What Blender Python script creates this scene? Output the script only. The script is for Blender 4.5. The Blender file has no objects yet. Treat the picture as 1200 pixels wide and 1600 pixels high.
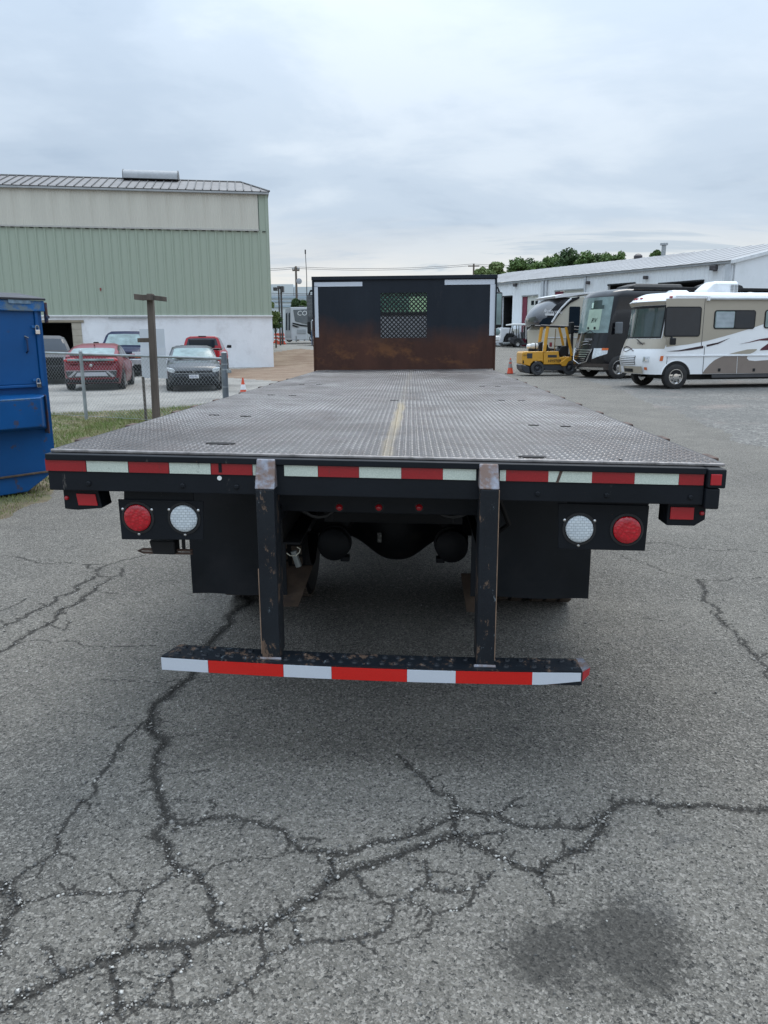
import bpy, bmesh, math, random
import numpy as np
from mathutils import Vector, Matrix
random.seed(7); RNG = np.random.default_rng(11)
S = bpy.context.scene
COL = S.collection
R = math.radians
# ------------------------------------------------------------------ camera
CAM = np.array([0.088, -2.8, 1.62]); FPX = 1202.0; PITCH = R(12.6); YAW = R(2.0); ROLL = R(0.3)
_f = np.array([-math.sin(YAW)*math.cos(PITCH), math.cos(YAW)*math.cos(PITCH), -math.sin(PITCH)])
_r0 = np.array([math.cos(YAW), math.sin(YAW), 0.0]); _u0 = np.cross(_r0, _f)
_r = _r0*math.cos(ROLL) - _u0*math.sin(ROLL); _u = _u0*math.cos(ROLL) + _r0*math.sin(ROLL)
cd = bpy.data.cameras.new('camera'); cam = bpy.data.objects.new('camera', cd); COL.objects.link(cam)
cam.matrix_world = Matrix(((_r[0], _u[0], -_f[0], CAM[0]), (_r[1], _u[1], -_f[1], CAM[1]), (_r[2], _u[2], -_f[2], CAM[2]), (0, 0, 0, 1)))
cd.sensor_width = 36; cd.lens = FPX/1600*36; cd.clip_start = .05; cd.clip_end = 3000
S.camera = cam
# ------------------------------------------------------------------ sky, sun, exposure
SUN_EL, SUN_AZ = R(58), R(20)
W = bpy.data.worlds.new('World'); S.world = W; W.use_nodes = True
def world():
    nt = W.node_tree; nt.nodes.clear(); N = nt.nodes.new; L = nt.links.new
    out = N('ShaderNodeOutputWorld'); bg = N('ShaderNodeBackground'); L(bg.outputs[0], out.inputs[0])
    sky = N('ShaderNodeTexSky'); sky.sky_type = 'NISHITA'; sky.sun_disc = False
    sky.sun_elevation = SUN_EL; sky.sun_rotation = SUN_AZ
    tc = N('ShaderNodeTexCoord'); sep = N('ShaderNodeSeparateXYZ'); L(tc.outputs['Generated'], sep.inputs[0])
    def math_(op, a, b=None, clamp=False):
        m = N('ShaderNodeMath'); m.operation = op; m.use_clamp = clamp
        for i, v in enumerate((a, b)):
            if v is None: continue
            if isinstance(v, (int, float)): m.inputs[i].default_value = v
            else: L(v, m.inputs[i])
        return m.outputs[0]
    zc = math_('MAXIMUM', sep.outputs[2], 0.0)
    den = math_('ADD', zc, 0.14)
    u = math_('DIVIDE', sep.outputs[0], den); v = math_('DIVIDE', sep.outputs[1], den)
    cb = N('ShaderNodeCombineXYZ'); L(u, cb.inputs[0]); L(v, cb.inputs[1]); cb.inputs[2].default_value = 3.3
    def noise(scale, det, rough, dist=0.0, off=(0, 0, 0), sxy=(1, 1, 1)):
        mp = N('ShaderNodeMapping'); L(cb.outputs[0], mp.inputs[0]); mp.inputs['Location'].default_value = off; mp.inputs['Scale'].default_value = sxy
        n = N('ShaderNodeTexNoise'); L(mp.outputs[0], n.inputs['Vector'])
        n.inputs['Scale'].default_value = scale; n.inputs['Detail'].default_value = det; n.inputs['Roughness'].default_value = rough; n.inputs['Distortion'].default_value = dist
        return n.outputs[0]
    def ramp(fac, stops):
        r = N('ShaderNodeValToRGB'); L(fac, r.inputs[0]); r.color_ramp.interpolation = 'EASE'
        e = r.color_ramp.elements
        while len(e) < len(stops): e.new(0.5)
        for k, (p, c) in enumerate(stops): e[k].position = p; e[k].color = (*c, 1)
        return r.outputs[0]
    n1 = noise(0.42, 7, .56, .35, (1.3, .4, 0), (1, .8, 1))
    n2 = noise(1.5, 6, .55, .3, (5.1, 2.2, 0), (.8, 1, 1))
    n3 = noise(0.9, 6, .6, .5, (9, 1, 0), (.5, 1.3, 1))
    nn = math_('ADD', math_('MULTIPLY', n1, .62), math_('MULTIPLY', n2, .38))
    cloud = ramp(nn, [(0.38, (.37, .46, .575)), (0.46, (.44, .53, .64)), (0.54, (.51, .60, .705)), (0.64, (.62, .70, .785))])
    # bright creamy band close to the horizon, broken by grey-blue scud
    el = math_('ADD', sep.outputs[2], math_('MULTIPLY', math_('SUBTRACT', n3, .5), .26))
    mr = N('ShaderNodeMapRange'); mr.interpolation_type = 'SMOOTHSTEP'
    L(el, mr.inputs[0]); mr.inputs[1].default_value = .04; mr.inputs[2].default_value = .16; mr.inputs[3].default_value = 1; mr.inputs[4].default_value = 0
    warm = ramp(n3, [(0.36, (.50, .57, .64)), (0.43, (.78, .79, .78)), (0.54, (.99, .93, .84))])
    mx = N('ShaderNodeMix'); mx.data_type = 'RGBA'; L(math_('MULTIPLY', mr.outputs[0], .9), mx.inputs[0]); L(cloud, mx.inputs[6]); L(warm, mx.inputs[7])
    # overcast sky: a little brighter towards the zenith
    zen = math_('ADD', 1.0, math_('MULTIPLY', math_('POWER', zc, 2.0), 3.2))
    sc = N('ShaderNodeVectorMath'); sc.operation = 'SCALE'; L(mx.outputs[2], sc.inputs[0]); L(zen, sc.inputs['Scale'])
    # nishita shows faintly through
    s2 = N('ShaderNodeVectorMath'); s2.operation = 'SCALE'; L(sky.outputs[0], s2.inputs[0]); s2.inputs['Scale'].default_value = 1.0
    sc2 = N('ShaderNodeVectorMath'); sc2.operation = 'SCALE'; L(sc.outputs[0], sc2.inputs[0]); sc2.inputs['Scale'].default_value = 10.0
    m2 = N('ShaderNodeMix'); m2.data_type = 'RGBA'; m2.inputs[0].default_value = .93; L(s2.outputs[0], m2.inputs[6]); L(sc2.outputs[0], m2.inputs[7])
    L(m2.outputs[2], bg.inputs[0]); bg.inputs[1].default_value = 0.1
world()
sl = bpy.data.lights.new('sun', 'SUN'); sl.energy = 1.5; sl.angle = R(35); sl.color = (1, .94, .85)
so = bpy.data.objects.new('sun', sl); COL.objects.link(so)
sd = Vector((math.sin(SUN_AZ)*math.cos(SUN_EL), math.cos(SUN_AZ)*math.cos(SUN_EL), math.sin(SUN_EL)))
so.rotation_euler = sd.to_track_quat('Z', 'Y').to_euler()
S.view_settings.view_transform = 'Standard'; S.view_settings.look = 'None'; S.view_settings.exposure = 0.12; S.view_settings.gamma = 1
S.view_settings.use_curve_mapping = False
S.render.engine = 'CYCLES'
# ------------------------------------------------------------------ pixel geometry helpers (photo 1200 x 1600)
def ray(px, py): return _f + _r*((px-600)/FPX) + _u*((800-py)/FPX)
GT = ([-50, 24, 30, 38, 47, 53, 60, 80, 100, 3000], [0, 0, .0, .03, .06, .40, .90, 1.4, 1.6, 1.6])
def g(y): return np.interp(np.asarray(y)+2.8, *GT)
def at_z(px, py, z):
    d = ray(px, py); return CAM + d*((z-CAM[2])/d[2])
def at_y(px, py, y):
    d = ray(px, py); return CAM + d*((y-CAM[1])/d[1])
def at_depth(px, py, dep): return CAM + ray(px, py)*dep
def at_g(px, py):
    d = ray(px, py); t = 1.0
    while t < 2500:
        p = CAM + d*t
        if p[2] <= g(p[1]): return p
        t *= 1.002
    return p
def hpt(px, dist, py=531.):
    """point of the ground below pixel column px at horizontal distance dist"""
    d = ray(px, py); h = math.hypot(d[0], d[1]); p = CAM + d*(dist/h); return np.array([p[0], p[1], float(g(p[1]))])
def z_of(P, py):
    v = np.array([P[0]-CAM[0], P[1]-CAM[1], 0-CAM[2]]); k = (py-800)/FPX
    # (v+z e).u + k (v+z e).f = 0
    return -(v@_u + k*(v@_f))/(_u[2] + k*_f[2])
class Face:
    """vertical plane through P with direction ang; local frame = (along, -towards viewer, up)"""
    def __init__(s, P, ang): s.P = np.array(P, float); s.a = ang; s.e = np.array([math.cos(ang), math.sin(ang), 0]); s.n = np.array([math.sin(ang), -math.cos(ang), 0])
    def uv(s, px, py, off=0.0):
        d = ray(px, py); t = ((s.P + s.n*off - CAM)@s.n)/(d@s.n); p = CAM + d*t
        return float((p-s.P)@s.e), float(p[2]-s.P[2])
# ------------------------------------------------------------------ materials
MATS = {}
def srgb(r, g_, b):
    return tuple(((c/255)/12.92 if c/255 <= .04045 else ((c/255+.055)/1.055)**2.4) for c in (r, g_, b))
class NT:
    def __init__(s, name):
        s.m = bpy.data.materials.new(name); s.m.use_nodes = True; s.t = s.m.node_tree; s.t.nodes.clear()
        s.out = s.N('ShaderNodeOutputMaterial'); s.b = s.N('ShaderNodeBsdfPrincipled'); s.L(s.b.outputs[0], s.out.inputs[0])
        s.tc = s.N('ShaderNodeTexCoord')
    def N(s, t): return s.t.nodes.new(t)
    def L(s, a, b): s.t.links.new(a, b)
    def set(s, name, v):
        i = s.b.inputs[name]
        if isinstance(v, (int, float)): i.default_value = v
        elif isinstance(v, tuple): i.default_value = (*v, 1) if len(v) == 3 else v
        else: s.L(v, i)
    def vec(s, scale=(1, 1, 1), loc=(0, 0, 0), src='Object'):
        mp = s.N('ShaderNodeMapping'); s.L(s.tc.outputs[src], mp.inputs[0]); mp.inputs['Scale'].default_value = scale; mp.inputs['Location'].default_value = loc
        return mp.outputs[0]
    def noise(s, sc, det=5, rough=.55, vec=None, dist=0):
        n = s.N('ShaderNodeTexNoise'); s.L(vec or s.tc.outputs['Object'], n.inputs['Vector'])
        n.inputs['Scale'].default_value = sc; n.inputs['Detail'].default_value = det; n.inputs['Roughness'].default_value = rough; n.inputs['Distortion'].default_value = dist
        return n.outputs[0]
    def voro(s, sc, out='Color', vec=None, feat='F1'):
        n = s.N('ShaderNodeTexVoronoi'); n.feature = feat; s.L(vec or s.tc.outputs['Object'], n.inputs['Vector']); n.inputs['Scale'].default_value = sc
        return n.outputs[out]
    def ramp(s, fac, stops, interp='LINEAR'):
        r = s.N('ShaderNodeValToRGB'); s.L(fac, r.inputs[0]); e = r.color_ramp.elements; r.color_ramp.interpolation = interp
        while len(e) < len(stops): e.new(.5)
        for k, (p, c) in enumerate(stops):
            e[k].position = p; e[k].color = (c, c, c, 1) if isinstance(c, (int, float)) else (*c, 1)
        return r.outputs[0]
    def mix(s, f, a, b, mode='MIX'):
        m = s.N('ShaderNodeMix'); m.data_type = 'RGBA'; m.blend_type = mode
        for i, v in ((0, f), (6, a), (7, b)):
            if isinstance(v, (int, float)): m.inputs[i].default_value = v
            elif isinstance(v, tuple): m.inputs[i].default_value = (*v, 1)
            else: s.L(v, m.inputs[i])
        return m.outputs[2]
    def math(s, op, a, b=None, clamp=False):
        m = s.N('ShaderNodeMath'); m.operation = op; m.use_clamp = clamp
        for i, v in enumerate((a, b)):
            if v is None: continue
            if isinstance(v, (int, float)): m.inputs[i].default_value = v
            else: s.L(v, m.inputs[i])
        return m.outputs[0]
    def sep(s, src='Object'):
        n = s.N('ShaderNodeSeparateXYZ'); s.L(s.tc.outputs[src], n.inputs[0]); return n.outputs
    def attr(s, name):
        n = s.N('ShaderNodeAttribute'); n.attribute_name = name; return n.outputs['Fac']
    def bump(s, h, dist, strength=1.0):
        b = s.N('ShaderNodeBump'); s.L(h, b.inputs['Height']); b.inputs['Distance'].default_value = dist; b.inputs['Strength'].default_value = strength
        s.L(b.outputs[0], s.b.inputs['Normal'])
def mat(name, col, rough=.5, metal=0., var=.12, sc=3., dirt=None, dsc=3., dth=(.52, .68), damt=.7, bump=0., bsc=80., coat=0., stretch=(1, 1, 1), spec=.5, emis=None):
    if name in MATS: return MATS[name]
    s = NT(name)
    v = s.vec(stretch)
    n = s.noise(sc, 6, .6, v)
    c = s.mix(s.ramp(n, [(.3, 0.), (.7, 1.)]), tuple(x*(1-var) for x in col), tuple(min(1, x*(1+var)) for x in col))
    if dirt is not None:
        f = s.ramp(s.noise(dsc, 8, .65, s.vec(stretch, (3, 5, 7))), [(dth[0], 0.), (dth[1], damt)])
        c = s.mix(f, c, dirt)
        rr = s.mix(f, (rough,)*3, (min(1, rough+.3),)*3); s.set('Roughness', rr)
    else:
        s.set('Roughness', s.ramp(s.noise(sc*2.3, 4, .6), [(.3, max(.02, rough*.85)), (.7, min(1, rough*1.15))]))
    s.set('Base Color', c); s.set('Metallic', metal); s.set('Coat Weight', coat); s.set('Specular IOR Level', spec)
    if coat: s.set('Coat Roughness', .06)
    if bump: s.bump(s.noise(bsc, 4, .6), bump)
    MATS[name] = s.m; return s.m
# ------------------------------------------------------------------ mesh building
class MB:
    def __init__(s): s.v = []; s.f = []
    def add(s, vs, fs):
        o = len(s.v); s.v += [tuple(map(float, v)) for v in vs]; s.f += [tuple(o+i for i in f) for f in fs]; return s
    def box(s, x0, x1, y0, y1, z0, z1):
        x0, x1 = min(x0, x1), max(x0, x1); y0, y1 = min(y0, y1), max(y0, y1); z0, z1 = min(z0, z1), max(z0, z1)
        return s.add([(x0, y0, z0), (x1, y0, z0), (x1, y1, z0), (x0, y1, z0), (x0, y0, z1), (x1, y0, z1), (x1, y1, z1), (x0, y1, z1)],
                     [(0, 3, 2, 1), (4, 5, 6, 7), (0, 1, 5, 4), (1, 2, 6, 5), (2, 3, 7, 6), (3, 0, 4, 7)])
    def prism(s, poly, axis, a0, a1):
        """poly in the two other axes (order x,y,z without axis)"""
        n = len(poly); vs = []
        for a in (a0, a1):
            for p, q in poly:
                vs.append({'x': (a, p, q), 'y': (p, a, q), 'z': (p, q, a)}[axis])
        fs = [tuple(range(n))[::-1], tuple(range(n, 2*n))] + [(i, (i+1) % n, n+(i+1) % n, n+i) for i in range(n)]
        s.add(vs, fs); return s
    def loft(s, secs, closed=True, cap=True):
        n = len(secs[0]); vs = [p for q in secs for p in q]; fs = []
        m = n if closed else n-1
        for k in range(len(secs)-1):
            for i in range(m): fs.append((k*n+i, k*n+(i+1) % n, (k+1)*n+(i+1) % n, (k+1)*n+i))
        if cap and closed: fs += [tuple(range(n))[::-1], tuple((len(secs)-1)*n+i for i in range(n))]
        return s.add(vs, fs)
    def tube(s, pts, r, n=8, cap=True):
        pts = [Vector(p) for p in pts]; secs = []
        rs = r if isinstance(r, (list, tuple)) else [r]*len(pts)
        up = Vector((0, 0, 1)); prev = None
        for i, p in enumerate(pts):
            d = (pts[min(i+1, len(pts)-1)]-pts[max(i-1, 0)]).normalized()
            a = prev if prev is not None else (up if abs(d.z) < .9 else Vector((1, 0, 0)))
            b = d.cross(a).normalized(); a = b.cross(d).normalized(); prev = a
            secs.append([tuple(p + (a*math.cos(t)+b*math.sin(t))*rs[i]) for t in (2*math.pi*k/n for k in range(n))])
        return s.loft(secs, True, cap)
    def disc(s, c, r, axis='y', h=.01, n=24, r2=None):
        """short cylinder centred c, thickness h along axis"""
        ax = {'x': Vector((1, 0, 0)), 'y': Vector((0, 1, 0)), 'z': Vector((0, 0, 1))}[axis]; c = Vector(c)
        return s.tube([c-ax*h/2, c+ax*h/2], [r if r2 is None else r2, r], n)
    def lathe(s, c, prof, axis='x', n=28):
        """prof: list of (a, r) along axis"""
        ax = {'x': Vector((1, 0, 0)), 'y': Vector((0, 1, 0)), 'z': Vector((0, 0, 1))}[axis]
        u = Vector((0, 0, 1)) if axis != 'z' else Vector((1, 0, 0)); w = ax.cross(u); c = Vector(c)
        secs = [[tuple(c+ax*a+(u*math.cos(t)+w*math.sin(t))*r) for t in (2*math.pi*k/n for k in range(n))] for a, r in prof]
        return s.loft(secs, True, True)
    def ring(s, c, prof, axis='x', n=28):
        o = len(s.v); f0 = len(s.f); s.lathe(c, list(prof)+[prof[0]], axis, n); s.f = [f for f in s.f[:f0]]+[f for f in s.f[f0:] if len(f) == 4]; return s
    def quad(s, a, b, c, d): return s.add([a, b, c, d], [(0, 1, 2, 3)])
    def poly(s, pts): return s.add(pts, [tuple(range(len(pts)))])
    def xf(s, M_):
        s.v = [tuple(M_ @ Vector(v)) for v in s.v]; return s
    def mesh(s, name):
        m = bpy.data.meshes.new(name); m.from_pydata(s.v, [], s.f); m.validate()
        bm = bmesh.new(); bm.from_mesh(m); bmesh.ops.recalc_face_normals(bm, faces=bm.faces); bm.to_mesh(m); bm.free(); return m
    def build(s, name, material, parent=None, bevel=0, smooth=False, warp=None, segs=2, loc=None, rot=None, keep=False):
        if warp: s.v = [warp(v) for v in s.v]
        if keep:
            m = bpy.data.meshes.new(name); m.from_pydata(s.v, [], s.f); m.update()
        else: m = s.mesh(name)
        m.materials.append(material); o = bpy.data.objects.new(name, m); COL.objects.link(o)
        if parent is not None: o.parent = parent
        if loc is not None: o.location = loc
        if rot is not None: o.rotation_euler = rot
        if smooth:
            a = R(38) if smooth is True else R(smooth)
            m.polygons.foreach_set('use_smooth', [True]*len(m.polygons)); m.set_sharp_from_angle(angle=a)
        if bevel:
            b = o.modifiers.new('bevel', 'BEVEL'); b.width = bevel; b.segments = segs; b.limit_method = 'ANGLE'; b.angle_limit = R(40); b.harden_normals = False
        return o
def np_mesh(name, V, F, material, parent=None, smooth=False, attrs=None, kind=None):
    """V (n,3), F (m,k) numpy"""
    m = bpy.data.meshes.new(name); m.vertices.add(len(V)); m.vertices.foreach_set('co', np.asarray(V, np.float32).ravel())
    k = F.shape[1]; m.loops.add(F.size); m.loops.foreach_set('vertex_index', F.astype(np.int32).ravel())
    m.polygons.add(len(F)); m.polygons.foreach_set('loop_start', np.arange(0, F.size, k, dtype=np.int32))
    if smooth: m.polygons.foreach_set('use_smooth', np.ones(len(F), bool))
    m.update(calc_edges=True)
    for nme, arr in (attrs or {}).items():
        a = m.attributes.new(nme, 'FLOAT', 'POINT'); a.data.foreach_set('value', np.asarray(arr, np.float32))
    m.materials.append(material); o = bpy.data.objects.new(name, m); COL.objects.link(o)
    if parent: o.parent = parent
    if kind: o['kind'] = kind
    return o
def thing(name, label, cat, loc=(0, 0, 0), rz=0., group=None, scale=1.):
    o = bpy.data.objects.new(name, None); COL.objects.link(o); o.location = tuple(map(float, loc)); o.rotation_euler = (0, 0, rz); o.scale = (scale,)*3
    o.empty_display_size = .2; o['label'] = label; o['category'] = cat
    if group: o['group'] = group
    return o
def tag(o, label, cat, group=None):
    o['label'] = label; o['category'] = cat
    if group: o['group'] = group
    return o
def piece(src, parent=None, loc=None, rot=None, scale=None):
    c = src.copy(); COL.objects.link(c)
    if parent is not None: c.parent = parent
    if loc is not None: c.location = loc
    if rot is not None: c.rotation_euler = rot
    if scale is not None: c.scale = scale
    return c
def text(name, body, size, material, parent, M_, shear=0., extrude=.001, warp=None, align='LEFT', bold=0.):
    cu = bpy.data.curves.new('t', 'FONT'); cu.body = body; cu.size = size; cu.extrude = extrude; cu.shear = shear; cu.align_x = align; cu.offset = bold; cu.resolution_u = 2
    t = bpy.data.objects.new('t', cu); COL.objects.link(t)
    m = bpy.data.meshes.new_from_object(t); bpy.data.objects.remove(t); bpy.data.curves.remove(cu)
    m.name = name; m.transform(M_)
    if warp:
        for v in m.vertices: v.co = warp(tuple(v.co))
    m.materials.clear(); m.materials.append(material)
    o = bpy.data.objects.new(name, m); COL.objects.link(o); o.parent = parent; return o
# front-facing (-Y) text matrix: x right, z up
def TM(x, y, z): return Matrix.Translation((x, y, z)) @ Matrix.Rotation(R(90), 4, 'X')
# shared materials
RUBBER = mat('rubber', (.018, .018, .019), .75, var=.25, dirt=(.07, .06, .05), dsc=6, damt=.45)
CHROME = mat('chrome', (.6, .6, .6), .15, 1.0, var=.05)
GLASS = mat('tinted_glass', (.014, .022, .032), .05, var=.1, spec=.4)
PALEGLASS = mat('pale_window_glass', (.20, .27, .27), .12, var=.3, spec=.35)
GREENGLASS = mat('green_window_glass', (.035, .055, .055), .05, var=.5, sc=1.2, spec=.7)
BLACKPL = mat('black_plastic', (.012, .013, .015), .5, var=.2, spec=.3)
WHITEPAINT = mat('white_paint', (.78, .79, .79), .3, var=.03, coat=.3)
REDLENS = mat('red_lens', (.42, .012, .02), .22, var=.12, coat=.5)
ORANGELENS = mat('amber_lens', (.6, .13, .03), .25, var=.1)
CLEARLENS = mat('clear_lens', (.62, .66, .68), .12, .2, var=.2, sc=14)
STEEL = mat('galvanised_steel', (.33, .35, .36), .45, .55, var=.2, sc=9)
RIM = mat('wheel_alloy', (.45, .46, .47), .3, .8, var=.1)
# ------------------------------------------------------------------ ground
CR = [ # (width px, [(px,py)...]) cracks of the asphalt, traced on the ground
(11, [(388,925),(360,965),(340,990),(322,1018),(290,1065),(265,1090),(240,1115),(233,1140)]),
(4, [(233,1128),(215,1142),(185,1170),(172,1195),(152,1220),(125,1255),(102,1285),(90,1310),(87,1337),(50,1355),(20,1375),(0,1390),(-40,1410)]),
(10, [(236,1120),(242,1145),(247,1175),(247,1225),(255,1260),(262,1285),(262,1325),(272,1350),(287,1360)]),
(8, [(287,1360),(310,1365),(325,1385),(335,1410),(345,1450)]),
(4, [(287,1360),(265,1370),(225,1392),(190,1395),(125,1397),(65,1405),(30,1410),(0,1388)]),
(6, [(225,1392),(215,1420),(205,1445),(200,1478)]),
(12, [(-60,1610),(0,1580),(30,1560),(65,1542),(105,1525),(150,1502),(185,1492),(225,1482),(280,1475),(340,1460),(400,1452),(435,1435),(470,1410),(510,1382),(550,1360),(600,1344),(630,1332),(675,1317),(715,1305)]),
(7, [(270,1300),(285,1290),(320,1280),(350,1277),(390,1285),(440,1297),(455,1315),(472,1330)]),
(9, [(472,1330),(510,1330),(552,1330),(600,1316),(630,1310),(660,1300),(700,1280),(717,1267)]),
(3, [(320,1365),(355,1347),(395,1340),(460,1332)]),
(8, [(510,1330),(520,1355),(510,1378)]),
(5, [(717,1267),(700,1242),(675,1235),(662,1215),(647,1205),(620,1178)]),
(8, [(717,1267),(765,1272),(800,1287),(850,1294),(900,1295),(930,1285),(950,1270),(980,1252),(1015,1255),(1040,1262),(1065,1257),(1125,1260),(1200,1264),(1330,1272)]),
(9, [(717,1267),(715,1305),(740,1322),(770,1332),(800,1347),(845,1367)]),
(9, [(845,1367),(855,1352),(890,1332),(925,1315),(935,1300),(945,1280)]),
(4, [(845,1367),(852,1390),(865,1412)]),(5, [(715,1305),(765,1302),(790,1300)]),(4, [(770,1275),(790,1260),(827,1257)]),
(5, [(665,1345),(667,1380),(690,1392),(715,1395),(750,1385),(772,1362)]),(3, [(667,1360),(710,1367)]),
(4, [(600,1412),(640,1405),(667,1383)]),(4, [(640,1410),(660,1415),(675,1430),(720,1420),(742,1390)]),(3, [(675,1430),(670,1455),(645,1467),(600,1475)]),
(4, [(612,1418),(600,1455)]),(3, [(485,1410),(540,1405),(600,1410)]),(5, [(550,1362),(565,1385),(580,1405)]),
(5, [(435,1430),(460,1440),(470,1470),(445,1485),(415,1495),(400,1525),(370,1542),(345,1560),(300,1572),(240,1572),(200,1570)]),
(6, [(400,1453),(415,1487)]),(5, [(470,1475),(535,1470),(600,1455)]),
(7, [(287,1478),(295,1505),(265,1525),(240,1540),(230,1560),(185,1575),(150,1602)]),(7, [(175,1498),(187,1535),(182,1575)]),
(8, [(0,1380),(25,1400),(32,1415),(5,1440),(0,1482),(-20,1530)]),(4, [(65,1480),(75,1500),(100,1517)]),(3, [(430,1400),(440,1430)]),
(2.4, [(250,1155),(310,1150)]),(2.4, [(255,1212),(325,1205)]),(2.6, [(265,1255),(330,1250),(327,1280)]),(2.4, [(172,1140),(215,1137)]),
(2.2, [(-30,866),(0,867),(30,871),(45,875),(62,880),(135,881),(162,880)]),(2.6, [(150,892),(170,881),(190,875),(217,870),(240,862)]),
(3, [(137,882),(150,892),(155,900),(190,900),(191,887)]),
(4, [(147,900),(127,912),(120,922),(95,930),(85,940),(60,952),(30,967),(0,982),(-40,1000)]),
(4.6, [(172,904),(152,915),(142,927),(110,947),(92,954),(80,972),(55,984),(37,995),(22,1007),(0,1019),(-30,1030)]),
(2, [(142,925),(185,926)]),(2.2, [(75,975),(100,984),(107,970)]),(1.8, [(25,1007),(62,1000),(117,1001),(130,1010),(202,1010),(250,1012)]),
(2.2, [(0,955),(15,950),(37,937)]),(2, [(160,1062),(217,1067),(275,1062),(330,1066)]),
(2.2, [(1000,848),(1044,851),(1119,861),(1150,858),(1200,863),(1260,866)]),
(2.2, [(956,863),(994,877),(1031,891),(1059,899),(1091,905),(1128,907),(1169,903),(1260,900)]),
(4, [(1091,907),(1103,925),(1100,938),(1119,960),(1131,975),(1150,994),(1169,1013),(1200,1047),(1250,1095)]),
(1.8, [(1000,965),(1019,966),(1044,972)]),
]
def jitter(pts, lev):
    pts = [np.array(p) for p in pts]
    for _ in range(lev):
        q = [pts[0]]
        for a, b in zip(pts[:-1], pts[1:]):
            d = b-a; n = np.array([-d[1], d[0]]); q += [(a+b)/2 + n*RNG.normal(0, .11), b]
        pts = q
    return pts
def gpoly(pxs): return np.array([at_g(*p)[:2] for p in pxs])
def inpoly(X, Y, P):
    r = np.zeros(X.shape, bool); n = len(P)
    for i in range(n):
        (x1, y1), (x2, y2) = P[i], P[(i+1) % n]
        if y1 == y2: continue
        c = ((y1 > Y) != (y2 > Y)) & (X < (x2-x1)*(Y-y1)/(y2-y1)+x1); r ^= c
    return r
def ground():
    d = [0.75]
    while d[-1] < 9: d.append(d[-1]*1.0048)
    while d[-1] < 900: d.append(d[-1]*1.0135)
    d = np.array(d)
    ud = np.linspace(-.60, .60, 600)
    us = np.array([.66, .75, .9, 1.2, 1.6, 2.2, 3.2, 5.]); u = np.concatenate([-us[::-1], ud, us])
    nr, nc = len(d), len(u)
    X = CAM[0] - .02*d[:, None] + u[None, :]*(d[:, None]+.45); Y = np.broadcast_to((d-2.8)[:, None], X.shape).copy()
    Z = g(Y).astype(float)
    # broad unevenness
    def vn(X, Y, s, sd):
        a = np.sin(X*s+sd)*np.cos(Y*s*1.3+sd*2)+np.sin((X+Y)*s*.7+sd*3)*.6+np.cos((X*1.7-Y)*s*.45+sd)*.5; return a/2.1
    crack = np.zeros_like(X); depth = np.zeros_like(X)
    jobs = []
    for w, pts in CR:
        jobs.append((w, pts))
        if w < 3.5: continue
        for (a, b) in zip(pts[:-1], pts[1:]):          # small side branches
            for _ in range(2 if w > 6 else 1):
                if RNG.uniform() < .72:
                    t = RNG.uniform(); q = (a[0]*(1-t)+b[0]*t, a[1]*(1-t)+b[1]*t); an = math.atan2(b[1]-a[1], b[0]-a[0])+RNG.choice([-1, 1])*RNG.uniform(.6, 1.5); L = RNG.uniform(10, 55)*max(.35, (q[1]-800)/600)
                    m1 = (q[0]+math.cos(an)*L*.5, q[1]+math.sin(an)*L*.32); an += RNG.normal(0, .5); jobs.append((RNG.uniform(1.6, 3.2), [q, m1, (m1[0]+math.cos(an)*L*.5, m1[1]+math.sin(an)*L*.32)]))
    for w, pts in jobs:
        P = jitter([at_z(a, b, 0)[:2] for a, b in pts], 5 if w > 3 else 4)
        ww = 1.0
        for a, b in zip(P[:-1], P[1:]):
            ww = .80*ww + .20*RNG.uniform(.1, 1.9)
            dist = math.hypot(a[0]-CAM[0], a[1]-CAM[1]); rad = w*ww*dist*1.1/FPX*.42
            band = rad*3.6+.01
            y0, y1 = min(a[1], b[1])-band, max(a[1], b[1])+band
            i0, i1 = np.searchsorted(d-2.8, y0), np.searchsorted(d-2.8, y1)
            if i1 <= i0: continue
            xs, ys = X[i0:i1], Y[i0:i1]; L = (b-a)@(b-a)+1e-9
            t = np.clip(((xs-a[0])*(b[0]-a[0])+(ys-a[1])*(b[1]-a[1]))/L, 0, 1)
            q = np.hypot(xs-(a[0]+t*(b[0]-a[0])), ys-(a[1]+t*(b[1]-a[1])))
            m = np.clip(1-q/(rad*3.4+.002), 0, 1); crack[i0:i1] = np.maximum(crack[i0:i1], m)
            dm = np.clip(1-q/(rad*1.1), 0, 1)*min(.012, rad*.9); depth[i0:i1] = np.maximum(depth[i0:i1], dm)
    Z = Z - depth + np.where(d[:, None] < 20, .006*vn(X, Y, 1.7, 1.)+.003*vn(X, Y, 4.1, 4.), 0)*np.clip((d[:, None]-1)/2, 0, 1)
    # stains: oil patch near the camera
    def blob(px, py, rx, ry, sd):
        c = at_z(px, py, 0); e = at_z(px+rx, py, 0); f = at_z(px, py-ry, 0); ax, ay = e[0]-c[0], f[1]-c[1]
        q = np.hypot((X-c[0])/ax, (Y-c[1])/ay) + .22*vn(X, Y, 14, sd); return np.clip(1.25-q, 0, 1)
    stain = np.maximum.reduce([blob(985, 1468, 120, 80, 1), .85*blob(860, 1480, 130, 85, 2), .6*blob(950, 1550, 150, 60, 3)])
    def vnl(X, Y): return .18*vn(X, Y, 2.3, 1.)+.1*vn(X, Y, 6.1, 2.)+.05*vn(X, Y, 15., 3.)
    Xw, Yw = X + vnl(X, Y), Y + vnl(Y+5, X)
    grass = np.concatenate([gpoly([(-700, 1010), (0, 812), (60, 782), (100, 752), (185, 700), (330, 655)]), gpoly([(400, 640), (330, 633), (235, 640), (78, 646), (-700, 660)])])
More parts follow.
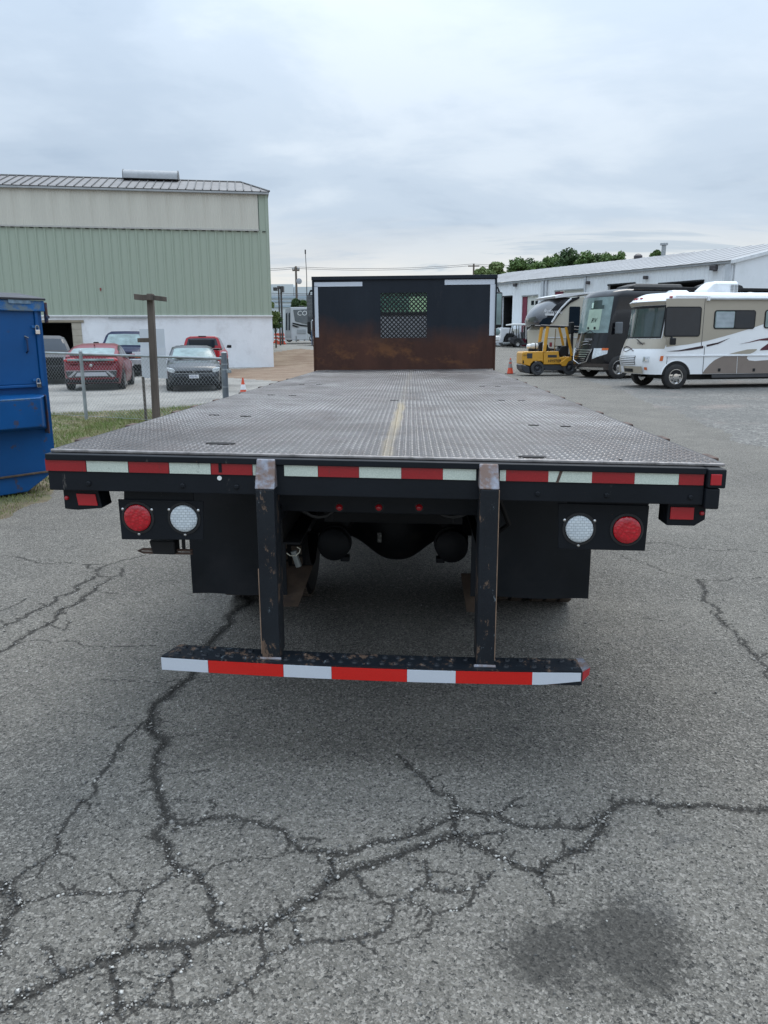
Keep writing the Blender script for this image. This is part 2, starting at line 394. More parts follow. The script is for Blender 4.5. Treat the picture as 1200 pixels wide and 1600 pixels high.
    gravel = gpoly([(2600, 1000), (1200, 705), (1100, 662), (1000, 624), (955, 604), (900, 590), (850, 577), (830, 560), (2600, 545)])
    dirt = gpoly([(350, 590), (355, 577), (425, 573), (425, 552), (470, 545), (505, 550), (505, 600)])
    # the lot beyond the fence, pale worn concrete and gravelly asphalt
    lot = np.concatenate([gpoly([(-900, 665), (78, 648), (235, 642), (330, 634), (440, 615), (520, 590), (520, 541), (430, 539)]), gpoly([(-900, 560)])])
    cx = (Xw[:-1, :-1]+Xw[1:, 1:])/2; cy = (Yw[:-1, :-1]+Yw[1:, 1:])/2
    z = np.zeros(cx.shape, int)
    z[inpoly(cx, cy, lot)] = 1; z[inpoly(cx, cy, gravel)] = 2; z[inpoly(cx, cy, dirt)] = 3; z[inpoly(cx, cy, grass)] = 4
    z[cy > 150] = 5
    idx = np.arange(nr*nc).reshape(nr, nc)
    F = np.stack([idx[:-1, :-1], idx[:-1, 1:], idx[1:, 1:], idx[1:, :-1]], -1)
    V = np.stack([X, Y, Z], -1).reshape(-1, 3)
    A = {'crack': crack.ravel(), 'stain': stain.ravel()}
    names = ['asphalt_yard', 'concrete_lot', 'gravel_lot', 'dirt_ground', 'grass_verge', 'far_ground']
    mats_ = [M_asphalt(), M_lot(), M_gravel(), M_dirt(), M_soil(), M_far()]
    for k in range(6):
        f = F[z == k]
        if not len(f): continue
        used = np.unique(f); remap = np.zeros(nr*nc, int); remap[used] = np.arange(len(used))
        np_mesh(names[k], V[used], remap[f], mats_[k], smooth=True, attrs={a: b[used] for a, b in A.items()} if k == 0 else None, kind='structure')
    # base sheet under everything, behind the camera too
    B = MB().quad((-2500, -2500, -.06), (2500, -2500, -.06), (2500, 2500, -.06), (-2500, 2500, -.06)).build('ground', mats_[0]); B['kind'] = 'structure'
    return grass
def M_asphalt():
    s = NT('asphalt')
    big = s.noise(.55, 5, .6); mid = s.noise(5, 6, .6)
    def cell(sc, k, off=(0, 0, 0)):
        q = s.N('ShaderNodeSeparateColor'); s.L(s.voro(sc, 'Color', s.vec((1, 1, 1), off)), q.inputs[0]); return q.outputs[k]
    base = s.mix(s.ramp(big, [(.3, 0.), (.7, 1.)]), (.108, .100, .087), (.186, .172, .148))
    base = s.mix(s.ramp(mid, [(.3, .0), (.75, .4)]), base, (.082, .077, .067))
    base = s.mix(s.ramp(s.noise(1.3, 6, .65, s.vec((1, 1, 1), (4, 8, 0))), [(.48, 0.), (.66, .6)]), base, (.215, .198, .168))
    c = s.mix(s.ramp(cell(120, 0), [(0., .95), (.36, .0)]), base, (.022, .022, .021))
    c = s.mix(s.ramp(cell(120, 1), [(.64, 0.), (1., .7)]), c, (.42, .39, .345))
    c = s.mix(s.ramp(cell(260, 1, (3, 1, 0)), [(0., .75), (.35, 0.), (.7, 0.), (1., .8)]), c, s.mix(cell(260, 2, (3, 1, 0)), (.02, .02, .02), (.37, .345, .305)))
    c = s.mix(s.ramp(s.noise(38, 3, .6), [(.68, 0.), (.8, .35)]), c, (.21, .165, .12))
    # crack dirt with crumbly edges
    n = s.noise(85, 9, .8); cf = s.attr('crack')
    m = s.math('ADD', cf, s.math('MULTIPLY', s.math('SUBTRACT', n, .5), 3.2))
    f = s.ramp(m, [(.46, 0.), (.62, .75), (1.0, .97)])
    f = s.math('MULTIPLY', f, s.ramp(cf, [(.0, 0.), (.15, 1.)]))
    c = s.mix(f, c, (.036, .033, .029))
    so_ = s.math('ADD', s.attr('stain'), s.math('MULTIPLY', s.math('SUBTRACT', s.noise(34, 9, .85), .5), 2.0))
    sf = s.math('MULTIPLY', s.ramp(so_, [(.36, 0.), (.72, .68)]), s.ramp(s.attr('stain'), [(0., 0.), (.2, 1.)]))
    c = s.mix(sf, c, (.026, .025, .023))
    c = s.mix(s.ramp(s.noise(2.4, 7, .65, s.vec((1, 1, 1), (9, 2, 1))), [(.63, 0.), (.75, .4)]), c, (.07, .07, .07))
    s.set('Base Color', c); s.set('Roughness', .88); s.set('Specular IOR Level', .3)
    h = s.math('ADD', s.voro(120, 'Distance'), s.math('MULTIPLY', s.noise(180, 3, .7), .8)); s.bump(h, .006, 1.0)
    return s.m
def M_gravel():
    s = NT('gravel')
    v = s.N('ShaderNodeSeparateColor'); s.L(s.voro(38, 'Color'), v.inputs[0]); v2 = s.N('ShaderNodeSeparateColor'); s.L(s.voro(11, 'Color', s.vec((1, 1, 1), (3, 1, 0))), v2.inputs[0])
    c = s.ramp(v.outputs[0], [(0, (.06, .058, .054)), (.4, (.135, .13, .12)), (.8, (.235, .225, .205)), (1, (.44, .42, .385))])
    c = s.mix(.4, c, s.ramp(v2.outputs[0], [(0, (.08, .078, .073)), (.6, (.165, .158, .145)), (1, (.32, .30, .275))]))
    c = s.mix(s.ramp(s.noise(.35, 6, .6), [(.42, 0.), (.62, .55)]), c, (.12, .117, .108))
    c = s.mix(s.ramp(s.noise(.5, 5, .6, s.vec((1, 1, 1), (7, 3, 0))), [(.55, 0.), (.7, .5)]), c, (.28, .22, .19))
    s.set('Base Color', c); s.set('Roughness', .95); s.bump(s.voro(38, 'Distance'), .02, .9); return s.m
def M_lot():
    s = NT('worn_lot')
    c = s.mix(s.ramp(s.noise(.32, 7, .62), [(.40, 0.), (.55, 1.)]), (.125, .118, .108), (.27, .255, .23))
    c = s.mix(s.ramp(s.noise(6, 6, .7), [(.35, 0.), (.7, .5)]), c, (.2, .185, .16))
    v = s.N('ShaderNodeSeparateColor'); s.L(s.voro(24, 'Color'), v.inputs[0])
    c = s.mix(.3, c, s.ramp(v.outputs[0], [(0, (.1, .1, .09)), (1, (.45, .43, .4))]))
    s.set('Base Color', c); s.set('Roughness', .92); s.bump(s.noise(30, 5, .7), .01); return s.m
def M_dirt():
    s = NT('clay_dirt')
    c = s.mix(s.ramp(s.noise(.8, 7, .65), [(.35, 0.), (.65, 1.)]), (.17, .105, .068), (.27, .20, .14))
    c = s.mix(s.ramp(s.noise(9, 5, .7), [(.45, 0.), (.7, .5)]), c, (.13, .1, .07))
    s.set('Base Color', c); s.set('Roughness', .95); s.bump(s.noise(12, 6, .7), .03); return s.m
def M_soil():
    s = NT('soil_with_thatch')
    c = s.mix(s.ramp(s.noise(3, 7, .65), [(.4, 0.), (.6, 1.)]), (.11, .085, .055), (.22, .18, .11))
    c = s.mix(s.ramp(s.noise(1.3, 5, .6), [(.5, 0.), (.62, .6)]), c, (.07, .10, .03))
    s.set('Base Color', c); s.set('Roughness', .95); s.bump(s.noise(50, 5, .7), .01); return s.m
def M_far():
    s = NT('far_field'); c = s.mix(s.ramp(s.noise(.05, 5, .6), [(.4, 0.), (.6, 1.)]), (.10, .12, .07), (.2, .2, .17)); s.set('Base Color', c); s.set('Roughness', .95); return s.m
GRASS = ground()
def grass_blades():
    P = GRASS; x0, y0 = P.min(0); x1, y1 = P.max(0); x0 = max(x0, -9.5)
    n = 120000; X = RNG.uniform(x0, x1, n); Y = RNG.uniform(y0, y1, n)
    k = inpoly(X, Y, P); X, Y = X[k], Y[k]
    # clumpy
    den = .5+.5*np.sin(X*3.1+np.cos(Y*2.3)*2)*np.cos(Y*2.7+np.sin(X*1.9)*2); k = RNG.uniform(0, 1, len(X)) < .25+.75*den; X, Y = X[k], Y[k]; n = len(X)
    a = RNG.uniform(0, 2*np.pi, n); h = RNG.uniform(.025, .075, n)*(1+.4*np.sin(X*2)); w = RNG.uniform(.003, .007, n); le = RNG.uniform(.2, 1.1, n)*h; b = RNG.uniform(0, 2*np.pi, n)
    dx, dy = np.cos(a)*w, np.sin(a)*w
    V = np.stack([np.stack([X-dx, Y-dy, 0*X-.005], -1), np.stack([X+dx, Y+dy, 0*X-.005], -1), np.stack([X+np.cos(b)*le, Y+np.sin(b)*le, h], -1)], 1).reshape(-1, 3)
    s = NT('grass_blades')
    rnd = s.N('ShaderNodeObjectInfo')
    n1 = s.noise(1.6, 5, .6); n2 = s.noise(40, 2, .5)
    c = s.mix(s.ramp(n1, [(.42, 0.), (.60, 1.)]), (.14, .205, .035), (.30, .26, .12)); c = s.mix(s.ramp(n2, [(.3, .0), (.7, .7)]), c, (.08, .14, .03))
    s.set('Base Color', c); s.set('Roughness', .7)
    o = np_mesh('grass', V, np.arange(3*n).reshape(-1, 3), s.m, kind='stuff')
    o['label'] = 'patchy short green and straw coloured grass along the fence'; o['category'] = 'grass'
grass_blades()
def loose_stones():
    # grit and small stones lying along the cracks and scattered on the asphalt
    P = []
    for w, pts in CR:
        if w < 3.5: continue
        for a, b in zip(pts[:-1], pts[1:]):
            for _ in range(int(5+w*1.5)):
                t = RNG.uniform(); P.append(at_z(a[0]*(1-t)+b[0]*t+RNG.normal(0, w*.9), a[1]*(1-t)+b[1]*t+RNG.normal(0, w*.6), 0)[:2])
    P = np.array(P); Q = np.stack([RNG.uniform(-2.6, 2.6, 1400), RNG.uniform(-1.6, 2.0, 1400)], -1); P = np.concatenate([P, Q]); n = len(P)
    sz = RNG.gamma(2.2, .0011, n)+.0012
    base = np.array([(1, 0, .2), (.2, .9, .3), (-.9, .4, .15), (-.5, -.8, .25), (.6, -.7, .1), (0, 0, 1.), (0, 0, -.3)]); f = np.array([(0, 1, 5), (1, 2, 5), (2, 3, 5), (3, 4, 5), (4, 0, 5), (1, 0, 6), (2, 1, 6), (3, 2, 6), (4, 3, 6), (0, 4, 6)])
    an = RNG.uniform(0, 6.28, n)[:, None]; bb = base[None]*(1+RNG.normal(0, .18, (n, 7, 3)))
    V = np.stack([P[:, :1]+sz[:, None]*(bb[..., 0]*np.cos(an)-bb[..., 1]*np.sin(an)), P[:, 1:]+sz[:, None]*(bb[..., 0]*np.sin(an)+bb[..., 1]*np.cos(an)), .001+sz[:, None]*bb[..., 2]*.8], -1).reshape(-1, 3)
    s = NT('loose_grit'); q = s.N('ShaderNodeSeparateColor'); s.L(s.voro(55, 'Color'), q.inputs[0]); s.set('Base Color', s.ramp(q.outputs[0], [(0, (.06, .06, .058)), (.45, (.16, .155, .145)), (.8, (.34, .32, .29)), (1, (.55, .53, .49))])); s.set('Roughness', .9)
    o = np_mesh('loose_stones', V, (np.arange(n)[:, None, None]*7+f[None]).reshape(-1, 3), s.m, kind='stuff'); o['label'] = 'small loose stones and grit scattered along the asphalt cracks'; o['category'] = 'gravel'
loose_stones()
# ------------------------------------------------------------------ truck
def tt(y): return .022 - .026*min(max(y/8.4, 0), 1)
def warp(v): return (v[0], v[1], v[2]-v[0]*tt(v[1]))
def tp(px, py, Y=0.):
    p = at_y(px, py, Y); return p[0], p[2]+p[0]*tt(Y)
def truck():
    T = thing('flatbed_truck', 'black steel flatbed truck seen from behind with worn chequer plate deck and rusty headboard', 'flatbed truck')
    # materials
    s = NT('chequer_plate_steel')
    xyz = s.sep()
    c = s.mix(s.ramp(s.noise(.9, 7, .62), [(.35, 0.), (.65, 1.)]), (.060, .053, .050), (.105, .099, .097))
    c = s.mix(s.ramp(s.noise(3.5, 7, .7, s.vec((1, .35, 1), (4, 4, 0))), [(.5, 0.), (.72, .55)]), c, (.12, .088, .078))
    c = s.mix(s.ramp(s.noise(60, 3, .7), [(.4, 0.), (.75, .5)]), c, (.13, .12, .125))
    # spilt pale yellow line along the middle
    dx = s.math('ABSOLUTE', s.math('SUBTRACT', s.math('SUBTRACT', xyz[0], s.math('MULTIPLY', xyz[1], .012)), s.math('MULTIPLY', s.math('SUBTRACT', s.noise(1.6, 4, .6), .5), .06)))
    band = s.math('SUBTRACT', 1.0, s.math('DIVIDE', dx, .045), True)
    yr = s.ramp(s.math('DIVIDE', xyz[1], 8.4), [(0.0, .55), (.08, .45), (.14, .9), (.27, .9), (.31, .12), (.9, .12)])
    yf = s.math('MULTIPLY', s.math('MULTIPLY', s.ramp(s.math('MULTIPLY', band, s.math('ADD', s.noise(16, 5, .7), .35)), [(.25, 0.), (.6, 1.)]), yr), .8)
    c = s.mix(s.math('MULTIPLY', yf, .8), c, (.42, .35, .23))
    s.set('Base Color', c); s.set('Metallic', .55); s.set('Roughness', s.ramp(s.noise(4, 6, .65), [(.3, .36), (.7, .58)]))
    s.bump(s.noise(220, 3, .7), .0006); PLATE = s.m
    s = NT('worn_lug_steel')
    c = s.mix(s.ramp(s.noise(.9, 7, .62), [(.35, 0.), (.65, 1.)]), (.30, .285, .28), (.52, .515, .52))
    c = s.mix(s.ramp(s.noise(5, 6, .7), [(.45, 0.), (.7, .6)]), c, (.13, .105, .092)); c = s.mix(s.ramp(s.noise(1.1, 7, .7, s.vec((1, .4, 1), (8, 1, 0))), [(.5, 0.), (.62, .7)]), c, (.12, .105, .10))
    xyz = s.sep()
    dx = s.math('ABSOLUTE', s.math('SUBTRACT', s.math('SUBTRACT', xyz[0], s.math('MULTIPLY', xyz[1], .012)), s.math('MULTIPLY', s.math('SUBTRACT', s.noise(1.6, 4, .6), .5), .06)))
    band = s.math('SUBTRACT', 1.0, s.math('DIVIDE', dx, .045), True)
    yr = s.ramp(s.math('DIVIDE', xyz[1], 8.4), [(0.0, .55), (.08, .45), (.14, .9), (.27, .9), (.31, .12), (.9, .12)])
    yf = s.math('MULTIPLY', s.math('MULTIPLY', s.ramp(s.math('MULTIPLY', band, s.math('ADD', s.noise(16, 5, .7), .35)), [(.25, 0.), (.6, 1.)]), yr), .8)
    c = s.mix(s.math('MULTIPLY', yf, .85), c, (.50, .41, .26))
    s.set('Base Color', c); s.set('Metallic', .6); s.set('Roughness', .38); LUG = s.m
    BP = NT('chipped_black_paint'); s = BP
    c = s.mix(s.ramp(s.noise(1.7, 6, .6), [(.3, 0.), (.7, 1.)]), (.005, .007, .010), (.011, .014, .019))
    scr = s.ramp(s.noise(9, 8, .75, s.vec((1.6, 1, .35))), [(.66, 0.), (.70, .75)]); c = s.mix(scr, c, (.13, .12, .11))
    c = s.mix(s.ramp(s.noise(30, 6, .75, s.vec((1, 1, 1), (4, 7, 1))), [(.70, 0.), (.74, .7)]), c, (.17, .09, .055))
    s.set('Base Color', c); s.set('Roughness', s.ramp(s.noise(7, 5, .6), [(.3, .38), (.7, .6)])); s.set('Specular IOR Level', .22); s.bump(s.noise(25, 6, .7), .001); BP = s.m
    s = NT('rubbed_post_paint')
    c = s.mix(s.ramp(s.noise(5, 6, .6), [(.3, 0.), (.7, 1.)]), (.006, .008, .012), (.012, .016, .021))
    c = s.mix(s.ramp(s.noise(13, 8, .8, s.vec((1.2, 1, .55))), [(.56, 0.), (.60, .8)]), c, (.17, .11, .075))
    c = s.mix(s.ramp(s.noise(26, 8, .8, s.vec((1.2, 1, .4), (2, 8, 1))), [(.62, 0.), (.655, .8)]), c, (.2, .24, .27))
    s.set('Base Color', c); s.set('Specular IOR Level', .3); s.set('Roughness', .5); s.bump(s.noise(30, 6, .7), .002); POSTM = s.m
    RAW = mat('bare_scraped_steel', (.26, .27, .31), .45, .4, var=.3, sc=30, dirt=(.20, .13, .10), dsc=22, dth=(.40, .58), damt=.9)
    RUSTEDGE = mat('rusty_edge_steel', (.10, .062, .048), .7, .2, var=.4, sc=14, dirt=(.02, .02, .022), dsc=9, damt=.8)
    s = NT('headboard_paint'); xyz = s.sep()
    hgt = s.math('DIVIDE', s.math('SUBTRACT', xyz[2], 1.2), 1.27)
    hn = s.math('ADD', hgt, s.math('MULTIPLY', s.math('SUBTRACT', s.noise(1.5, 6, .6, s.vec((1, 1, .5))), .5), .6))
    bk = s.mix(s.ramp(s.noise(2.5, 7, .65, s.vec((1, 1, .25))), [(.3, 0.), (.7, 1.)]), (.005, .009, .016), (.012, .018, .027))
    rs = s.mix(s.ramp(s.noise(3, 7, .7, s.vec((1, 1, .35), (2, 2, 2))), [(.3, 0.), (.7, 1.)]), (.040, .019, .015), (.085, .036, .024))
    c = s.mix(s.ramp(hn, [(.34, 1.), (.56, 0.)]), bk, rs)
    on = s.math('MULTIPLY', s.ramp(s.noise(2.2, 7, .7, s.vec((1, 1, 1.6), (5, 0, 3))), [(.50, 0.), (.66, .8)]), s.ramp(hgt, [(.05, .25), (.12, 1.), (.28, .55), (.42, 0.)]))
    c = s.mix(on, c, (.20, .085, .033))
    c = s.mix(s.ramp(s.noise(6, 8, .8, s.vec((.6, 1, .15), (1, 1, 5))), [(.64, 0.), (.72, .3)]), c, (.12, .10, .09))
    c = s.mix(s.ramp(s.noise(9, 8, .8, s.vec((.25, 1, 2.5), (7, 1, 5))), [(.66, 0.), (.72, .25)]), c, (.09, .10, .11))
    s.set('Base Color', c); s.set('Specular IOR Level', .3); s.set('Roughness', s.ramp(hn, [(.3, .8), (.6, .48)])); s.bump(s.noise(18, 7, .7), .002); HB = s.m
    def tape(name, a, b, scr=True):
        s = NT(name); v = s.vec((1, 1, 1)); mpv = s.N('ShaderNodeMapping'); s.L(s.tc.outputs['Object'], mpv.inputs[0]); mpv.inputs['Rotation'].default_value = (0, R(45), 0)
        ch = s.voro(190, 'Distance', mpv.outputs[0])
        c = s.mix(s.ramp(ch, [(.25, 0.), (.6, .6)]), a, b)
        if scr:
            c = s.mix(s.ramp(s.noise(14, 8, .8, s.vec((2.2, 1, .5), (a[0]*9, 0, 2))), [(.63, 0.), (.665, .85)]), c, (.035, .035, .035))
            c = s.mix(s.ramp(s.noise(4, 6, .6), [(.5, 0.), (.8, .3)]), c, tuple(x*.6 for x in a))
        s.set('Base Color', c); s.set('Roughness', .3); s.set('Coat Weight', .3); return s.m
    TW = tape('old_white_tape', (.62, .68, .60), (.46, .53, .46)); TR = tape('old_red_tape', (.34, .012, .018), (.26, .008, .012))
    NW = tape('new_white_tape', (.60, .64, .70), (.56, .60, .66), False); NR = tape('new_red_tape', (.62, .012, .008), (.55, .010, .006), False)
    B = lambda: MB()
    def bld(mb, name, m, bevel=0, smooth=False, parent=None, **k): return mb.build(name, m, parent or T, bevel, smooth, warp=warp, **k)
    xl, ztop = tp(70, 702, 0); xr, ztr = tp(1136, 724, 0)
    x0d, x1d = -1.245, 1.225
    ZD = 1.204
    print('truck', xl, ztop, xr, ztr, tp(605, 713), tp(605, 776), tp(493, 579, 8.4), tp(771, 578, 8.4), tp(632, 433, 8.4))
    # deck plates, three sheets with weld seams
    for ya, yb in ((0.0, 2.42), (2.426, 5.4), (5.406, 8.4)):
        m = MB(); nx, ny = 8, 10
        nx, ny = 12, 24
        m.loft([[(x0d+(x1d-x0d)*i/nx, y_, ZD) for i in range(nx+1)]+[(x0d+(x1d-x0d)*i/nx, y_, ZD-.008) for i in range(nx, -1, -1)] for y_ in np.linspace(ya, yb, ny+1)]); bld(m, 'deck_plate', PLATE)
    # chequer lugs
    p = .0258; xs = np.arange(x0d+.02, x1d-.015, p); ys = np.arange(.012, 8.38, p); GX, GY = np.meshgrid(xs, ys); par = (np.indices(GX.shape).sum(0) % 2)
    GX, GY, par = GX.ravel(), GY.ravel(), par.ravel(); n = len(GX); GX = GX+RNG.normal(0, .0007, n); GY = GY+RNG.normal(0, .0012, n); an = np.where(par == 0, R(45), R(-45)); L_, w_, h_ = .0122, .0040, .0020
    base = np.array([(-L_, 0, -.001), (0, -w_, -.001), (L_, 0, -.001), (0, w_, -.001), (-L_*.62, 0, h_), (L_*.62, 0, h_)])
    ca, sa = np.cos(an)[:, None], np.sin(an)[:, None]
    V = np.stack([GX[:, None]+ca*base[:, 0]-sa*base[:, 1], GY[:, None]+sa*base[:, 0]+ca*base[:, 1], np.broadcast_to(ZD+base[:, 2], (n, 6))], -1)
    tv = np.array([tt(y) for y in ys]); tvv = np.repeat(tv, len(xs))[:, None]; V[:, :, 2] -= V[:, :, 0]*tvv
    f = np.array([(0, 1, 5, 4), (2, 3, 4, 5), (0, 4, 3, 3), (1, 2, 5, 5)]); f3 = np.array([(0, 1, 5), (0, 5, 4), (2, 3, 4), (2, 4, 5), (0, 4, 3), (1, 2, 5)])
    F = (np.arange(n)[:, None, None]*6 + f3[None]).reshape(-1, 3)
    np_mesh('tread_lugs', V.reshape(-1, 3), F, LUG, T, kind='stuff')
    # edge trim at rear of the plate (worn bright edge)
    bld(B().box(x0d, x1d, -.012, 0.0, ZD-.010, ZD+.001), 'plate_edge', mat('worn_edge_steel', (.30, .28, .27), .5, .4, var=.35, sc=25, dirt=(.06, .05, .05), dsc=12, damt=.7), bevel=.003)
    # rear beam (channel): top flange, web
    xr1 = tp(1103, 740, -.045)[0]; xr2 = tp(1136, 740, -.06)[0]; print('x', xr1, xr2, tp(71, 720, -.05))
    for a, b in ((tp(71, 720, -.05)[0], xr1),):
        bld(B().box(a, b, -.052, -.002, ZD-.034, ZD-.011), 'beam_flange', BP, .003)
        bld(B().box(a, b, -.040, .08, ZD-.148, ZD-.036), 'rear_beam', BP, .003)
    zt = lambda py, px=605: tp(px, py)[1]
    # corner piece on the right
    bld(B().box(xr1+.003, xr2, -.062, .05, ZD-.082, ZD-.012), 'corner_block', BP, .006)
    bld(B().box(xr1+.002, xr2-.015, -.055, .10, ZD-.160, ZD-.084), 'corner_block', BP, .006)
    # tape pieces
    zt0, zt1 = ZD-.068, ZD-.0245
    zt0, zt1 = zt(743.5, 600)+.0, zt(725.5, 600)
    segs = [(72, 136, TR), (136, 201.5, TW), (201.5, 265, TR), (265, 330, TW), (330, 395, TR), (395, 407, TW), (444, 497, TW), (497, 561, TR), (561, 627, TW), (627, 692, TR), (692, 744, TW), (781, 790.5, TW), (790.5, 857, TR), (857, 925, TW), (925, 992, TR), (992, 1061, TW), (1061, 1100, TR)]
    for a, b, m in segs:
        xa, xb = tp(a, 730, -.04)[0], tp(b, 740, -.04)[0]
        bld(B().box(xa+.0005, xb-.0005, -.0445, -.041, zt0-.001, zt1), 'reflective_tape', m)
    bld(B().box(xr1+.012, xr2-.018, -.066, -.060, ZD-.070, ZD-.030), 'reflector', REDLENS, .002)
    # little gouges on the tape
    dk = BLACKPL
    xg, zg = tp(874, 742, -.045)
    bld(B().prism([(xg-.012, zg-.03), (xg-.002, zg-.028), (xg+.014, zg+.022), (xg+.004, zg+.025)], 'y', -.0465, -.0448), 'tape_tear', RUSTEDGE)
    xg, zg = tp(343, 728, -.045); bld(B().box(xg-.004, xg+.008, -.0465, -.0448, zg-.024, zg+.026), 'tape_tear', BP)
    # white disc painted as light showing through a hole in the beam
    xg, zg = tp(343, 747, -.041); bld(B().disc((xg, -.0415, zg), .0085, 'y', .003, 16), 'hole_light', mat('white_hole_light', (.8, .82, .8), .4))
    # side rails, slot pockets
    for sx, xa, xb in ((-1, x0d-.014, x0d-.001), (1, x1d+.001, x1d+.014)):
        bld(B().box(xa, xb, .1, 8.4, ZD-.13, ZD-.003), 'side_rail', BP, .002)
    def pocket(x, y, sx):
        m = B()
        m.box(x, x+sx*.030, y-.055, y+.055, ZD-.11, ZD-.003)
        o = bld(m, 'stake_pocket', RUSTEDGE, .004)
    for px, py in ((1095, 704), (1022, 677), (969.5, 656.5), (929, 640), (898, 628), (874.5, 618.5), (853, 610), (836.5, 603), (822, 597), (808, 592)):
        q = at_z(px, py, ZD-.01); pocket(x1d+.014, q[1], 1)
    for px, py in ((118, 686), (202, 663), (265, 642), (307, 633), (342, 623), (385, 611), (417, 602), (433, 597), (447, 593), (462, 589)):
        q = at_z(px, py, ZD+.02); pocket(x0d-.014, q[1], -1)
    # lashing slots in the deck
    for px, py, w in ((345, 699, 46), (335, 654, 16), (384, 655, 17), (424, 620, 12), (457, 620.5, 12), (471.6, 602, 9), (498.6, 602, 9), (832, 709.5, 44), (834, 660.7, 17), (884, 661.7, 17), (783, 623.7, 12), (815, 623.9, 12), (753, 603, 9), (778, 603, 9), (616, 626, 13), (970, 711, 6)):
        q = at_z(px, py, ZD); q2 = at_z(px+w/2, py, ZD); hw = q2[0]-q[0]; hy = min(.028, hw*.45)
        m = B(); N_ = 12
        pts = [(q[0]+hw*math.copysign(abs(math.cos(t))**.6, math.cos(t)), q[1]+hy*math.sin(t)) for t in (2*math.pi*k/N_ for k in range(N_))]
        m.prism(pts, 'z', ZD+.0005, ZD+.0035); bld(m, 'lashing_slot', mat('slot_black', (.006, .005, .005), .8))
    # rust scab where a weld was on the deck
    # headboard with mesh window
    HX0, HX1 = -1.205, 1.205; HZ0, HZ1 = ZD+.002, 2.478
    HX0, HX1 = tp(493, 579, 8.4)[0], tp(771, 577, 8.4)[0]; HZ1 = tp(632, 433, 8.4)[1]
    wx0, wz0 = tp(595, 528, 8.4); wx1, wz1 = tp(667, 457, 8.4)
    for a, b, c_, d_ in ((HX0, wx0, HZ0, HZ1), (wx1, HX1, HZ0, HZ1), (wx0, wx1, HZ0, wz0), (wx0, wx1, wz1, HZ1)):
        bld(B().box(a, b, 8.4, 8.43, c_, d_), 'headboard', HB)
    bld(B().box(HX0-.025, HX1+.025, 8.375, 8.46, HZ1-.03, HZ1+.02), 'top_rail', HB, .004)
    for a in (HX0-.02, HX1):
        bld(B().box(a, a+.02, 8.38, 8.46, HZ0-.02, HZ1-.032), 'end_stile', HB, .003)
    # expanded mesh
    m = B(); pz = .062; x = wx0-(wz1-wz0)
    def clipseg(ax, az, bx, bz):
        t0, t1 = 0., 1.; dx, dz = bx-ax, bz-az
        for p_, q_ in ((-dx, ax-wx0), (dx, wx1-ax), (-dz, az-wz0), (dz, wz1-az)):
            if p_ == 0:
                if q_ < 0: return None
                continue
            r_ = q_/p_
            if p_ < 0: t0 = max(t0, r_)
            else: t1 = min(t1, r_)
        if t0 >= t1: return None
        return (ax+dx*t0, az+dz*t0, bx*t1+ax*(1-t1), bz*t1+az*(1-t1))
    H_ = wz1-wz0
    while x < wx1+H_:
        for sg in (1, -1):
            xx = x if sg == 1 else x+H_
            c4 = clipseg(xx, wz0, xx+sg*H_, wz1)
            if c4:
                ax, az, bx, bz = c4; nx_, nz_ = -sg*.0085*.7, .0085*.7
                y_ = 8.41 if sg == 1 else 8.416
                m.add([(ax-nx_, y_, az-nz_), (bx-nx_, y_, bz-nz_), (bx+nx_, y_, bz+nz_), (ax+nx_, y_, az+nz_), (ax-nx_, y_+.005, az-nz_), (bx-nx_, y_+.005, bz-nz_), (bx+nx_, y_+.005, bz+nz_), (ax+nx_, y_+.005, az+nz_)], [(0, 1, 2, 3), (7, 6, 5, 4), (0, 4, 5, 1), (3, 2, 6, 7)])
        x += pz
    o = bld(m, 'window_mesh', BLACKPL); o['kind'] = 'stuff'
    # white marking tape on the headboard
    def hbt(x0p, y0p, x1p, y1p):
        a, za = tp(x0p, y0p, 8.375); b, zb = tp(x1p, y1p, 8.375)
        bld(B().box(a, b, 8.3955, 8.399, zb, za), 'white_tape', NW)
    hbt(490.5, 441, 566, 447); hbt(695, 437, 773.5, 444); hbt(490.5, 447.2, 498, 527); hbt(766.5, 444.2, 773.5, 524)
    # rear underride posts
    for (cx_px, pyb, sgn) in ((421, 1032, -1), (763, 1040, 1)):
        xa = tp(405 if sgn < 0 else 749, 745, -.07)[0]; xb = tp(438 if sgn < 0 else 781, 745, -.07)[0]
        ztop_, zf = ZD-.0125, tp(cx_px, 765, -.10)[1]; zb = tp(cx_px, pyb, -.10)[1]
        zb = .436
        w2 = .0375
        xc = (xa+xb)/2-(.015 if sgn < 0 else .002); xcb = xc + (-.0 if sgn < 0 else -.012)
        # scraped face plate, leaning out
        bld(B().loft([[(xc-.034, -.056, ztop_), (xc+.034, -.056, ztop_), (xc+.034, .0, ztop_), (xc-.034, .0, ztop_)], [(xc-.036, -.10, zf), (xc+.036, -.10, zf), (xc+.036, 0, zf), (xc-.036, 0, zf)]]), 'post_shoe', RAW, .004)
        # channel: front web and two flanges
        bld(B().box(xc-.033, xc+.033, -.10, -.092, zb, zf-.002), 'post_face', POSTM, .002)
        bld(B().box(xc-.033, xc-.026, -.091, .02, zb, zf-.002), 'post_flange', POSTM, .002)
        bld(B().box(xc+.026, xc+.033, -.091, .02, zb, zf-.002), 'post_flange', RUSTEDGE if sgn > 0 else POSTM, .002)
        bld(B().box(xc+.0335, xc+.0365, -.099, -.088, zb+.02, zf-.002) if sgn > 0 else B().box(xc-.0365, xc-.0335, -.099, -.088, zb+.02, zf-.3), 'worn_edge', mat('brown_scraped_edge', (.24, .16, .11), .6, .1, var=.4, sc=12))
        # brace back to the chassis
        bld(B().box(xc-.02, xc+.02, .02, .30, .92, .98), 'post_brace', BP, .003)
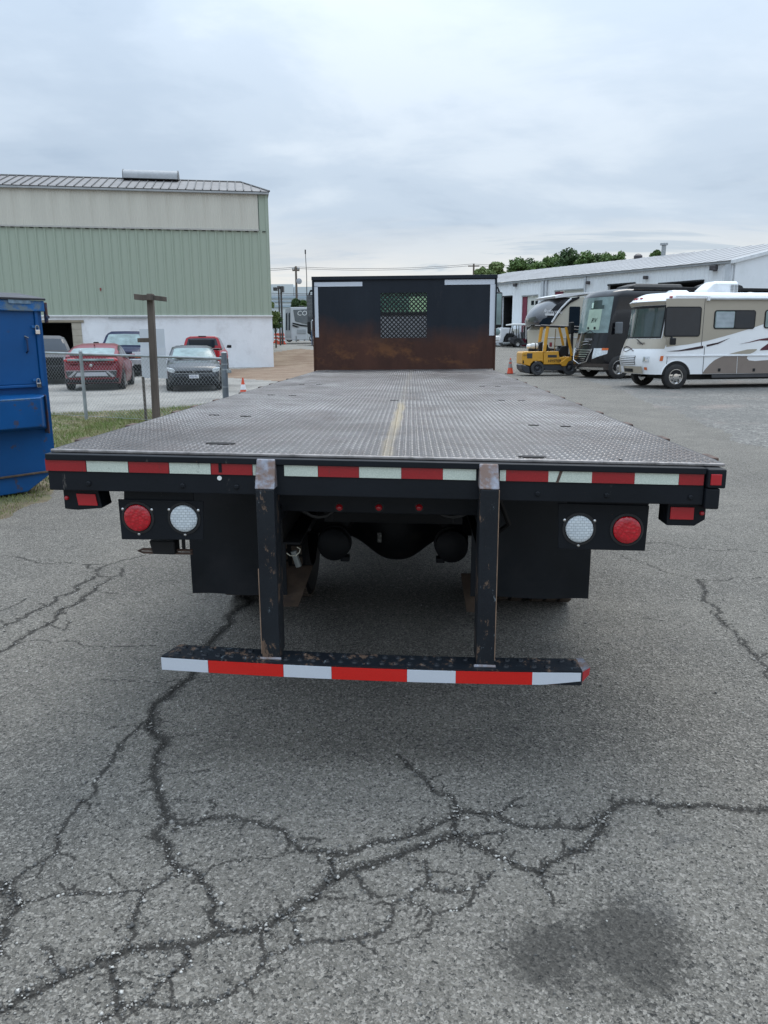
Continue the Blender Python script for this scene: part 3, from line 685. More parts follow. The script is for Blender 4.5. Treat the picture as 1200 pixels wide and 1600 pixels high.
    # bumper bar
    yb0 = -.13; yb1 = -.015
    xbl, zbl = tp(253, 1029, yb0); xbr, zbr = tp(910, 1049, yb0); zl2 = tp(253, 1047, yb0)[1]
    zt_b = .352; 
    print('bumper', xbl, zbl, xbr, zbr, zl2)
    zb_top, zb_bot = (zbl+zbr)/2, (zbl+zbr)/2-.052
    def bz(x): return zbl+(zbr-zbl)*(x-xbl)/(xbr-xbl) + (-.012*(1-abs((x-.1)/.75)**2))
    N_ = 22; xs_ = np.linspace(xbl, xbr, N_)
    def bar(y0_, y1_, dz0, dz1, a=xbl, b=xbr, nn=N_):
        m = B(); m.loft([[(x, y0_, bz(x)+dz0), (x, y1_, bz(x)+dz0), (x, y1_, bz(x)+dz1), (x, y0_, bz(x)+dz1)] for x in np.linspace(a, b, nn)]); return m
    bld(bar(yb0, yb0+.006, -.052, 0), 'bumper_face', POSTM)
    # top tread with bent right end
    m = B(); m.loft([[(x+ (.035*(y_-yb0)/(.115) if k == 0 else (-.0)), y_, bz(x)+dz) for y_, dz in ((yb0, 0), (yb1, 0), (yb1, .005), (yb0, .005))] for k, x in enumerate(xs_)]); bld(m, 'bumper_tread', POSTM)
    # right bent tip
    m = B(); zr_ = bz(xbr)
    m.loft([[(xbr, yb0, zr_-.05), (xbr, yb1, zr_-.05), (xbr, yb1, zr_+.005), (xbr, yb0, zr_+.005)], [(xbr+.034, yb0+.03, zr_-.018), (xbr+.025, yb1, zr_-.018), (xbr+.022, yb1, zr_+.012), (xbr+.034, yb0+.03, zr_+.010)]]); bld(m, 'bumper_tip', RAW)
    # buttons on the tread
    m = B()
    for row, y_ in enumerate((yb0+.032, yb0+.088)):
        for k in range(30):
            x = xbl+.05+k*(xbr-xbl-.07)/29+row*.01
            if k < 8 or random.random() < .8:
                m.lathe((x, y_, bz(x)+.0045), [(0, .013), (.004, .011), (.006, .007), (.0035, .0055)], 'z', 10)
    o = bld(m, 'tread_buttons', POSTM, smooth=True); o['kind'] = 'stuff'
    for a, b, mm in ((253, 326, NW), (326, 443, NR), (443, 518, NW), (518, 636, NR), (636, 712, NW), (712, 832, NR), (832, 908, NW)):
        xa, xb = tp(a, 1042, yb0)[0], tp(b, 1050, yb0)[0]
        m = B(); last = b == 908
        m.loft([[(x, yb0-.0035, bz(x)-.050+(max(0, (x-(xb-.14)))*.11 if last else 0)), (x, yb0-.0005, bz(x)-.050+(max(0, (x-(xb-.14)))*.11 if last else 0)), (x, yb0-.0005, bz(x)-.002), (x, yb0-.0035, bz(x)-.002)] for x in np.linspace(xa+.0004, xb-.0004, 8)]); bld(m, 'reflective_tape', mm)
    m = B(); m.loft([[(xbr+.001, yb0-.003, zr_-.036), (xbr+.001, yb0, zr_-.036), (xbr+.001, yb0, zr_+.001), (xbr+.001, yb0-.003, zr_+.001)], [(xbr+.032, yb0+.025, zr_-.020), (xbr+.032, yb0+.028, zr_-.020), (xbr+.034, yb0+.028, zr_+.006), (xbr+.034, yb0+.025, zr_+.006)]]); bld(m, 'reflective_tape', REDLENS)
    # weld beads at the post feet
    for sgn, px in ((-1, 424), (1, 757)):
        x = tp(px, 1040, -.1)[0]; bld(B().tube([(x-.04, -.105, bz(x)+.008), (x, -.108, bz(x)+.010), (x+.04, -.105, bz(x)+.008)], .006, 8), 'weld_bead', RAW, smooth=True)
    # crossmember with three clearance lights
    xa, za = tp(430, 778, .14); xb, zb_ = tp(760, 806, .14)
    bld(B().box(xa, xb, .14, .20, zb_, za+.02), 'crossmember', BP, .003)
    for px in (530, 592, 655):
        x, z_ = tp(px, 793, .135); o = bld(B().lathe((x, .138, z_), [(0, .014), (-.006, .013), (-.012, .008), (-.014, .001)], 'y', 14), 'clearance_light', REDLENS, smooth=True)
        bld(B().disc((x, .1385, z_), .020, 'y', .003, 16), 'light_bezel', BLACKPL)
    # tail light panels
    LEDR = NT('red_led_lens'); s = LEDR; v = s.voro(70, 'Distance', s.vec((1, 1, 1.2))); c = s.mix(s.ramp(v, [(.2, 0.), (.6, 1.)]), (.60, .004, .018), (.42, .003, .012)); s.set('Base Color', c); s.set('Roughness', .2); s.set('Coat Weight', .6); s.bump(v, .002); LEDR = s.m
    s = NT('white_led_lens'); br = s.N('ShaderNodeTexBrick'); s.L(s.vec((1, 1, 1)), br.inputs[0])
    mpv = s.N('ShaderNodeMapping'); s.L(s.tc.outputs['Object'], mpv.inputs[0]); mpv.inputs['Rotation'].default_value = (R(-90), 0, 0); s.L(mpv.outputs[0], br.inputs[0])
    br.inputs['Scale'].default_value = 1; br.inputs['Brick Width'].default_value = .016; br.inputs['Row Height'].default_value = .010; br.inputs['Mortar Size'].default_value = .0012
    br.inputs['Color1'].default_value = (.74, .80, .83, 1); br.inputs['Color2'].default_value = (.60, .66, .70, 1); br.inputs['Mortar'].default_value = (.42, .47, .50, 1)
    s.set('Base Color', br.outputs[0]); s.set('Roughness', .15); s.set('Coat Weight', .5); LEDW = s.m
    def panel(side):
        if side < 0: poly = [(183, 779), (194, 779), (194, 768), (303, 768), (303, 784), (318, 784), (318, 843), (186, 843)]; lights = [(214.5, 809.5, LEDR), (287, 810.5, LEDW)]
        else: poly = [(878, 786), (892, 786), (892, 776), (1024, 776), (1015, 789), (1009, 861), (878, 858)]; lights = [(905.5, 827, LEDW), (980, 828.5, LEDR)]
        P = [tp(a, b, .02) for a, b in poly]
        if side > 0: P = [tp(a, b, .02) for a, b in [(872, 786), (1015, 790), (1008, 861), (872, 858)]]
        else: P = [tp(a, b, .02) for a, b in [(184, 780), (318, 783), (318, 844), (190, 843)]]
        bld(B().prism(P, 'y', .020, .026), 'light_panel', BP, .004)
        P2 = [tp(a, b, .03) for a, b in ([(194, 768), (302, 770), (302, 784), (194, 781)] if side < 0 else [(886, 776), (1026, 772), (1012, 790), (886, 790)])]
        bld(B().prism(P2, 'y', .028, .034), 'panel_hanger', BP)
        for px, py, mm in lights:
            x, z_ = tp(px, py, .012); r_ = .0515
            bld(B().lathe((x, .0205, z_), [(0, r_+.012), (-.004, r_+.011), (-.006, r_+.003), (-.002, r_+.001), (0, r_)], 'y', 36), 'light_gasket', RUBBER, smooth=True)
            bld(B().lathe((x, .018, z_), [(0, r_), (-.006, r_*.99), (-.010, r_*.9), (-.0125, r_*.6), (-.013, .001)], 'y', 36), 'brake_light' if mm is LEDR else 'reverse_light', mm, smooth=True)
            if side > 0 and mm is LEDR: continue
            for a in (30, 150, 270):
                bx, bz_ = x+.064*math.cos(R(a)), z_+.064*math.sin(R(a))
                bld(B().lathe((bx, .020, bz_), [(0, .006), (-.003, .0055), (-.005, .002)], 'y', 10), 'bolt', CHROME, smooth=True)
    panel(-1); panel(1)
    # marker light boxes hanging under the beam
    def pbox(front, side_, red, dot):
        F_ = [tp(a, b, .0) for a, b in front]; 
        secs = [[(x, .0, z_) for x, z_ in F_], [(x+(.0), .10, z_) for x, z_ in F_]]
        bld(B().loft(secs), 'marker_box', BP, .004)
        x0_, z0_ = tp(red[0], red[1], -.003); x1_, z1_ = tp(red[2], red[3], -.003)
        bld(B().prism([(x0_, z0_), (x1_-.006, z0_-.001), (x1_, z1_), (x0_+.006, z1_)] if front[0][0] < 600 else [(x0_, z0_), (x1_, z0_), (x1_, z1_), (x0_, z1_)], 'y', -.006, -.0005), 'marker_lens', REDLENS, .001)
        x2, z2 = tp(dot[0], dot[1], -.002); bld(B().lathe((x2, -.0005, z2), [(0, .009), (-.006, .007), (-.009, .001)], 'y', 12), 'side_marker', REDLENS, smooth=True)
    pbox([(98, 764), (153, 766), (160, 794), (120, 797), (101, 795)], None, (119, 771, 153, 790), (104, 778))
    pbox([(1044, 786), (1104, 788), (1102, 812), (1085, 822), (1041, 821)], None, (1048, 792, 1083, 812), (1097, 802))
    # trailer socket bracket below left panel
    x0_, z0_ = tp(235, 843, .12); x1_, z1_ = tp(276, 865, .12)
    bld(B().prism([(x0_, z0_), (x1_, z0_), (x1_, z1_), (x0_+.012, z1_), (x0_+.004, z0_-.02)], 'y', .10, .17), 'socket_body', BLACKPL, .005)
    xa, za = tp(217, 857, .14); xb, zb2 = tp(302, 864, .14)
    bld(B().tube([(xa+.02, .13, za), (xa, .13, (za+zb2)/2), (xa+.02, .13, zb2), (xb, .13, zb2)], .005, 6), 'bracket_strap', RUSTEDGE)
    bld(B().tube([(xa+.02, .13, za), (xb, .13, za)], .006, 6), 'bracket_strap', RUSTEDGE)
    x2, z2 = tp(287, 843, .14); bld(B().box(x2-.006, x2+.006, .13, .14, z2-.045, z2+.03), 'bracket_strap', BLACKPL)
    # mud flaps
    FL = mat('mudflap_rubber', (.008, .011, .015), .55, var=.4, spec=.3, sc=1.6, dirt=(.03, .031, .035), dsc=2.4, damt=.6, bump=.002, bsc=4)
    for a, b, yb_, yt in ((301, 448, 927, 700), (735, 920, 932, 700)):
        xa, zz = tp(a, yb_, 1.3); xb, z3 = tp(b, yb_ if a < 600 else 933, 1.3)
        m = B(); secs = []
        for k in range(13):
            x = xa+(xb-xa)*k/12; secs.append([(x, 1.30+.012*math.sin(k*.7), zz), (x, 1.312+.012*math.sin(k*.7), zz), (x, 1.312+.004*math.sin(k), 1.06), (x, 1.30+.004*math.sin(k), 1.06)])
        bld(m.loft(secs), 'mud_flap', FL, smooth=True)
        bld(B().box(xa-.01, xb+.01, 1.285, 1.33, 1.06, 1.10), 'flap_hanger', BP, .003)
    AY = 2.0
    # tapered inner splash boards, dusty
    TAN_ = mat('dusty_board', (.10, .066, .044), .85, var=.3, sc=9, dirt=(.05, .035, .03), dsc=6, damt=.7)
    for q in ([(440, 884), (489, 884), (466, 948), (440, 948)], [(720, 897), (752, 897), (750, 958), (729, 956)]):
        P_ = [(tp(a, b, 1.55 if b < 930 else 1.22), 1.55 if b < 930 else 1.22) for a, b in q]; bld(B().loft([[(p_[0], y_+dy, p_[1]) for p_, y_ in P_] for dy in (0, .02)]), 'splash_board', TAN_, .002)
    # chassis
    CH = mat('chassis_black', (.007, .008, .010), .6, var=.3, spec=.25, dirt=(.03, .027, .024), dsc=5, damt=.5)
    DUST = mat('dusty_brown_rubber', (.075, .056, .042), .85, var=.3, sc=5, dirt=(.03, .027, .025), dsc=4, damt=.5)
    for sx in (-1, 1):
        bld(B().box(sx*.43, sx*.44, .22, 12.2, .80, 1.06), 'frame_rail', CH, .002)
        bld(B().box(sx*.36, sx*.43, .22, 12.2, 1.052, 1.06), 'frame_rail', CH)
        bld(B().box(sx*.36, sx*.43, .22, 12.2, .80, .808), 'frame_rail', CH)
        # leaf springs
        for k in range(5):
            L2 = .72-.1*k; m = B(); m.loft([[(sx*.47+dx, 2.0+L2*t, .66-.028*k-.10*(1-t*t)+dz+.10) for dx, dz in ((-.04, 0), (.04, 0), (.04, .016), (-.04, .016))] for t in np.linspace(-1, 1, 9)]); bld(m, 'leaf_spring', CH)
        bld(B().tube([(sx*.47, 1.6, .95), (sx*.47, 1.62, .72)], .03, 8), 'spring_shackle', CH)
        bld(B().tube([(sx*.34, .9, 1.0), (sx*.36, 2.15, .62)], .018, 8), 'shock_absorber', mat('shock_grey', (.12, .12, .12), .5, .3), smooth=True)
    # between and beside the rails: cross members; unseen air tanks and boxes added to block side light
    for y_ in (1.05, 1.55, 2.7, 3.9, 5.4, 7.): bld(B().box(-.355, .355, y_, y_+.012, .70 if y_ < 2 else .80, 1.05), 'frame_crossmember', CH, .002)
    for sx in (-1, 1):
        bld(B().box(sx*.80, sx*1.20, 3.5, 4.9, .42, 1.0), 'added_tool_box', CH, .01); bld(B().box(sx*.7, sx*1.2, 6.9, 8.3, .35, 1.05), 'added_battery_box', CH, .01)
        bld(B().tube([(sx*.22, 2.95, .70), (sx*.22, 3.75, .70)], .12, 16), 'added_air_tank', CH, smooth=True)
        bld(B().box(sx*.44, sx*.50, 1.15, 1.45, .62, 1.0), 'hanger_bracket', CH, .006); bld(B().box(sx*.44, sx*.52, 2.6, 2.8, .55, 1.0), 'hanger_bracket', CH, .006)
        bld(B().tube([(sx*.30, AY-.12, .50), (sx*.30, AY-.30, .56)], .035, 8), 'chamber_bracket', CH); bld(B().box(sx*.36, sx*.52, AY-.06, AY+.06, .56, .72), 'spring_seat', CH, .006)
        for y_ in (-.05, .05): bld(B().tube([(sx*.42, AY+y_, .36), (sx*.42, AY+y_, .84)], .012, 6), 'u_bolt', CH)
    bld(B().box(-.30, .30, .9, 1.0, .74, .80), 'tank_strap', CH, .004)
    for y in np.arange(.6, 8.4, .42):
        bld(B().box(-1.2, 1.2, y, y+.04, 1.075, 1.19), 'cross_bearer', CH)
    for sx in (-1, 1): bld(B().box(sx*.40, sx*.47, .3, 8.4, 1.062, 1.075), 'long_sill', CH)
    # axle housing with differential bowl
    secs = []
    for x in np.linspace(-.62, .62, 41):
        b = math.exp(-(abs(x)/.21)**2.6); rz_ = .10+.145*b; ry = .075+.16*b
        zc = .50-.015*b
        secs.append([(x, AY+ry*math.cos(t), zc+rz_*math.sin(t)) for t in (2*math.pi*k/20 for k in range(20))])
    bld(B().loft(secs), 'axle_housing', CH, smooth=60)
    x, z_ = tp(630, 826, AY-.2); bld(B().lathe((x, AY-.20, z_), [(0, .03), (-.02, .028), (-.022, .012), (-.01, .01)], 'y', 14), 'filler_plug', mat('oily_brass', (.14, .09, .04), .5, .5), smooth=True)
    x, z_ = tp(593, 840, AY-.26)
    bld(B().box(x-.012, x+.012, AY-.262, AY-.258, z_-.03, z_+.03), 'axle_tag', mat('pale_tag', (.3, .3, .28), .6, dirt=(.02, .02, .02), dsc=60, dth=(.4, .5)))
    # brake chambers
    for px, py, r_px in ((523, 847, 23), (705, 850, 23)):
        x, z_ = tp(px, py, AY-.4); r_ = .094
        bld(B().lathe((x, AY-.45, z_), [(-.05, .02), (-.045, r_*.7), (-.02, r_), (.05, r_), (.055, r_*1.08), (.07, r_*1.08), (.075, r_), (.15, r_*.9), (.18, r_*.4)], 'y', 26), 'brake_chamber', CH, smooth=True)
        bld(B().box(x+(.04 if px < 600 else -.09), x+(.09 if px < 600 else -.04), AY-.47, AY-.4, z_-r_*1.05, z_-r_*.75), 'chamber_clamp', CH, .004)
    # wire loop
    pts = [tp(448, 864, .7), tp(453, 868, .7), tp(462, 868.5, .7), tp(468, 863, .7), tp(469, 858, .7), tp(464, 854.5, .7)]
    pts = [(a, .7, b) for a, b in pts]
    sm = []
    for i in range(len(pts)-1):
        for k in range(4):
            t = k/4; sm.append(tuple(pts[i][j]*(1-t)+pts[i+1][j]*t for j in range(3)))
    bld(B().tube(sm+[pts[-1]], .0022, 6), 'loose_wire', mat('pale_wire', (.62, .60, .5), .5))
    x, z_ = tp(463, 876, .9); bld(B().tube([(x-.012, .9, z_+.05), (x+.012, .9, z_-.03)], .016, 8), 'air_valve', mat('grey_alloy', (.22, .24, .24), .4, .5), smooth=True)
    for k, (x0_, x1_, y_, zz, rr) in enumerate(((-.42, -.18, .5, .90, .009), (-.40, -.02, .8, .86, .007), (.40, .1, .65, .88, .009), (.38, .22, 1.1, .80, .008), (-.36, -.25, 1.2, .78, .008))):
        bld(B().tube([(x0_*(1-t)+x1_*t, y_+.25*t, zz-.10*math.sin(math.pi*t)+.06*t) for t in np.linspace(0, 1, 9)], rr, 6), 'air_hose', CH if k % 2 else mat('dull_hose', (.03, .032, .035), .5), smooth=True)
    for x_ in (-1.1, -.75, -.55, .55, .8, 1.1): bld(B().lathe((x_, -.0405, ZD-.12), [(0, .010), (-.004, .010), (-.006, .006)], 'y', 6), 'bolt', BP)
    for sx in (-1, 1):
        bld(B().tube([(sx*.46, .45, .98), (sx*.52, .5, .84), (sx*.47, .55, .78)], .012, 6), 'air_line', CH)
        bld(B().box(sx*.40, sx*.46, 2.0, 2.05, .34, .78), 'spring_hanger', CH, .004)
        bld(B().box(sx*.355, sx*.43, 1.98, 2.06, .35, .38), 'spring_plate', CH, .004)
    # wheels: duals at the rear, singles in front
    def wheel(x, y, r, w, sx, name='wheel'):
        prof = [(-w/2, r*.60), (-w/2-.008, r*.75), (-w/2, r*.93), (-w/2+.03, r*.995), (0, r), (w/2-.03, r*.995), (w/2, r*.93), (w/2+.008, r*.75), (w/2, r*.60)]
        o = bld(B().ring((x, y, r), prof, 'x', 40), name, CH, smooth=True)
        bld(B().lathe((x, y, r), [(-w*.45, r*.6), (-w*.30, r*.5), (w*.1, r*.3), (w*.1, r*.1), (w*.15, .02)] if sx > 0 else [(w*.45, r*.6), (w*.30, r*.5), (-w*.1, r*.3), (-w*.1, r*.1), (-w*.15, .02)], 'x', 24), 'rim', CH, parent=o, smooth=True)
        t = bmesh.new(); t.free()
        return o
    xi_l = tp(490, 880, 2.35)[0]
    for sx in (-1, 1):
        for k, xx in enumerate((.66, .96)):
            wheel(sx*xx, AY, .485, .25, -sx)
            # tread blocks
            m = B()
            for j in range(44):
                for q in (-.085, 0, .085):
                    a = 2*math.pi*(j+.5*(q == 0))/44; c_, s_ = math.cos(a), math.sin(a)
                    r0, r1 = .478, .492; dw = .03; da = .026
                    P_ = [(sx*xx+q+ex, AY+rr*math.cos(a+ea), .485+rr*math.sin(a+ea)) for rr in (r0, r1) for ex, ea in ((-dw, -da*2), (dw, -da*2), (dw, da*2), (-dw, da*2))]
                    m.add(P_, [(4, 5, 6, 7), (0, 1, 5, 4), (1, 2, 6, 5), (2, 3, 7, 6), (3, 0, 4, 7)])
            o = bld(m, 'tyre_tread', DUST); o['kind'] = 'stuff'
        wheel(sx*.98, 10.6, .485, .28, -sx, 'front_wheel')
    bld(B().tube([(-.8, 10.6, .48), (.8, 10.6, .48)], .06, 12), 'front_axle', CH, smooth=True)
    bld(B().tube([(0, 2.3, .52), (0, 9.5, .72)], .055, 12), 'drive_shaft', CH, smooth=True)
    bld(B().box(-.35, .35, 9.3, 11.6, .6, 1.2), 'engine_block', CH, .03)
    for sx in (-1, 1): bld(B().tube([(sx*.62, 5.2, .72), (sx*.62, 6.6, .72)], .2, 18), 'fuel_tank', mat('tank_alloy', (.3, .3, .3), .4, .7), smooth=True)
    # cab beyond the headboard
    CW = mat('cab_white', (.42, .43, .45), .4, var=.08)
    CABX = 1.12
    cy0, cy1 = 9.0, 10.9
    secs = []
    for z_, ins, yr in ((1.0, 0, 0), (1.55, 0, 0), (1.9, .02, 0), (2.30, .09, .06), (2.42, .20, .14)):
        a = CABX-ins; secs.append([(-a, cy0+yr, z_), (a, cy0+yr, z_), (a, cy1-yr*1.5, z_), (-a, cy1-yr*1.5, z_)])
    # rear wall with real window opening: lower shell, pillars, roof
    zw0, zw1 = tp(630, 491, 9.)[1], tp(630, 459, 9.)[1]
    bld(B().box(-CABX, CABX, cy0, cy0+.04, 1.0, zw0), 'cab_back_panel', CW, .02)
    bld(B().box(-CABX, -.52, cy0, cy0+.04, zw0, zw1+.04), 'cab_back_panel', CW, .01); bld(B().box(.52, CABX, cy0, cy0+.04, zw0, zw1+.04), 'cab_back_panel', CW, .01)
    bld(B().box(-CABX, CABX, cy0, cy0+.04, zw1+.04, 2.50), 'cab_back_panel', CW, .02)
    bld(B().box(-.52, .52, cy0-.01, cy0+.02, zw0-.015, zw0+.03), 'window_seal', RUBBER, .004)
    for sx in (-1, 1): bld(B().box(sx*(CABX-.04), sx*CABX, cy0+.042, cy1-.3, 1.0, zw0), 'cab_side', CW, .01); bld(B().box(sx*(CABX-.04), sx*CABX, cy1-.34, cy1-.3, zw0, zw1+.04), 'door_pillar', CW, .01)
    bld(B().box(-CABX, CABX, cy0+.042, cy1-.1, zw1+.05, 2.50), 'cab_roof', CW, .02)
    bld(B().box(-CABX, CABX, cy1-.3, cy1+1.0, .9, zw0-.02), 'bonnet', CW, .06)
    s = NT('green_tinted_screen'); tr = s.N('ShaderNodeBsdfTransparent'); tr.inputs[0].default_value = (.66, .76, .70, 1); gl = s.N('ShaderNodeBsdfGlossy'); gl.inputs['Roughness'].default_value = .03
    fr = s.N('ShaderNodeFresnel'); fr.inputs[0].default_value = 1.5; ms = s.N('ShaderNodeMixShader'); s.L(fr.outputs[0], ms.inputs[0]); s.L(tr.outputs[0], ms.inputs[1]); s.L(gl.outputs[0], ms.inputs[2]); s.L(ms.outputs[0], s.out.inputs[0])
    bld(B().box(-CABX+.05, CABX-.05, cy1-.26, cy1-.255, zw0, zw1+.05), 'windscreen', s.m)
    bld(B().box(-.519, .519, cy0+.025, cy0+.029, zw0+.03, zw1+.039), 'rear_window', s.m)
    for sx in (-.55, .55): bld(B().box(sx-.2, sx+.2, 9.7, 9.85, 1.2, zw0+.08), 'cab_seat', BLACKPL, .05)
    # mirrors, handles, antenna
    MY = 10.6
    for side, x0p, x1p, y0p, y1p in ((-1, 478.5, 492, 461, 522), (1, 771, 784, 456, 512)):
        a, za = tp(x0p, y0p, MY); b, zb3 = tp(x1p, y1p, MY)
        bld(B().box(a, b, MY, MY+.10, zb3, za), 'mirror_housing', BLACKPL, .03, segs=3)
        if side > 0:
            bld(B().box(a+.02, b-.015, MY-.006, MY-.001, zb3+.05, za-.03), 'mirror_glass', PALEGLASS, .01)
            a2, z2 = tp(784, 513, MY); bld(B().box(a+.0, b-.005, MY+.001, MY+.1, z2-.19, z2+.005), 'convex_mirror', WHITEPAINT, .03); bld(B().lathe(((a+b)/2, MY-.001, z2-.06), [(0, .055), (-.012, .04), (-.016, .002)], 'y', 16), 'mirror_glass', PALEGLASS, smooth=True)
        else:
            m = B()
            for k in range(9):
                x = a+.01+k*.018; m.box(x, x+.004, MY-.008, MY-.003, zb3+.2, za-.02)
            for k in range(16): z_ = za-.03-k*.022; m.box(a+.01, b-.01, MY-.0095, MY-.0085, z_, z_+.004)
            o = bld(m, 'mirror_guard', STEEL); o['kind'] = 'stuff'
        xm = (a+b)/2
        bld(B().tube([(xm+side*.03, MY+.05, za-.02), (xm, MY+.05, za+.07), (side*CABX, MY+.05, za+.09)], .018, 8), 'mirror_arm', BLACKPL, smooth=True)
        bld(B().tube([(xm, MY+.05, zb3+.02), (xm, MY+.05, zb3-.10), (side*CABX, MY+.05, zb3-.14)], .015, 8), 'mirror_arm', BLACKPL, smooth=True)
    a, za = tp(487, 501, 9.0); b, zb4 = tp(492, 541, 9.0)
    bld(B().tube([(b+.05, 9.0, za), (a+.01, 9.0, za), (a, 9.0, za-.02), (a, 9.0, zb4+.02), (a+.02, 9.0, zb4), (b+.05, 9.0, zb4)], .013, 8), 'grab_handle', CHROME, smooth=True)
    a, za = tp(479.5, 470, MY+.3); b, zb5 = tp(477, 392, MY+.3)
    bld(B().tube([(a, MY+.3, za), ((a+b)/2+.01, MY+.3, (za+zb5)/2), (b, MY+.3, zb5)], [.008, .006, .005], 6), 'aerial', BLACKPL); bld(B().tube([(b, MY+.3, zb5-.05), (b, MY+.3, zb5+.02)], .011, 8), 'aerial_tip', BLACKPL)
    # front fender bits visible beside the headboard
    for side, px0, px1, py0, py1 in ((1, 772, 781, 523, 533),):
        a, za = tp(px0, py0, 9.6); b, zb6 = tp(px1, py1, 9.6); bld(B().box(a-.25, b-.02, 9.4, 9.8, zb6, za-.02), 'step_guard', WHITEPAINT, .02)
truck()
# ------------------------------------------------------------------ buildings
def green_building():
    D1 = 47.3
    A = at_depth(426.5, 531, D1*.976); A[2] = float(g(A[1]))
    Bp = at_depth(0, 531, D1*.976/1.061)
    ang = math.atan2(A[1]-Bp[1], A[0]-Bp[0])
    F = Face(A, ang)                      # s runs to the right (towards the corner), 0 at the corner
    T = thing('metal_warehouse', 'green ribbed metal warehouse with cream upper band and white block base', 'warehouse', A, ang)
    S0 = -34.0
    z = lambda py, px=424: F.uv(px, py)[1]
    ze, zc, zg_, zw = z(302, 415), z(360, 404), z(494), z(494)
    GR = mat('green_ribbed_metal', (.34, .395, .315), .5, .0, var=.07, sc=.8, dirt=(.22, .27, .20), dsc=.7, damt=.45, stretch=(1, 1, .25))
    CRM = mat('cream_translucent_panel', (.54, .52, .45), .5, var=.08, sc=.6, stretch=(1.6, 1, .25), dirt=(.42, .39, .32), dsc=.9, damt=.6)
    WB = mat('whitewashed_block', (.80, .81, .83), .75, var=.05, sc=.8, dirt=(.55, .54, .54), dsc=1.1, dth=(.5, .75), damt=.6, bump=.01, bsc=6)
    RFM = mat('brown_roof_metal', (.20, .19, .185), .6, .05, var=.12, sc=1)
    TRIM = mat('roof_trim', (.33, .34, .34), .5, .2, var=.1)
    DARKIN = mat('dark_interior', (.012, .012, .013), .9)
    # white base wall with a door opening
    so0, so1 = F.uv(80, 520)[0], F.uv(113, 520)[0]; sp1 = F.uv(128, 520)[0]; zo = F.uv(100, 504)[1]
    zb = -.6
    MB().box(S0, so0-1.8, .02, .3, zb, zw-.02).build('base_wall', WB, T); MB().box(sp1, 0, .02, .3, zb, zw-.02).build('base_wall', WB, T)
    MB().box(so0-1.8, sp1, .02, .3, zo+.14, zw-.02).build('base_wall', WB, T)
    BLK = mat('tan_block', (.40, .36, .29), .85, var=.15, sc=2)
    for k in range(8): MB().box(so1, sp1, -.02, .32, zo-.02-(k+1)*.36+.008, zo-.02-k*.36).build('pillar_block', BLK, T, .008)
    MB().box(so0-2, sp1+.15, -.06, .3, zo, zo+.135).build('lintel', mat('weathered_timber', (.28, .24, .18), .85, var=.3, sc=8, stretch=(.2, 1, 1)), T, .01)
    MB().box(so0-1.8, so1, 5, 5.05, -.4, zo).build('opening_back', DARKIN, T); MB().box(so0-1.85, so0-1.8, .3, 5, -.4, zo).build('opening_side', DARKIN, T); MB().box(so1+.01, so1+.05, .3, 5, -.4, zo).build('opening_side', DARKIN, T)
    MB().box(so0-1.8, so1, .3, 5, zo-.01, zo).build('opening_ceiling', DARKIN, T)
    MB().box(S0, .05, -.10, .0, zw-.02, zw+.05).build('drip_flashing', WHITEPAINT, T)
    MB().tube([(F.uv(170, 500)[0], -.08, zw-.10), (F.uv(235, 500)[0], -.08, zw-.10)], .03, 6).build('conduit', STEEL, T)
    # foot stains / rubble strip
    # green rib sheets, each a piece
    pitch = .49; k = 0; zt_, zb_ = zc-.02, zw+.05
    prof = [(0, 0), (.30, 0), (.335, -.045), (.41, -.045), (.445, 0), (pitch-.004, 0)]
    m = MB(); m.loft([[(a, b, 0) for a, b in prof]+[(a, b+.012, 0) for a, b in prof[::-1]], [(a, b, 1) for a, b in prof]+[(a, b+.012, 1) for a, b in prof[::-1]]])
    src = m.build('rib_sheet', GR, T); src.location = (-pitch, 0, zb_); src.scale = (1, 1, zt_-zb_)
    for k in range(1, int(-S0/pitch)): piece(src, T, (-(k+1)*pitch, 0, zb_+random.uniform(-.006, .006)))
    # tall corner sheet
    scn = F.uv(404, 340)[0]
    piece(src, T, (scn+.03, -.006, zc-.02), scale=((-scn-.03)/pitch, 1, ze-zc+.02))
    MB().box(S0, 0, .014, .28, zw+.0, ze).build('frame_wall', mat('dull_backing', (.12, .15, .13), .8), T)
    # cream band sheets
    w = 2.05; k = 0; s1 = scn-.02
    m = MB(); n = 28; pr = [(w*i/n, .010*math.sin(i*math.pi*.999)+(.018 if i % 2 else 0)) for i in range(n+1)]
    m.loft([[(a, b-.05, 0) for a, b in pr]+[(a, b-.04, 0) for a, b in pr[::-1]], [(a, b-.05, 1) for a, b in pr]+[(a, b-.04, 1) for a, b in pr[::-1]]])
    src = m.build('cream_sheet', CRM, T); src.location = (s1-w, 0, zc+.02); src.scale = (1, 1, ze-zc-.10)
    while s1-w*(k+2) > S0: k += 1; piece(src, T, (s1-w*(k+1), -.004*(k % 2), zc+.02))
    MB().box(S0, scn, -.12, -.06, zc-.05, zc+.03).build('cream_sill', mat('sill', (.42, .41, .38), .5), T)
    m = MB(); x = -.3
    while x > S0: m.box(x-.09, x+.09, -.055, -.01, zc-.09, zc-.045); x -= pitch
    o = m.build('rib_closures', mat('dark_rib_closure', (.03, .035, .03), .9), T); o['kind'] = 'stuff'  # even dark colour on the small closure blocks
    MB().box(S0, .05, -.22, -.06, ze-.10, ze+.0).build('gutter', TRIM, T, .02)
    MB().box(S0, .06, -.20, .3, ze+.002, ze+.05).build('eave_trim', mat('eave_trim_grey', (.12, .12, .12), .5), T)
    # hipped metal roof
    back, rise = 3.2, 1.08; hip = 1.5
    ez = ze+.055
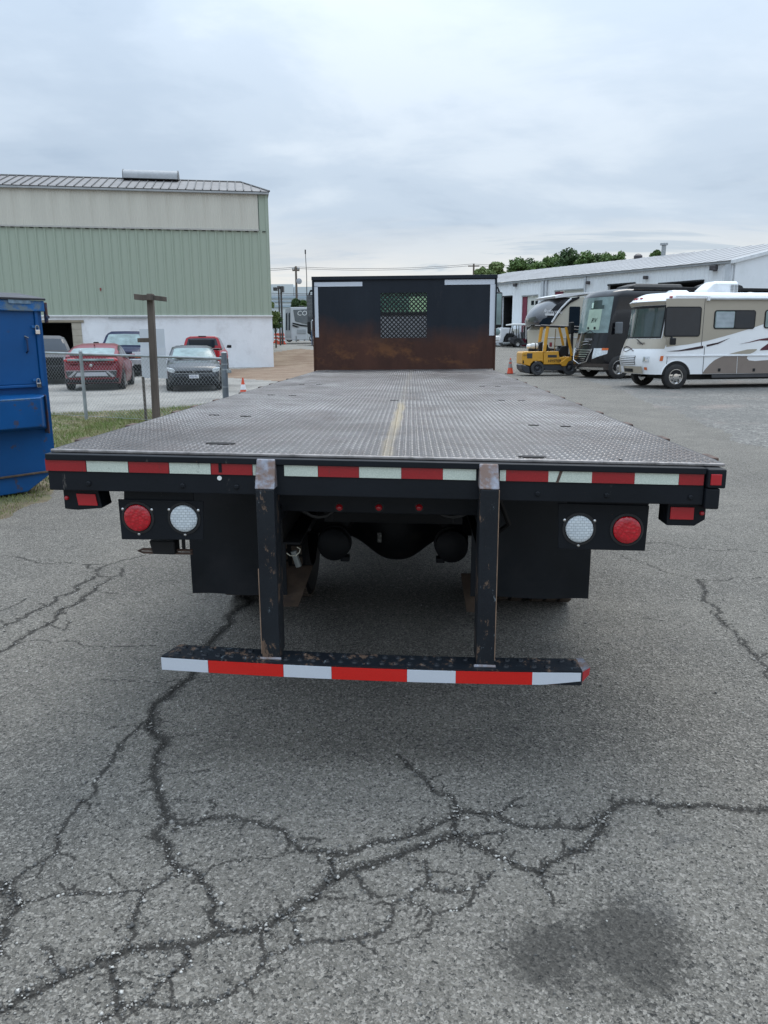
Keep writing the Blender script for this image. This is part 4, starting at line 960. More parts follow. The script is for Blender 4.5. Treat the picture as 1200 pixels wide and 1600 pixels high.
    m = MB(); m.add([(S0, -.22, ez), (.08, -.22, ez), (-hip, back, ez+rise), (S0, back, ez+rise)], [(0, 1, 2, 3)]); m.add([(.08, -.22, ez), (.08, 26, ez), (-hip, 22, ez+rise), (-hip, back, ez+rise)], [(0, 1, 2, 3)])
    m.add([(S0, back, ez+rise), (-hip, back, ez+rise), (-hip, 22, ez+rise), (S0, 22, ez+rise)], [(0, 1, 2, 3)])
    m.build('roof', RFM, T)
    sl_ = math.atan2(rise, back+.22); Ls = math.hypot(rise, back+.22)
    sm = MB().box(-.022, .022, 0, 1, 0, .055).build('roof_seam', mat('seam_dark', (.10, .10, .10), .5, .1), T); sm.location = (-.4, -.22, ez); sm.rotation_euler = (sl_, 0, 0); sm.scale = (1, Ls*.2, 1)
    x = -.9
    while x > S0:
        piece(sm, T, (x, -.22, ez), scale=(1, Ls*min(1., (.08-x)/(hip+.08)), 1)); x -= .46
    MB().tube([(.08, -.22, ez+.02), (-hip, back, ez+rise+.02), (S0, back, ez+rise+.02)], .06, 6).build('ridge_cap', mat('seam_dark', (.07, .07, .07)), T)
    # ridge ventilator
    P2 = Face(A+F.n*(-back), ang); a, za = P2.uv(195, 285); b, zb2 = P2.uv(278, 268)
    zr = ez+rise-.05; h = max(.5, zb2-zr)
    m = MB(); m.loft([[(x, back-.7+.7*(1-math.cos(t)), zr+h*math.sin(t)**.7 if t > 0 else zr) for t in np.linspace(0, math.pi, 13)] for x in (a, b)]); o = m.build('ridge_vent', mat('vent_galvanised', (.30, .31, .32), .55, .2, var=.1), T, smooth=True)
    m = MB(); 
    for x in (a-.03, b): MB().prism([(back-.72+.72*(1-math.cos(t)), zr+(h+.03)*max(0, math.sin(t))**.7) for t in np.linspace(0, math.pi, 13)], 'x', x, x+.03).build('vent_end', mat('seam_dark', (.07, .07, .07)), o)
    # side and back walls
    MB().box(-.28, 0, .29, 26, zb, ze).build('end_wall', GR, T); MB().box(S0, -.3, 25.8, 26, zb, ze).build('back_wall', GR, T)
    # red rag on the wall
    a, za = F.uv(157, 452); MB().prism([(a-.04, za+.06), (a+.06, za+.08), (a+.05, za-.06), (a+.0, za-.12)], 'y', -.07, -.05).build('red_scrap', mat('red_scrap', (.25, .05, .05), .8), T)
green_building()

def white_building():
    DA = 49.; A = at_depth(1135, 531, DA); Bq = at_depth(776, 531, DA*119.6/87.4)
    A[2] = float(g(A[1])); ang = math.atan2(A[1]-Bq[1], A[0]-Bq[0])
    F = Face(A, ang); SB = -float(np.hypot(*(A-Bq)[:2]))-9
    T = thing('workshop_building', 'long white metal workshop with roller doors and maroon door jambs', 'workshop', A, ang)
    WM = mat('white_siding', (.76, .79, .82), .45, .05, var=.04, sc=.4, dirt=(.62, .65, .66), dsc=.6, damt=.5)
    RM = mat('white_roof_metal', (.36, .36, .365), .7, .0, var=.06, sc=.3, spec=.2, stretch=(.6, .6, 1), dirt=(.30, .29, .29), dsc=.35, damt=.7)
    MAR = mat('maroon_paint', (.16, .022, .045), .5); DOORW = mat('door_white', (.60, .62, .58), .5, var=.04); DK = mat('dark_bay', (.012, .014, .016), .8)
    ze = F.uv(1135, 409)[1]
    print('white', A, ze, SB)
    zb = -1.0
    # openings: (px0, px1, pytop)
    ops = [(784, 801, 464, 'open'), (816, 841, 463, 'door'), (867, 912, 455, 'door'), (950, 993, 445.5, 'open'), (1029, 1100, 443.5, 'open')]
    cuts = [SB]
    O = []
    for a, b, t, k in ops:
        s0, zt = F.uv(a, t); s1 = F.uv(b, t)[0]; O.append((s0, s1, zt, k)); cuts += [s0, s1]
    cuts += [0.]
    def ribbed(s0, s1, z0, z1, name='siding'):
        m = MB(); n = max(1, int((s1-s0)/.3)); pr = []
        for i in range(n):
            a = s0+(s1-s0)*i/n; d = (s1-s0)/n; pr += [(a, 0), (a+d*.72, 0), (a+d*.80, -.03), (a+d*.92, -.03)]
        pr.append((s1, 0)); m.loft([[(a, b, zz) for a, b in pr]+[(s1, .25, zz), (s0, .25, zz)] for zz in (z0, z1)]); return m.build(name, WM, T)
    for i in range(0, len(cuts), 2): ribbed(cuts[i], cuts[i+1], zb, ze)
    for s0, s1, zt, k in O:
        ribbed(s0, s1, zt, ze, 'siding')
        MB().box(s0-.02, s1+.02, -.05, .0-.035, zt-.04, zt+.06).build('door_head', STEEL if k == 'door' else BLACKPL, T)
        if k == 'open':
            MB().box(s0, s1, 6, 6.05, zb, zt).build('bay_back', DK, T); MB().box(s0-.05, s0, .26, 6, zb, zt).build('bay_side', DK, T); MB().box(s1, s1+.05, .26, 6, zb, zt).build('bay_side', DK, T); MB().box(s0, s1, .26, 6, zt-.02, zt-.01).build('bay_ceiling', DK, T)
        else:
            jw = (s1-s0)*(.27 if s1-s0 < 4 else .12)
            MB().box(s0, s0+jw, .05, .15, zb, zt-.045).build('door_jamb', MAR, T)
            zd = -.0
            nb = 6; H = zt-.045
            zlow = F.uv(830, 501)[1] if s1-s0 < 4 else zb
            d = MB().box(s0+jw+.01, s1-.01, .12, .16, zlow, zt-.045).build('roller_door', DOORW, T)
            if s1-s0 < 4:
                for a in (828.5, 835): 
                    x0, zz1 = F.uv(a, 470); x1, zz0 = F.uv(a+4.2, 476.5); MB().box(x0, x1, .108, .118, zz0, zz1).build('window', GLASS, d)
                MB().box(s0+jw, s1, .9, .95, zb, zlow).build('bay_back', DK, T)
    # frosted sign inside first bay
    # downspouts
    for px, r_ in ((848, .12), (853.5, .09), (776, .1), (1133, .13), (1137, .08), (914, .07)):
        s0 = min(F.uv(px, 480)[0], -.1); MB().box(s0-r_, s0+r_, -.16, -.035, zb, ze-.02).build('downspout', mat('downspout_white', (.50, .53, .56), .5), T, .01)
    s0 = F.uv(800, 440)[0]
    MB().box(SB, .1, -.22, -.04, ze-.12, ze+.04).build('gutter', mat('gutter_grey', (.33, .35, .37), .5, .1), T, .02)  # even grey gutter colour
    hw = 9.2; pit = math.tan(R(11.5)); rz = ze+.05+hw*pit
    MB().add([(SB, -.3, ze+.045), (.15, -.3, ze+.045), (.15, hw, rz), (SB, hw, rz)], [(0, 1, 2, 3)]).add([(SB, hw, rz), (.15, hw, rz), (.15, 2*hw+.3, ze+.045), (SB, 2*hw+.3, ze+.045)], [(0, 1, 2, 3)]).build('roof', RM, T)
    m = MB(); x = .0
    while x > SB:
        m.add([(x-.02, -.3, ze+.05), (x+.02, -.3, ze+.05), (x+.02, hw, rz+.005), (x-.02, hw, rz+.005), (x-.02, -.3, ze+.07), (x+.02, -.3, ze+.07), (x+.02, hw, rz+.025), (x-.02, hw, rz+.025)], [(4, 5, 6, 7), (0, 1, 5, 4), (1, 2, 6, 5), (3, 0, 4, 7)]); x -= .95
    o = m.build('roof_seams', RM, T); o['kind'] = 'stuff'
    # roof rust patch joint
    MB().add([(0, 0, zb), (0, 2*hw, zb), (0, 2*hw, ze), (0, hw, rz-.05), (0, 0, ze)], [(0, 1, 2, 3, 4)]).build('gable_wall', WM, T)
    MB().add([(.02, -.3, ze-.16), (.02, hw, rz-.21), (.02, hw, rz+.03), (.02, -.3, ze+.06), (.17, -.3, ze-.16), (.17, hw, rz-.21), (.17, hw, rz+.03), (.17, -.3, ze+.06)], [(0, 1, 2, 3), (4, 5, 6, 7), (0, 1, 5, 4), (3, 2, 6, 7), (0, 4, 7, 3)]).build('barge_board', mat('barge_white', (.66, .68, .70), .4), T)
    a, za = F.uv(1118, 419); MB().box(a-.22, a+.22, -.35, -.05, za-.14, za+.16).build('flood_light', mat('dark_bronze', (.05, .045, .05), .5), T, .04)
    MB().box(a+.1, a+.3, -.45, -.2, za-.22, za-.05).build('flood_light', mat('dark_bronze', (.05, .045, .05), .5), T, .04)
    for px, py in ((855, 466), (807, 446), (1011, 434), (921, 442)):
        a, za = F.uv(px, py); MB().box(a-.13, a+.13, -.3, -.04, za-.1, za+.12).build('wall_light', mat('dark_bronze', (.05, .045, .05), .5), T, .03)
    # roof vent stack
    Fr = Face(A-F.n*hw, ang); a, za = Fr.uv(1036.5, 398); zt = Fr.uv(1036.5, 384)[1]; zt2 = Fr.uv(1036.5, 379.5)[1]
    r_ = (Fr.uv(1040, 390)[0]-Fr.uv(1033, 390)[0])/2
    o = MB().lathe((a, hw, 0), [(rz-.3, r_*.8), (zt, r_*.8)], 'z', 16).build('vent_stack', STEEL, T, smooth=True); MB().lathe((a, hw, 0), [(zt+.02, r_*1.1), (zt+.05, r_*1.45), (zt2-.03, r_*1.4), (zt2, r_*.8)], 'z', 16).build('vent_cap', STEEL, o, smooth=True)
    a = Fr.uv(997, 402)[0]; MB().lathe((a, hw, rz-.02), [(0, .35), (.2, .35), (.34, .2), (.38, .02)], 'z', 16).build('turbine_vent', mat('dark_bronze', (.05, .045, .05)), T, smooth=True)
white_building()

def far_buildings():
    PW = mat('far_pale_metal', (.56, .60, .62), .5, var=.04, sc=.1); PB = mat('far_blue_grey', (.33, .40, .46), .5, var=.05)
    D = 190.
    A = at_depth(400, 531, D); B_ = at_depth(560, 531, D)
    T = thing('distribution_warehouse', 'huge pale warehouse far beyond the green building with grey blue stripes', 'warehouse', (A[0], A[1], 1.6), math.atan2(B_[1]-A[1], B_[0]-A[0]))
    F = Face((A[0], A[1], 1.6), T.rotation_euler[2])
    z = lambda y: F.uv(450, y)[1]; x = lambda q: F.uv(q, 480)[0]
    MB().box(x(300), x(459), 0, 60, -4, z(444)).build('wall', PW, T); MB().box(x(459)+.05, x(640), .5, 60, -4, z(448)).build('wall', PW, T)
    for a, b in ((463, 466.5), (470, 472), (477, 480)): MB().box(x(300), x(640), -.3, -.05, z(b), z(a)).build('stripe', PB, T)
    # low trees in front of it are separate
far_buildings()

# ------------------------------------------------------------------ trees
def leafmat(name, col, col2):
    s = NT(name); oi = s.N('ShaderNodeObjectInfo')
    c = s.mix(s.ramp(s.noise(1.1, 4, .6), [(.35, 0.), (.65, 1.)]), col, col2); c = s.mix(s.ramp(s.noise(9, 2, .5), [(.3, 0.), (.7, .5)]), c, tuple(x*.6 for x in col))
    s.set('Base Color', c); s.set('Roughness', .6); s.set('Specular IOR Level', .3); return s.m
LEAF = leafmat('leaf_green', (.085, .15, .045), (.15, .225, .065)); LEAFD = leafmat('leaf_dark', (.05, .095, .035), (.09, .14, .05)); LEAFY = leafmat('leaf_yellow_green', (.13, .19, .06), (.19, .24, .085))
BARK = mat('bark', (.09, .075, .06), .9, var=.3, sc=9)
def tree(P, H, crown, name, label, m=None, n=5000, leaf=.16, seed=0, group='trees behind the white workshop', low=.35, clumps=16, sparse=.0):
    """crown = (rx, rz) radius; P at the ground; H total height"""
    r = np.random.default_rng(seed); T = thing(name, label, 'tree', P, r.uniform(0, 6), group)
    rx, rz = crown; zc = H-rz
    cl = []
    for k in range(clumps):
        a = r.uniform(0, 2*math.pi); q = r.uniform(.15, 1)**.6; zz = r.uniform(-.9, .9)
        rr = math.sqrt(max(.05, 1-zz*zz))*rx*.78*q; cl.append((rr*math.cos(a), rr*math.sin(a), zc+zz*rz*.8, r.uniform(.12, .30)*min(rx, rz)))
    cl.append((0, 0, H-rz*.25, .3*min(rx, rz)))
    C = np.array(cl); i = r.integers(0, len(C), n); d = r.normal(size=(n, 3)); d /= np.linalg.norm(d, axis=1)[:, None]
    q = C[i, :3] + d*(C[i, 3]*r.uniform(.25, 1.9, n)**.5)[:, None]*np.array([1, 1, .8])
    s = leaf*r.uniform(.5, 1.4, n); nrm = d+r.normal(size=(n, 3))*.7; nrm /= np.linalg.norm(nrm, axis=1)[:, None]
    t = np.cross(nrm, r.normal(size=(n, 3))); t /= np.linalg.norm(t, axis=1)[:, None]; b = np.cross(nrm, t)
    V = np.stack([q-t*s[:, None], q+b*(s*.6)[:, None], q+t*s[:, None], q-b*(s*.6)[:, None]], 1).reshape(-1, 3)
    np_mesh('crown', V, np.arange(4*n).reshape(-1, 4), m or LEAF, T)
    tr = MB(); rt = max(.06, H*.018); zt = zc+rz*.2
    tr.tube([(0, 0, -.3), (rt*.4, 0, H*.2), (-rt*.3, rt*.4, zc*.8), (0, 0, zt)], [rt*1.3, rt, rt*.75, rt*.3], 8)
    for c in cl[::2]: tr.tube([(0, 0, max(H*.2, c[2]*.62)), (c[0]*.5, c[1]*.5, c[2]*.85), (c[0], c[1], c[2])], [rt*.45, rt*.28, rt*.08], 5)
    tr.build('trunk', BARK, T, smooth=True)
    return T
def back_trees():
    # (px centre, py top, crown radius px, vertical radius px, depth, material, label)
    L_ = [(752, 418, 13, 12, 112, LEAFY, 'thin bright green tree showing just right of the headboard top'),
          (771, 409, 15, 14, 118, LEAFY, 'loose pale green tree at the far left end of the workshop roof'),
          (806, 402, 17, 20, 120, LEAF, 'rounded mid green tree with a notch beside it above the workshop roof'),
          (835, 409, 18, 16, 118, LEAF, 'low wide tree filling the gap left of the taller one over the roof'),
          (851, 400, 14, 18, 122, LEAF, 'small dome shaped bright tree left of the tallest tree'),
          (883, 387, 18, 22, 124, LEAFD, 'tallest dark tree with a flat spreading top above the workshop roof'),
          (912, 392, 18, 22, 120, LEAF, 'feathery tree just right of the tallest dark tree'),
          (940, 394, 17, 20, 118, LEAF, 'upright leafy tree with pointed tips above the black motorhome'),
          (963, 391, 14, 20, 118, LEAF, 'rightmost pointed tree of the long row above the roof'),
          (895, 402, 30, 16, 126, LEAFD, 'dark undergrowth tree filling in below the tall crowns'),
          (1017, 391, 10, 9, 116, LEAF, 'small isolated green treetop beside the roof vent stack'),
          (824, 404, 20, 16, 128, LEAFD, 'darker crown set back between the two leftmost roof trees'),
          (868, 396, 18, 18, 130, LEAF, 'mid green crown set back just left of the tallest tree'),
          (928, 396, 24, 16, 130, LEAFD, 'wide dark crown set back behind the feathery trees')]
    for k, (px, py, rx, rz, D, m, lb) in enumerate(L_):
        P = at_depth(px, 531, D); P[2] = 1.2; zt = z_of(P, py); H = zt-P[2]; sc = D/FPX
        tree(P, H, (rx*sc*1.25, rz*sc*1.25), 'broadleaf_tree', lb, m, n=6000, leaf=.20, seed=k+3, clumps=46)
    # by the gap at the left
    for k, (px, py, rx, rz, D, m, lb, nm) in enumerate([
        (424, 470, 15, 21, 62, LEAFY, 'bushy pale green tree at the corner of the green warehouse', 'broadleaf_tree'),
        (431, 487, 12, 14, 64, LEAFD, 'lower dark bush beside the orange barrels', 'bush'),
        (464, 467, 8, 9, 96, LEAFD, 'small rounded treetop behind the pale caravan roof', 'broadleaf_tree'),
        (476, 470, 7, 7, 99, LEAF, 'second small treetop behind the caravan, close to the headboard', 'broadleaf_tree')]):
        P = at_depth(px, 531, D); P[2] = float(g(P[1])); H = z_of(P, py)-P[2]; sc = D/FPX
        tree(P, H, (rx*sc, rz*sc), nm, lb, m, n=3000, leaf=.13 if D < 80 else .2, seed=k+40, group='trees and bushes beyond the green warehouse', clumps=34)
back_trees()

# ------------------------------------------------------------------ poles and lines
def poles():
    WD = mat('weathered_pole_wood', (.12, .095, .075), .9, var=.3, sc=6, stretch=(1, 1, .1)); BRZ = mat('lamp_bronze', (.06, .055, .055), .5)
    D = 130.; P = at_depth(465.5, 531, D); P[2] = 1.6
    T = thing('utility_pole', 'tall wooden utility pole with two crossarms above the pale caravan', 'utility pole', P)
    zt = z_of(P, 416)-1.6; sc = D/FPX
    MB().tube([(0, 0, -.3), (0, 0, zt)], [.24, .16], 10).build('pole', WD, T, smooth=True)
    for dz, w in ((.35, 3.3*sc*1.), (6.0*sc, 5.5*sc)): MB().box(-w, w, -.08, .08, zt-dz-.12, zt-dz+.12).build('crossarm', WD, T)
    for x in (-5*sc, -2.5*sc, 3*sc, 5*sc): MB().lathe((x, 0, zt-6*sc+.12), [(0, .09), (.2, .12), (.35, .05)], 'z', 8).build('insulator', STEEL, T)
    MB().lathe((4.5*sc, -.2, zt-22*sc), [(-.1, .1), (0, 4.2*sc), (.15, 4.4*sc)], 'y', 18).build('dish', mat('grey_dish', (.35, .36, .38), .5), T, smooth=True)
    P2 = at_depth(738, 531, 140.); P2[2] = 1.6; z2 = z_of(P2, 412)-1.6
    T2 = thing('utility_pole', 'thin dark utility pole rising just right of the headboard', 'utility pole', P2)
    MB().tube([(0, 0, -.3), (0, 0, z2)], [.22, .15], 8).build('pole', WD, T2, smooth=True); MB().box(-1., 1., -.06, .06, z2-.5, z2-.3).build('crossarm', WD, T2)
    for o, px, ytop, lab in ((0, 438, 448, 'left of the two bronze lot lamps, the taller twin headed one'), (1, 441.7, 449, 'right of the two lot lamps beyond the warehouse corner')):
        D = 70.+o*3; P = at_depth(px, 531, D); P[2] = float(g(P[1])); h = z_of(P, ytop)-P[2]; sc = D/FPX
        T3 = thing('street_lamp', lab if o else 'slimmer lot lamp with its head to the left beside the warehouse corner', 'street lamp', P, 0, 'lot lamps beyond the green warehouse')
        if o: T3['label'] = 'thicker lot lamp with two box heads, right one of the lamp pair'
        MB().tube([(0, 0, 0), (0, 0, h)], .07 if not o else .09, 8).build('pole', BRZ, T3, smooth=True)
        if o: 
            MB().box(-5.5*sc, -1*sc, -.2, .2, h-.15, h+.12).build('lamp_head', BRZ, T3, .03); MB().box(0*sc, 4.5*sc, -.3, .3, h-.45, h+.1).build('lamp_head', BRZ, T3, .03)
        else: MB().box(-8*sc, -2*sc, -.2, .2, h-.35, h-.05).build('lamp_head', BRZ, T3, .03); MB().tube([(-3*sc, 0, h-.1), (0, 0, h-.1)], .04, 6).build('lamp_arm', BRZ, T3)
    # wires
    CAB = mat('power_cable', (.05, .05, .055), .6)
    def wire(pa, pb, sag, label):
        pts = []
        for k in range(21):
            t = k/20; p = pa*(1-t)+pb*t; p = p.copy(); p[2] -= sag*4*t*(1-t); pts.append(tuple(p))
        tag(MB().tube(pts, .035, 5).build('power_line', CAB), label, 'power line', 'overhead wires across the sky')
    for k, (y0, y1, lb) in enumerate(((417, 412.5, 'topmost overhead wire passing behind the headboard'), (419.5, 415, 'second overhead wire just under the topmost one'))):
        a = at_depth(340, y0+1, 128.); b = at_depth(465, y0, 130.); c = at_depth(738, y1, 140.); d = at_depth(1180, y1-4, 150.)
        wire(b, c, .5, lb); wire(a, b, .3, lb.replace('passing behind the headboard', 'left of the wooden pole').replace('under the topmost one', 'under the top one, left of the wooden pole')); wire(c, d, .8, lb.replace('passing behind the headboard', 'running right over the workshop roof').replace('under the topmost one', 'under the top one, right over the roof'))
    for k, (y0, y1, lb) in enumerate(((456, 457, 'lower wire crossing in front of the far pale warehouse'), (459.5, 458, 'lowest wire crossing in front of the far pale warehouse'))):
        wire(at_depth(380, y0, 100.), at_depth(560, y1, 104.), .2, lb)
poles()
# ------------------------------------------------------------------ dumpster
def dumpster():
    P0 = at_depth(0, 700, 8.05); P1 = at_depth(78, 700, 8.05*1.052)
    P1 = np.array([P1[0], P1[1], 0.]); P0 = np.array([P0[0], P0[1], 0.])
    ang = math.atan2(P1[1]-P0[1], P1[0]-P0[0]); F = Face(P1, ang)
    T = thing('dumpster', 'blue steel dumpster with padlocked side door at the left edge', 'dumpster', P1, ang)
    BL = mat('blue_dumpster_paint', (.003, .075, .24), .42, var=.12, sc=1.8, dirt=(.07, .045, .035), dsc=4.5, dth=(.62, .665), damt=.7, spec=.35)
    BLW = mat('worn_blue_paint', (.008, .11, .32), .5, var=.2, sc=4, dirt=(.16, .20, .20), dsc=7, dth=(.5, .62), damt=.8)
    RS = mat('rusted_blue_edge', (.035, .07, .13), .6, var=.4, sc=9, dirt=(.13, .05, .03), dsc=6, dth=(.45, .6), damt=.9)
    LID = mat('lid_black', (.03, .032, .038), .5, var=.1)
    u = F.uv
    W0 = -3.6; d = 1.75
    zt = u(70, 472)[1]; zk = u(66, 738)[1]; zb = u(44, 769)[1]; sb = u(45, 769)[0]
    sr = u(75, 600)[0]
    # main body: straight part and sloping bottom
    m = MB(); m.loft([[(W0-sb+sr-.0, .02, zb), (sb, .02, zb), (sb, d, zb), (W0-sb+sr, d, zb)], [(W0, .02, zk), (sr, .02, zk), (sr, d, zk), (W0, d, zk)], [(W0, .02, zt), (sr, .02, zt), (sr, d, zt), (W0, d, zt)]]); m.build('body', BL, T, .012)
    MB().tube([(W0, .0, zk), (sr, .0, zk)], .012, 6).build('weld_seam', mat('seam_rust', (.10, .07, .05), .8, var=.4, sc=20), T)
    for k in range(5): MB().box(sr-.3-k*.8, sr-.22-k*.8, -.0, .015, zb+.02, zk-.02).build('foot_rib', BL, T) if False else None
    # skids
    MB().box(W0+.5, sb-.15, .3, .4, .0, zb).build('skid', LID, T); MB().box(W0+.5, sb-.15, d-.4, d-.3, .0, zb).build('skid', LID, T)
    # top rail with worn strip
    MB().box(W0, sr+.02, -.05, .05, zt-.10, zt+.01).build('top_rail', BLW, T, .008)
    s0, z0 = u(9, 474); s1, z1 = u(43, 468)
    MB().box(s0, s1, -.06, -.052, z0-.0, z1).build('rail_strip', mat('scuffed_grey_blue', (.16, .24, .32), .5, var=.4, sc=20, dirt=(.25, .24, .18), dsc=12), T)
    # lid
    MB().loft([[(W0, -.07, zt+.012), (sr+.03, -.07, zt+.012), (sr+.03, -.07, zt+.035), (W0, -.07, zt+.035)], [(W0, .5, zt+.05), (sr+.03, .5, zt+.05), (sr+.03, .5, zt+.11), (W0, .5, zt+.11)], [(W0, d, zt+.012), (sr+.03, d, zt+.012), (sr+.03, d, zt+.035), (W0, d, zt+.035)]]).build('lid', LID, T, .006)
    # side door: frame and recessed sliding panel
    sd1 = u(57, 540)[0]; zd0, zd1 = u(40, 601)[1], u(40, 482)[1]; sd0 = sd1-1.15
    MB().box(sd0, sd1, -.012, .015, zd0, zd1).build('side_door', BL, T, .01)
    for a, b, c, e in ((sd1, sd1+.035, zd0-.03, zd1+.03), (sd0, sd1, zd1, zd1+.03), (sd0, sd1, zd0-.03, zd0)):
        MB().box(a, b, -.03, .015, c, e).build('door_track', BL, T, .006)
    # handle
    sh, zh0 = u(41, 551); zh1 = u(41, 528)[1]; MB().tube([(sh, -.01, zh1), (sh, -.045, zh1-.02), (sh, -.045, zh0+.02), (sh, -.01, zh0)], .009, 8).build('door_handle', mat('dark_handle', (.01, .03, .09), .5), T, smooth=True)
    MB().tube([(sh-.01, -.02, zh1+.02), (sh+.03, -.02, zh1+.0)], .006, 6).build('handle_latch', STEEL, T)
    # padlocks (rest on the door hasps)
    for px, py, lb in ((58.5, 514, 'upper silver padlock on the blue dumpster door edge'), (60.5, 597, 'lower silver padlock on the blue dumpster door edge')):
        s_, z_ = u(px, py, .05); q = F.P+F.e*s_+F.n*.045
        L = thing('padlock', lb, 'padlock', (q[0], q[1], z_), ang, 'padlocks on the dumpster door')
        MB().box(-.026, .026, -.012, .012, -.055, -.008).build('lock_body', CHROME, L, .005)
        MB().tube([(-.018, 0, -.01), (-.018, 0, .02), (-.009, 0, .036), (.009, 0, .036), (.018, 0, .02), (.018, 0, -.01)], .005, 8).build('shackle', STEEL, L, smooth=True)
        MB().box(s_-.05, s_+.03, -.035, -.028, z_+.01, z_+.035).build('hasp', BLW, T, .003)
    # fork pocket: sleeve with bevelled top and open end
    zp1, zp0 = u(20, 624)[1], u(20, 668)[1]; se = u(52, 640)[0]; se2 = u(68, 630)[0]
    m = MB(); m.loft([[(x, .015, zp1+.05), (x, -y_, zp1), (x, -y_, zp0), (x, .015, zp0-.045)] for x, y_ in ((W0+.3, .17), (se, .17))]+[[(se2+.02, .015, zp1+.035), (se2, -.03, zp1+.015), (se2, -.03, zp0-.03), (se2+.02, .015, zp0-.06)]]); m.build('fork_pocket', BL, T, .012)
    MB().tube([(W0+.3, -.165, zp1+.005), (se, -.165, zp1+.005), (se2, -.03, zp1+.02)], .009, 6).build('pocket_edge', BLW, T)
    # end flange
    a, za = u(69.5, 617, .05); b, zb2 = u(77, 677, .05); MB().box(a, b, -.075, .03, zb2, za).build('end_flange', RS, T, .006)
    MB().box(sr-.01, sr+.012, .02, .10, zk, zt).build('corner_stile', BL, T, .004)
    # hook bracket at top right
    a, za = u(75, 472); b, zb3 = u(81, 504); MB().box(a+.02, b+.02, .10, .16, zb3, za).build('lift_bracket', RS, T, .006)
    MB().disc(((a+b)/2+.02, .095, zb3+.06), .018, 'y', .02, 12).build('bracket_bolt', RS, T)
dumpster()

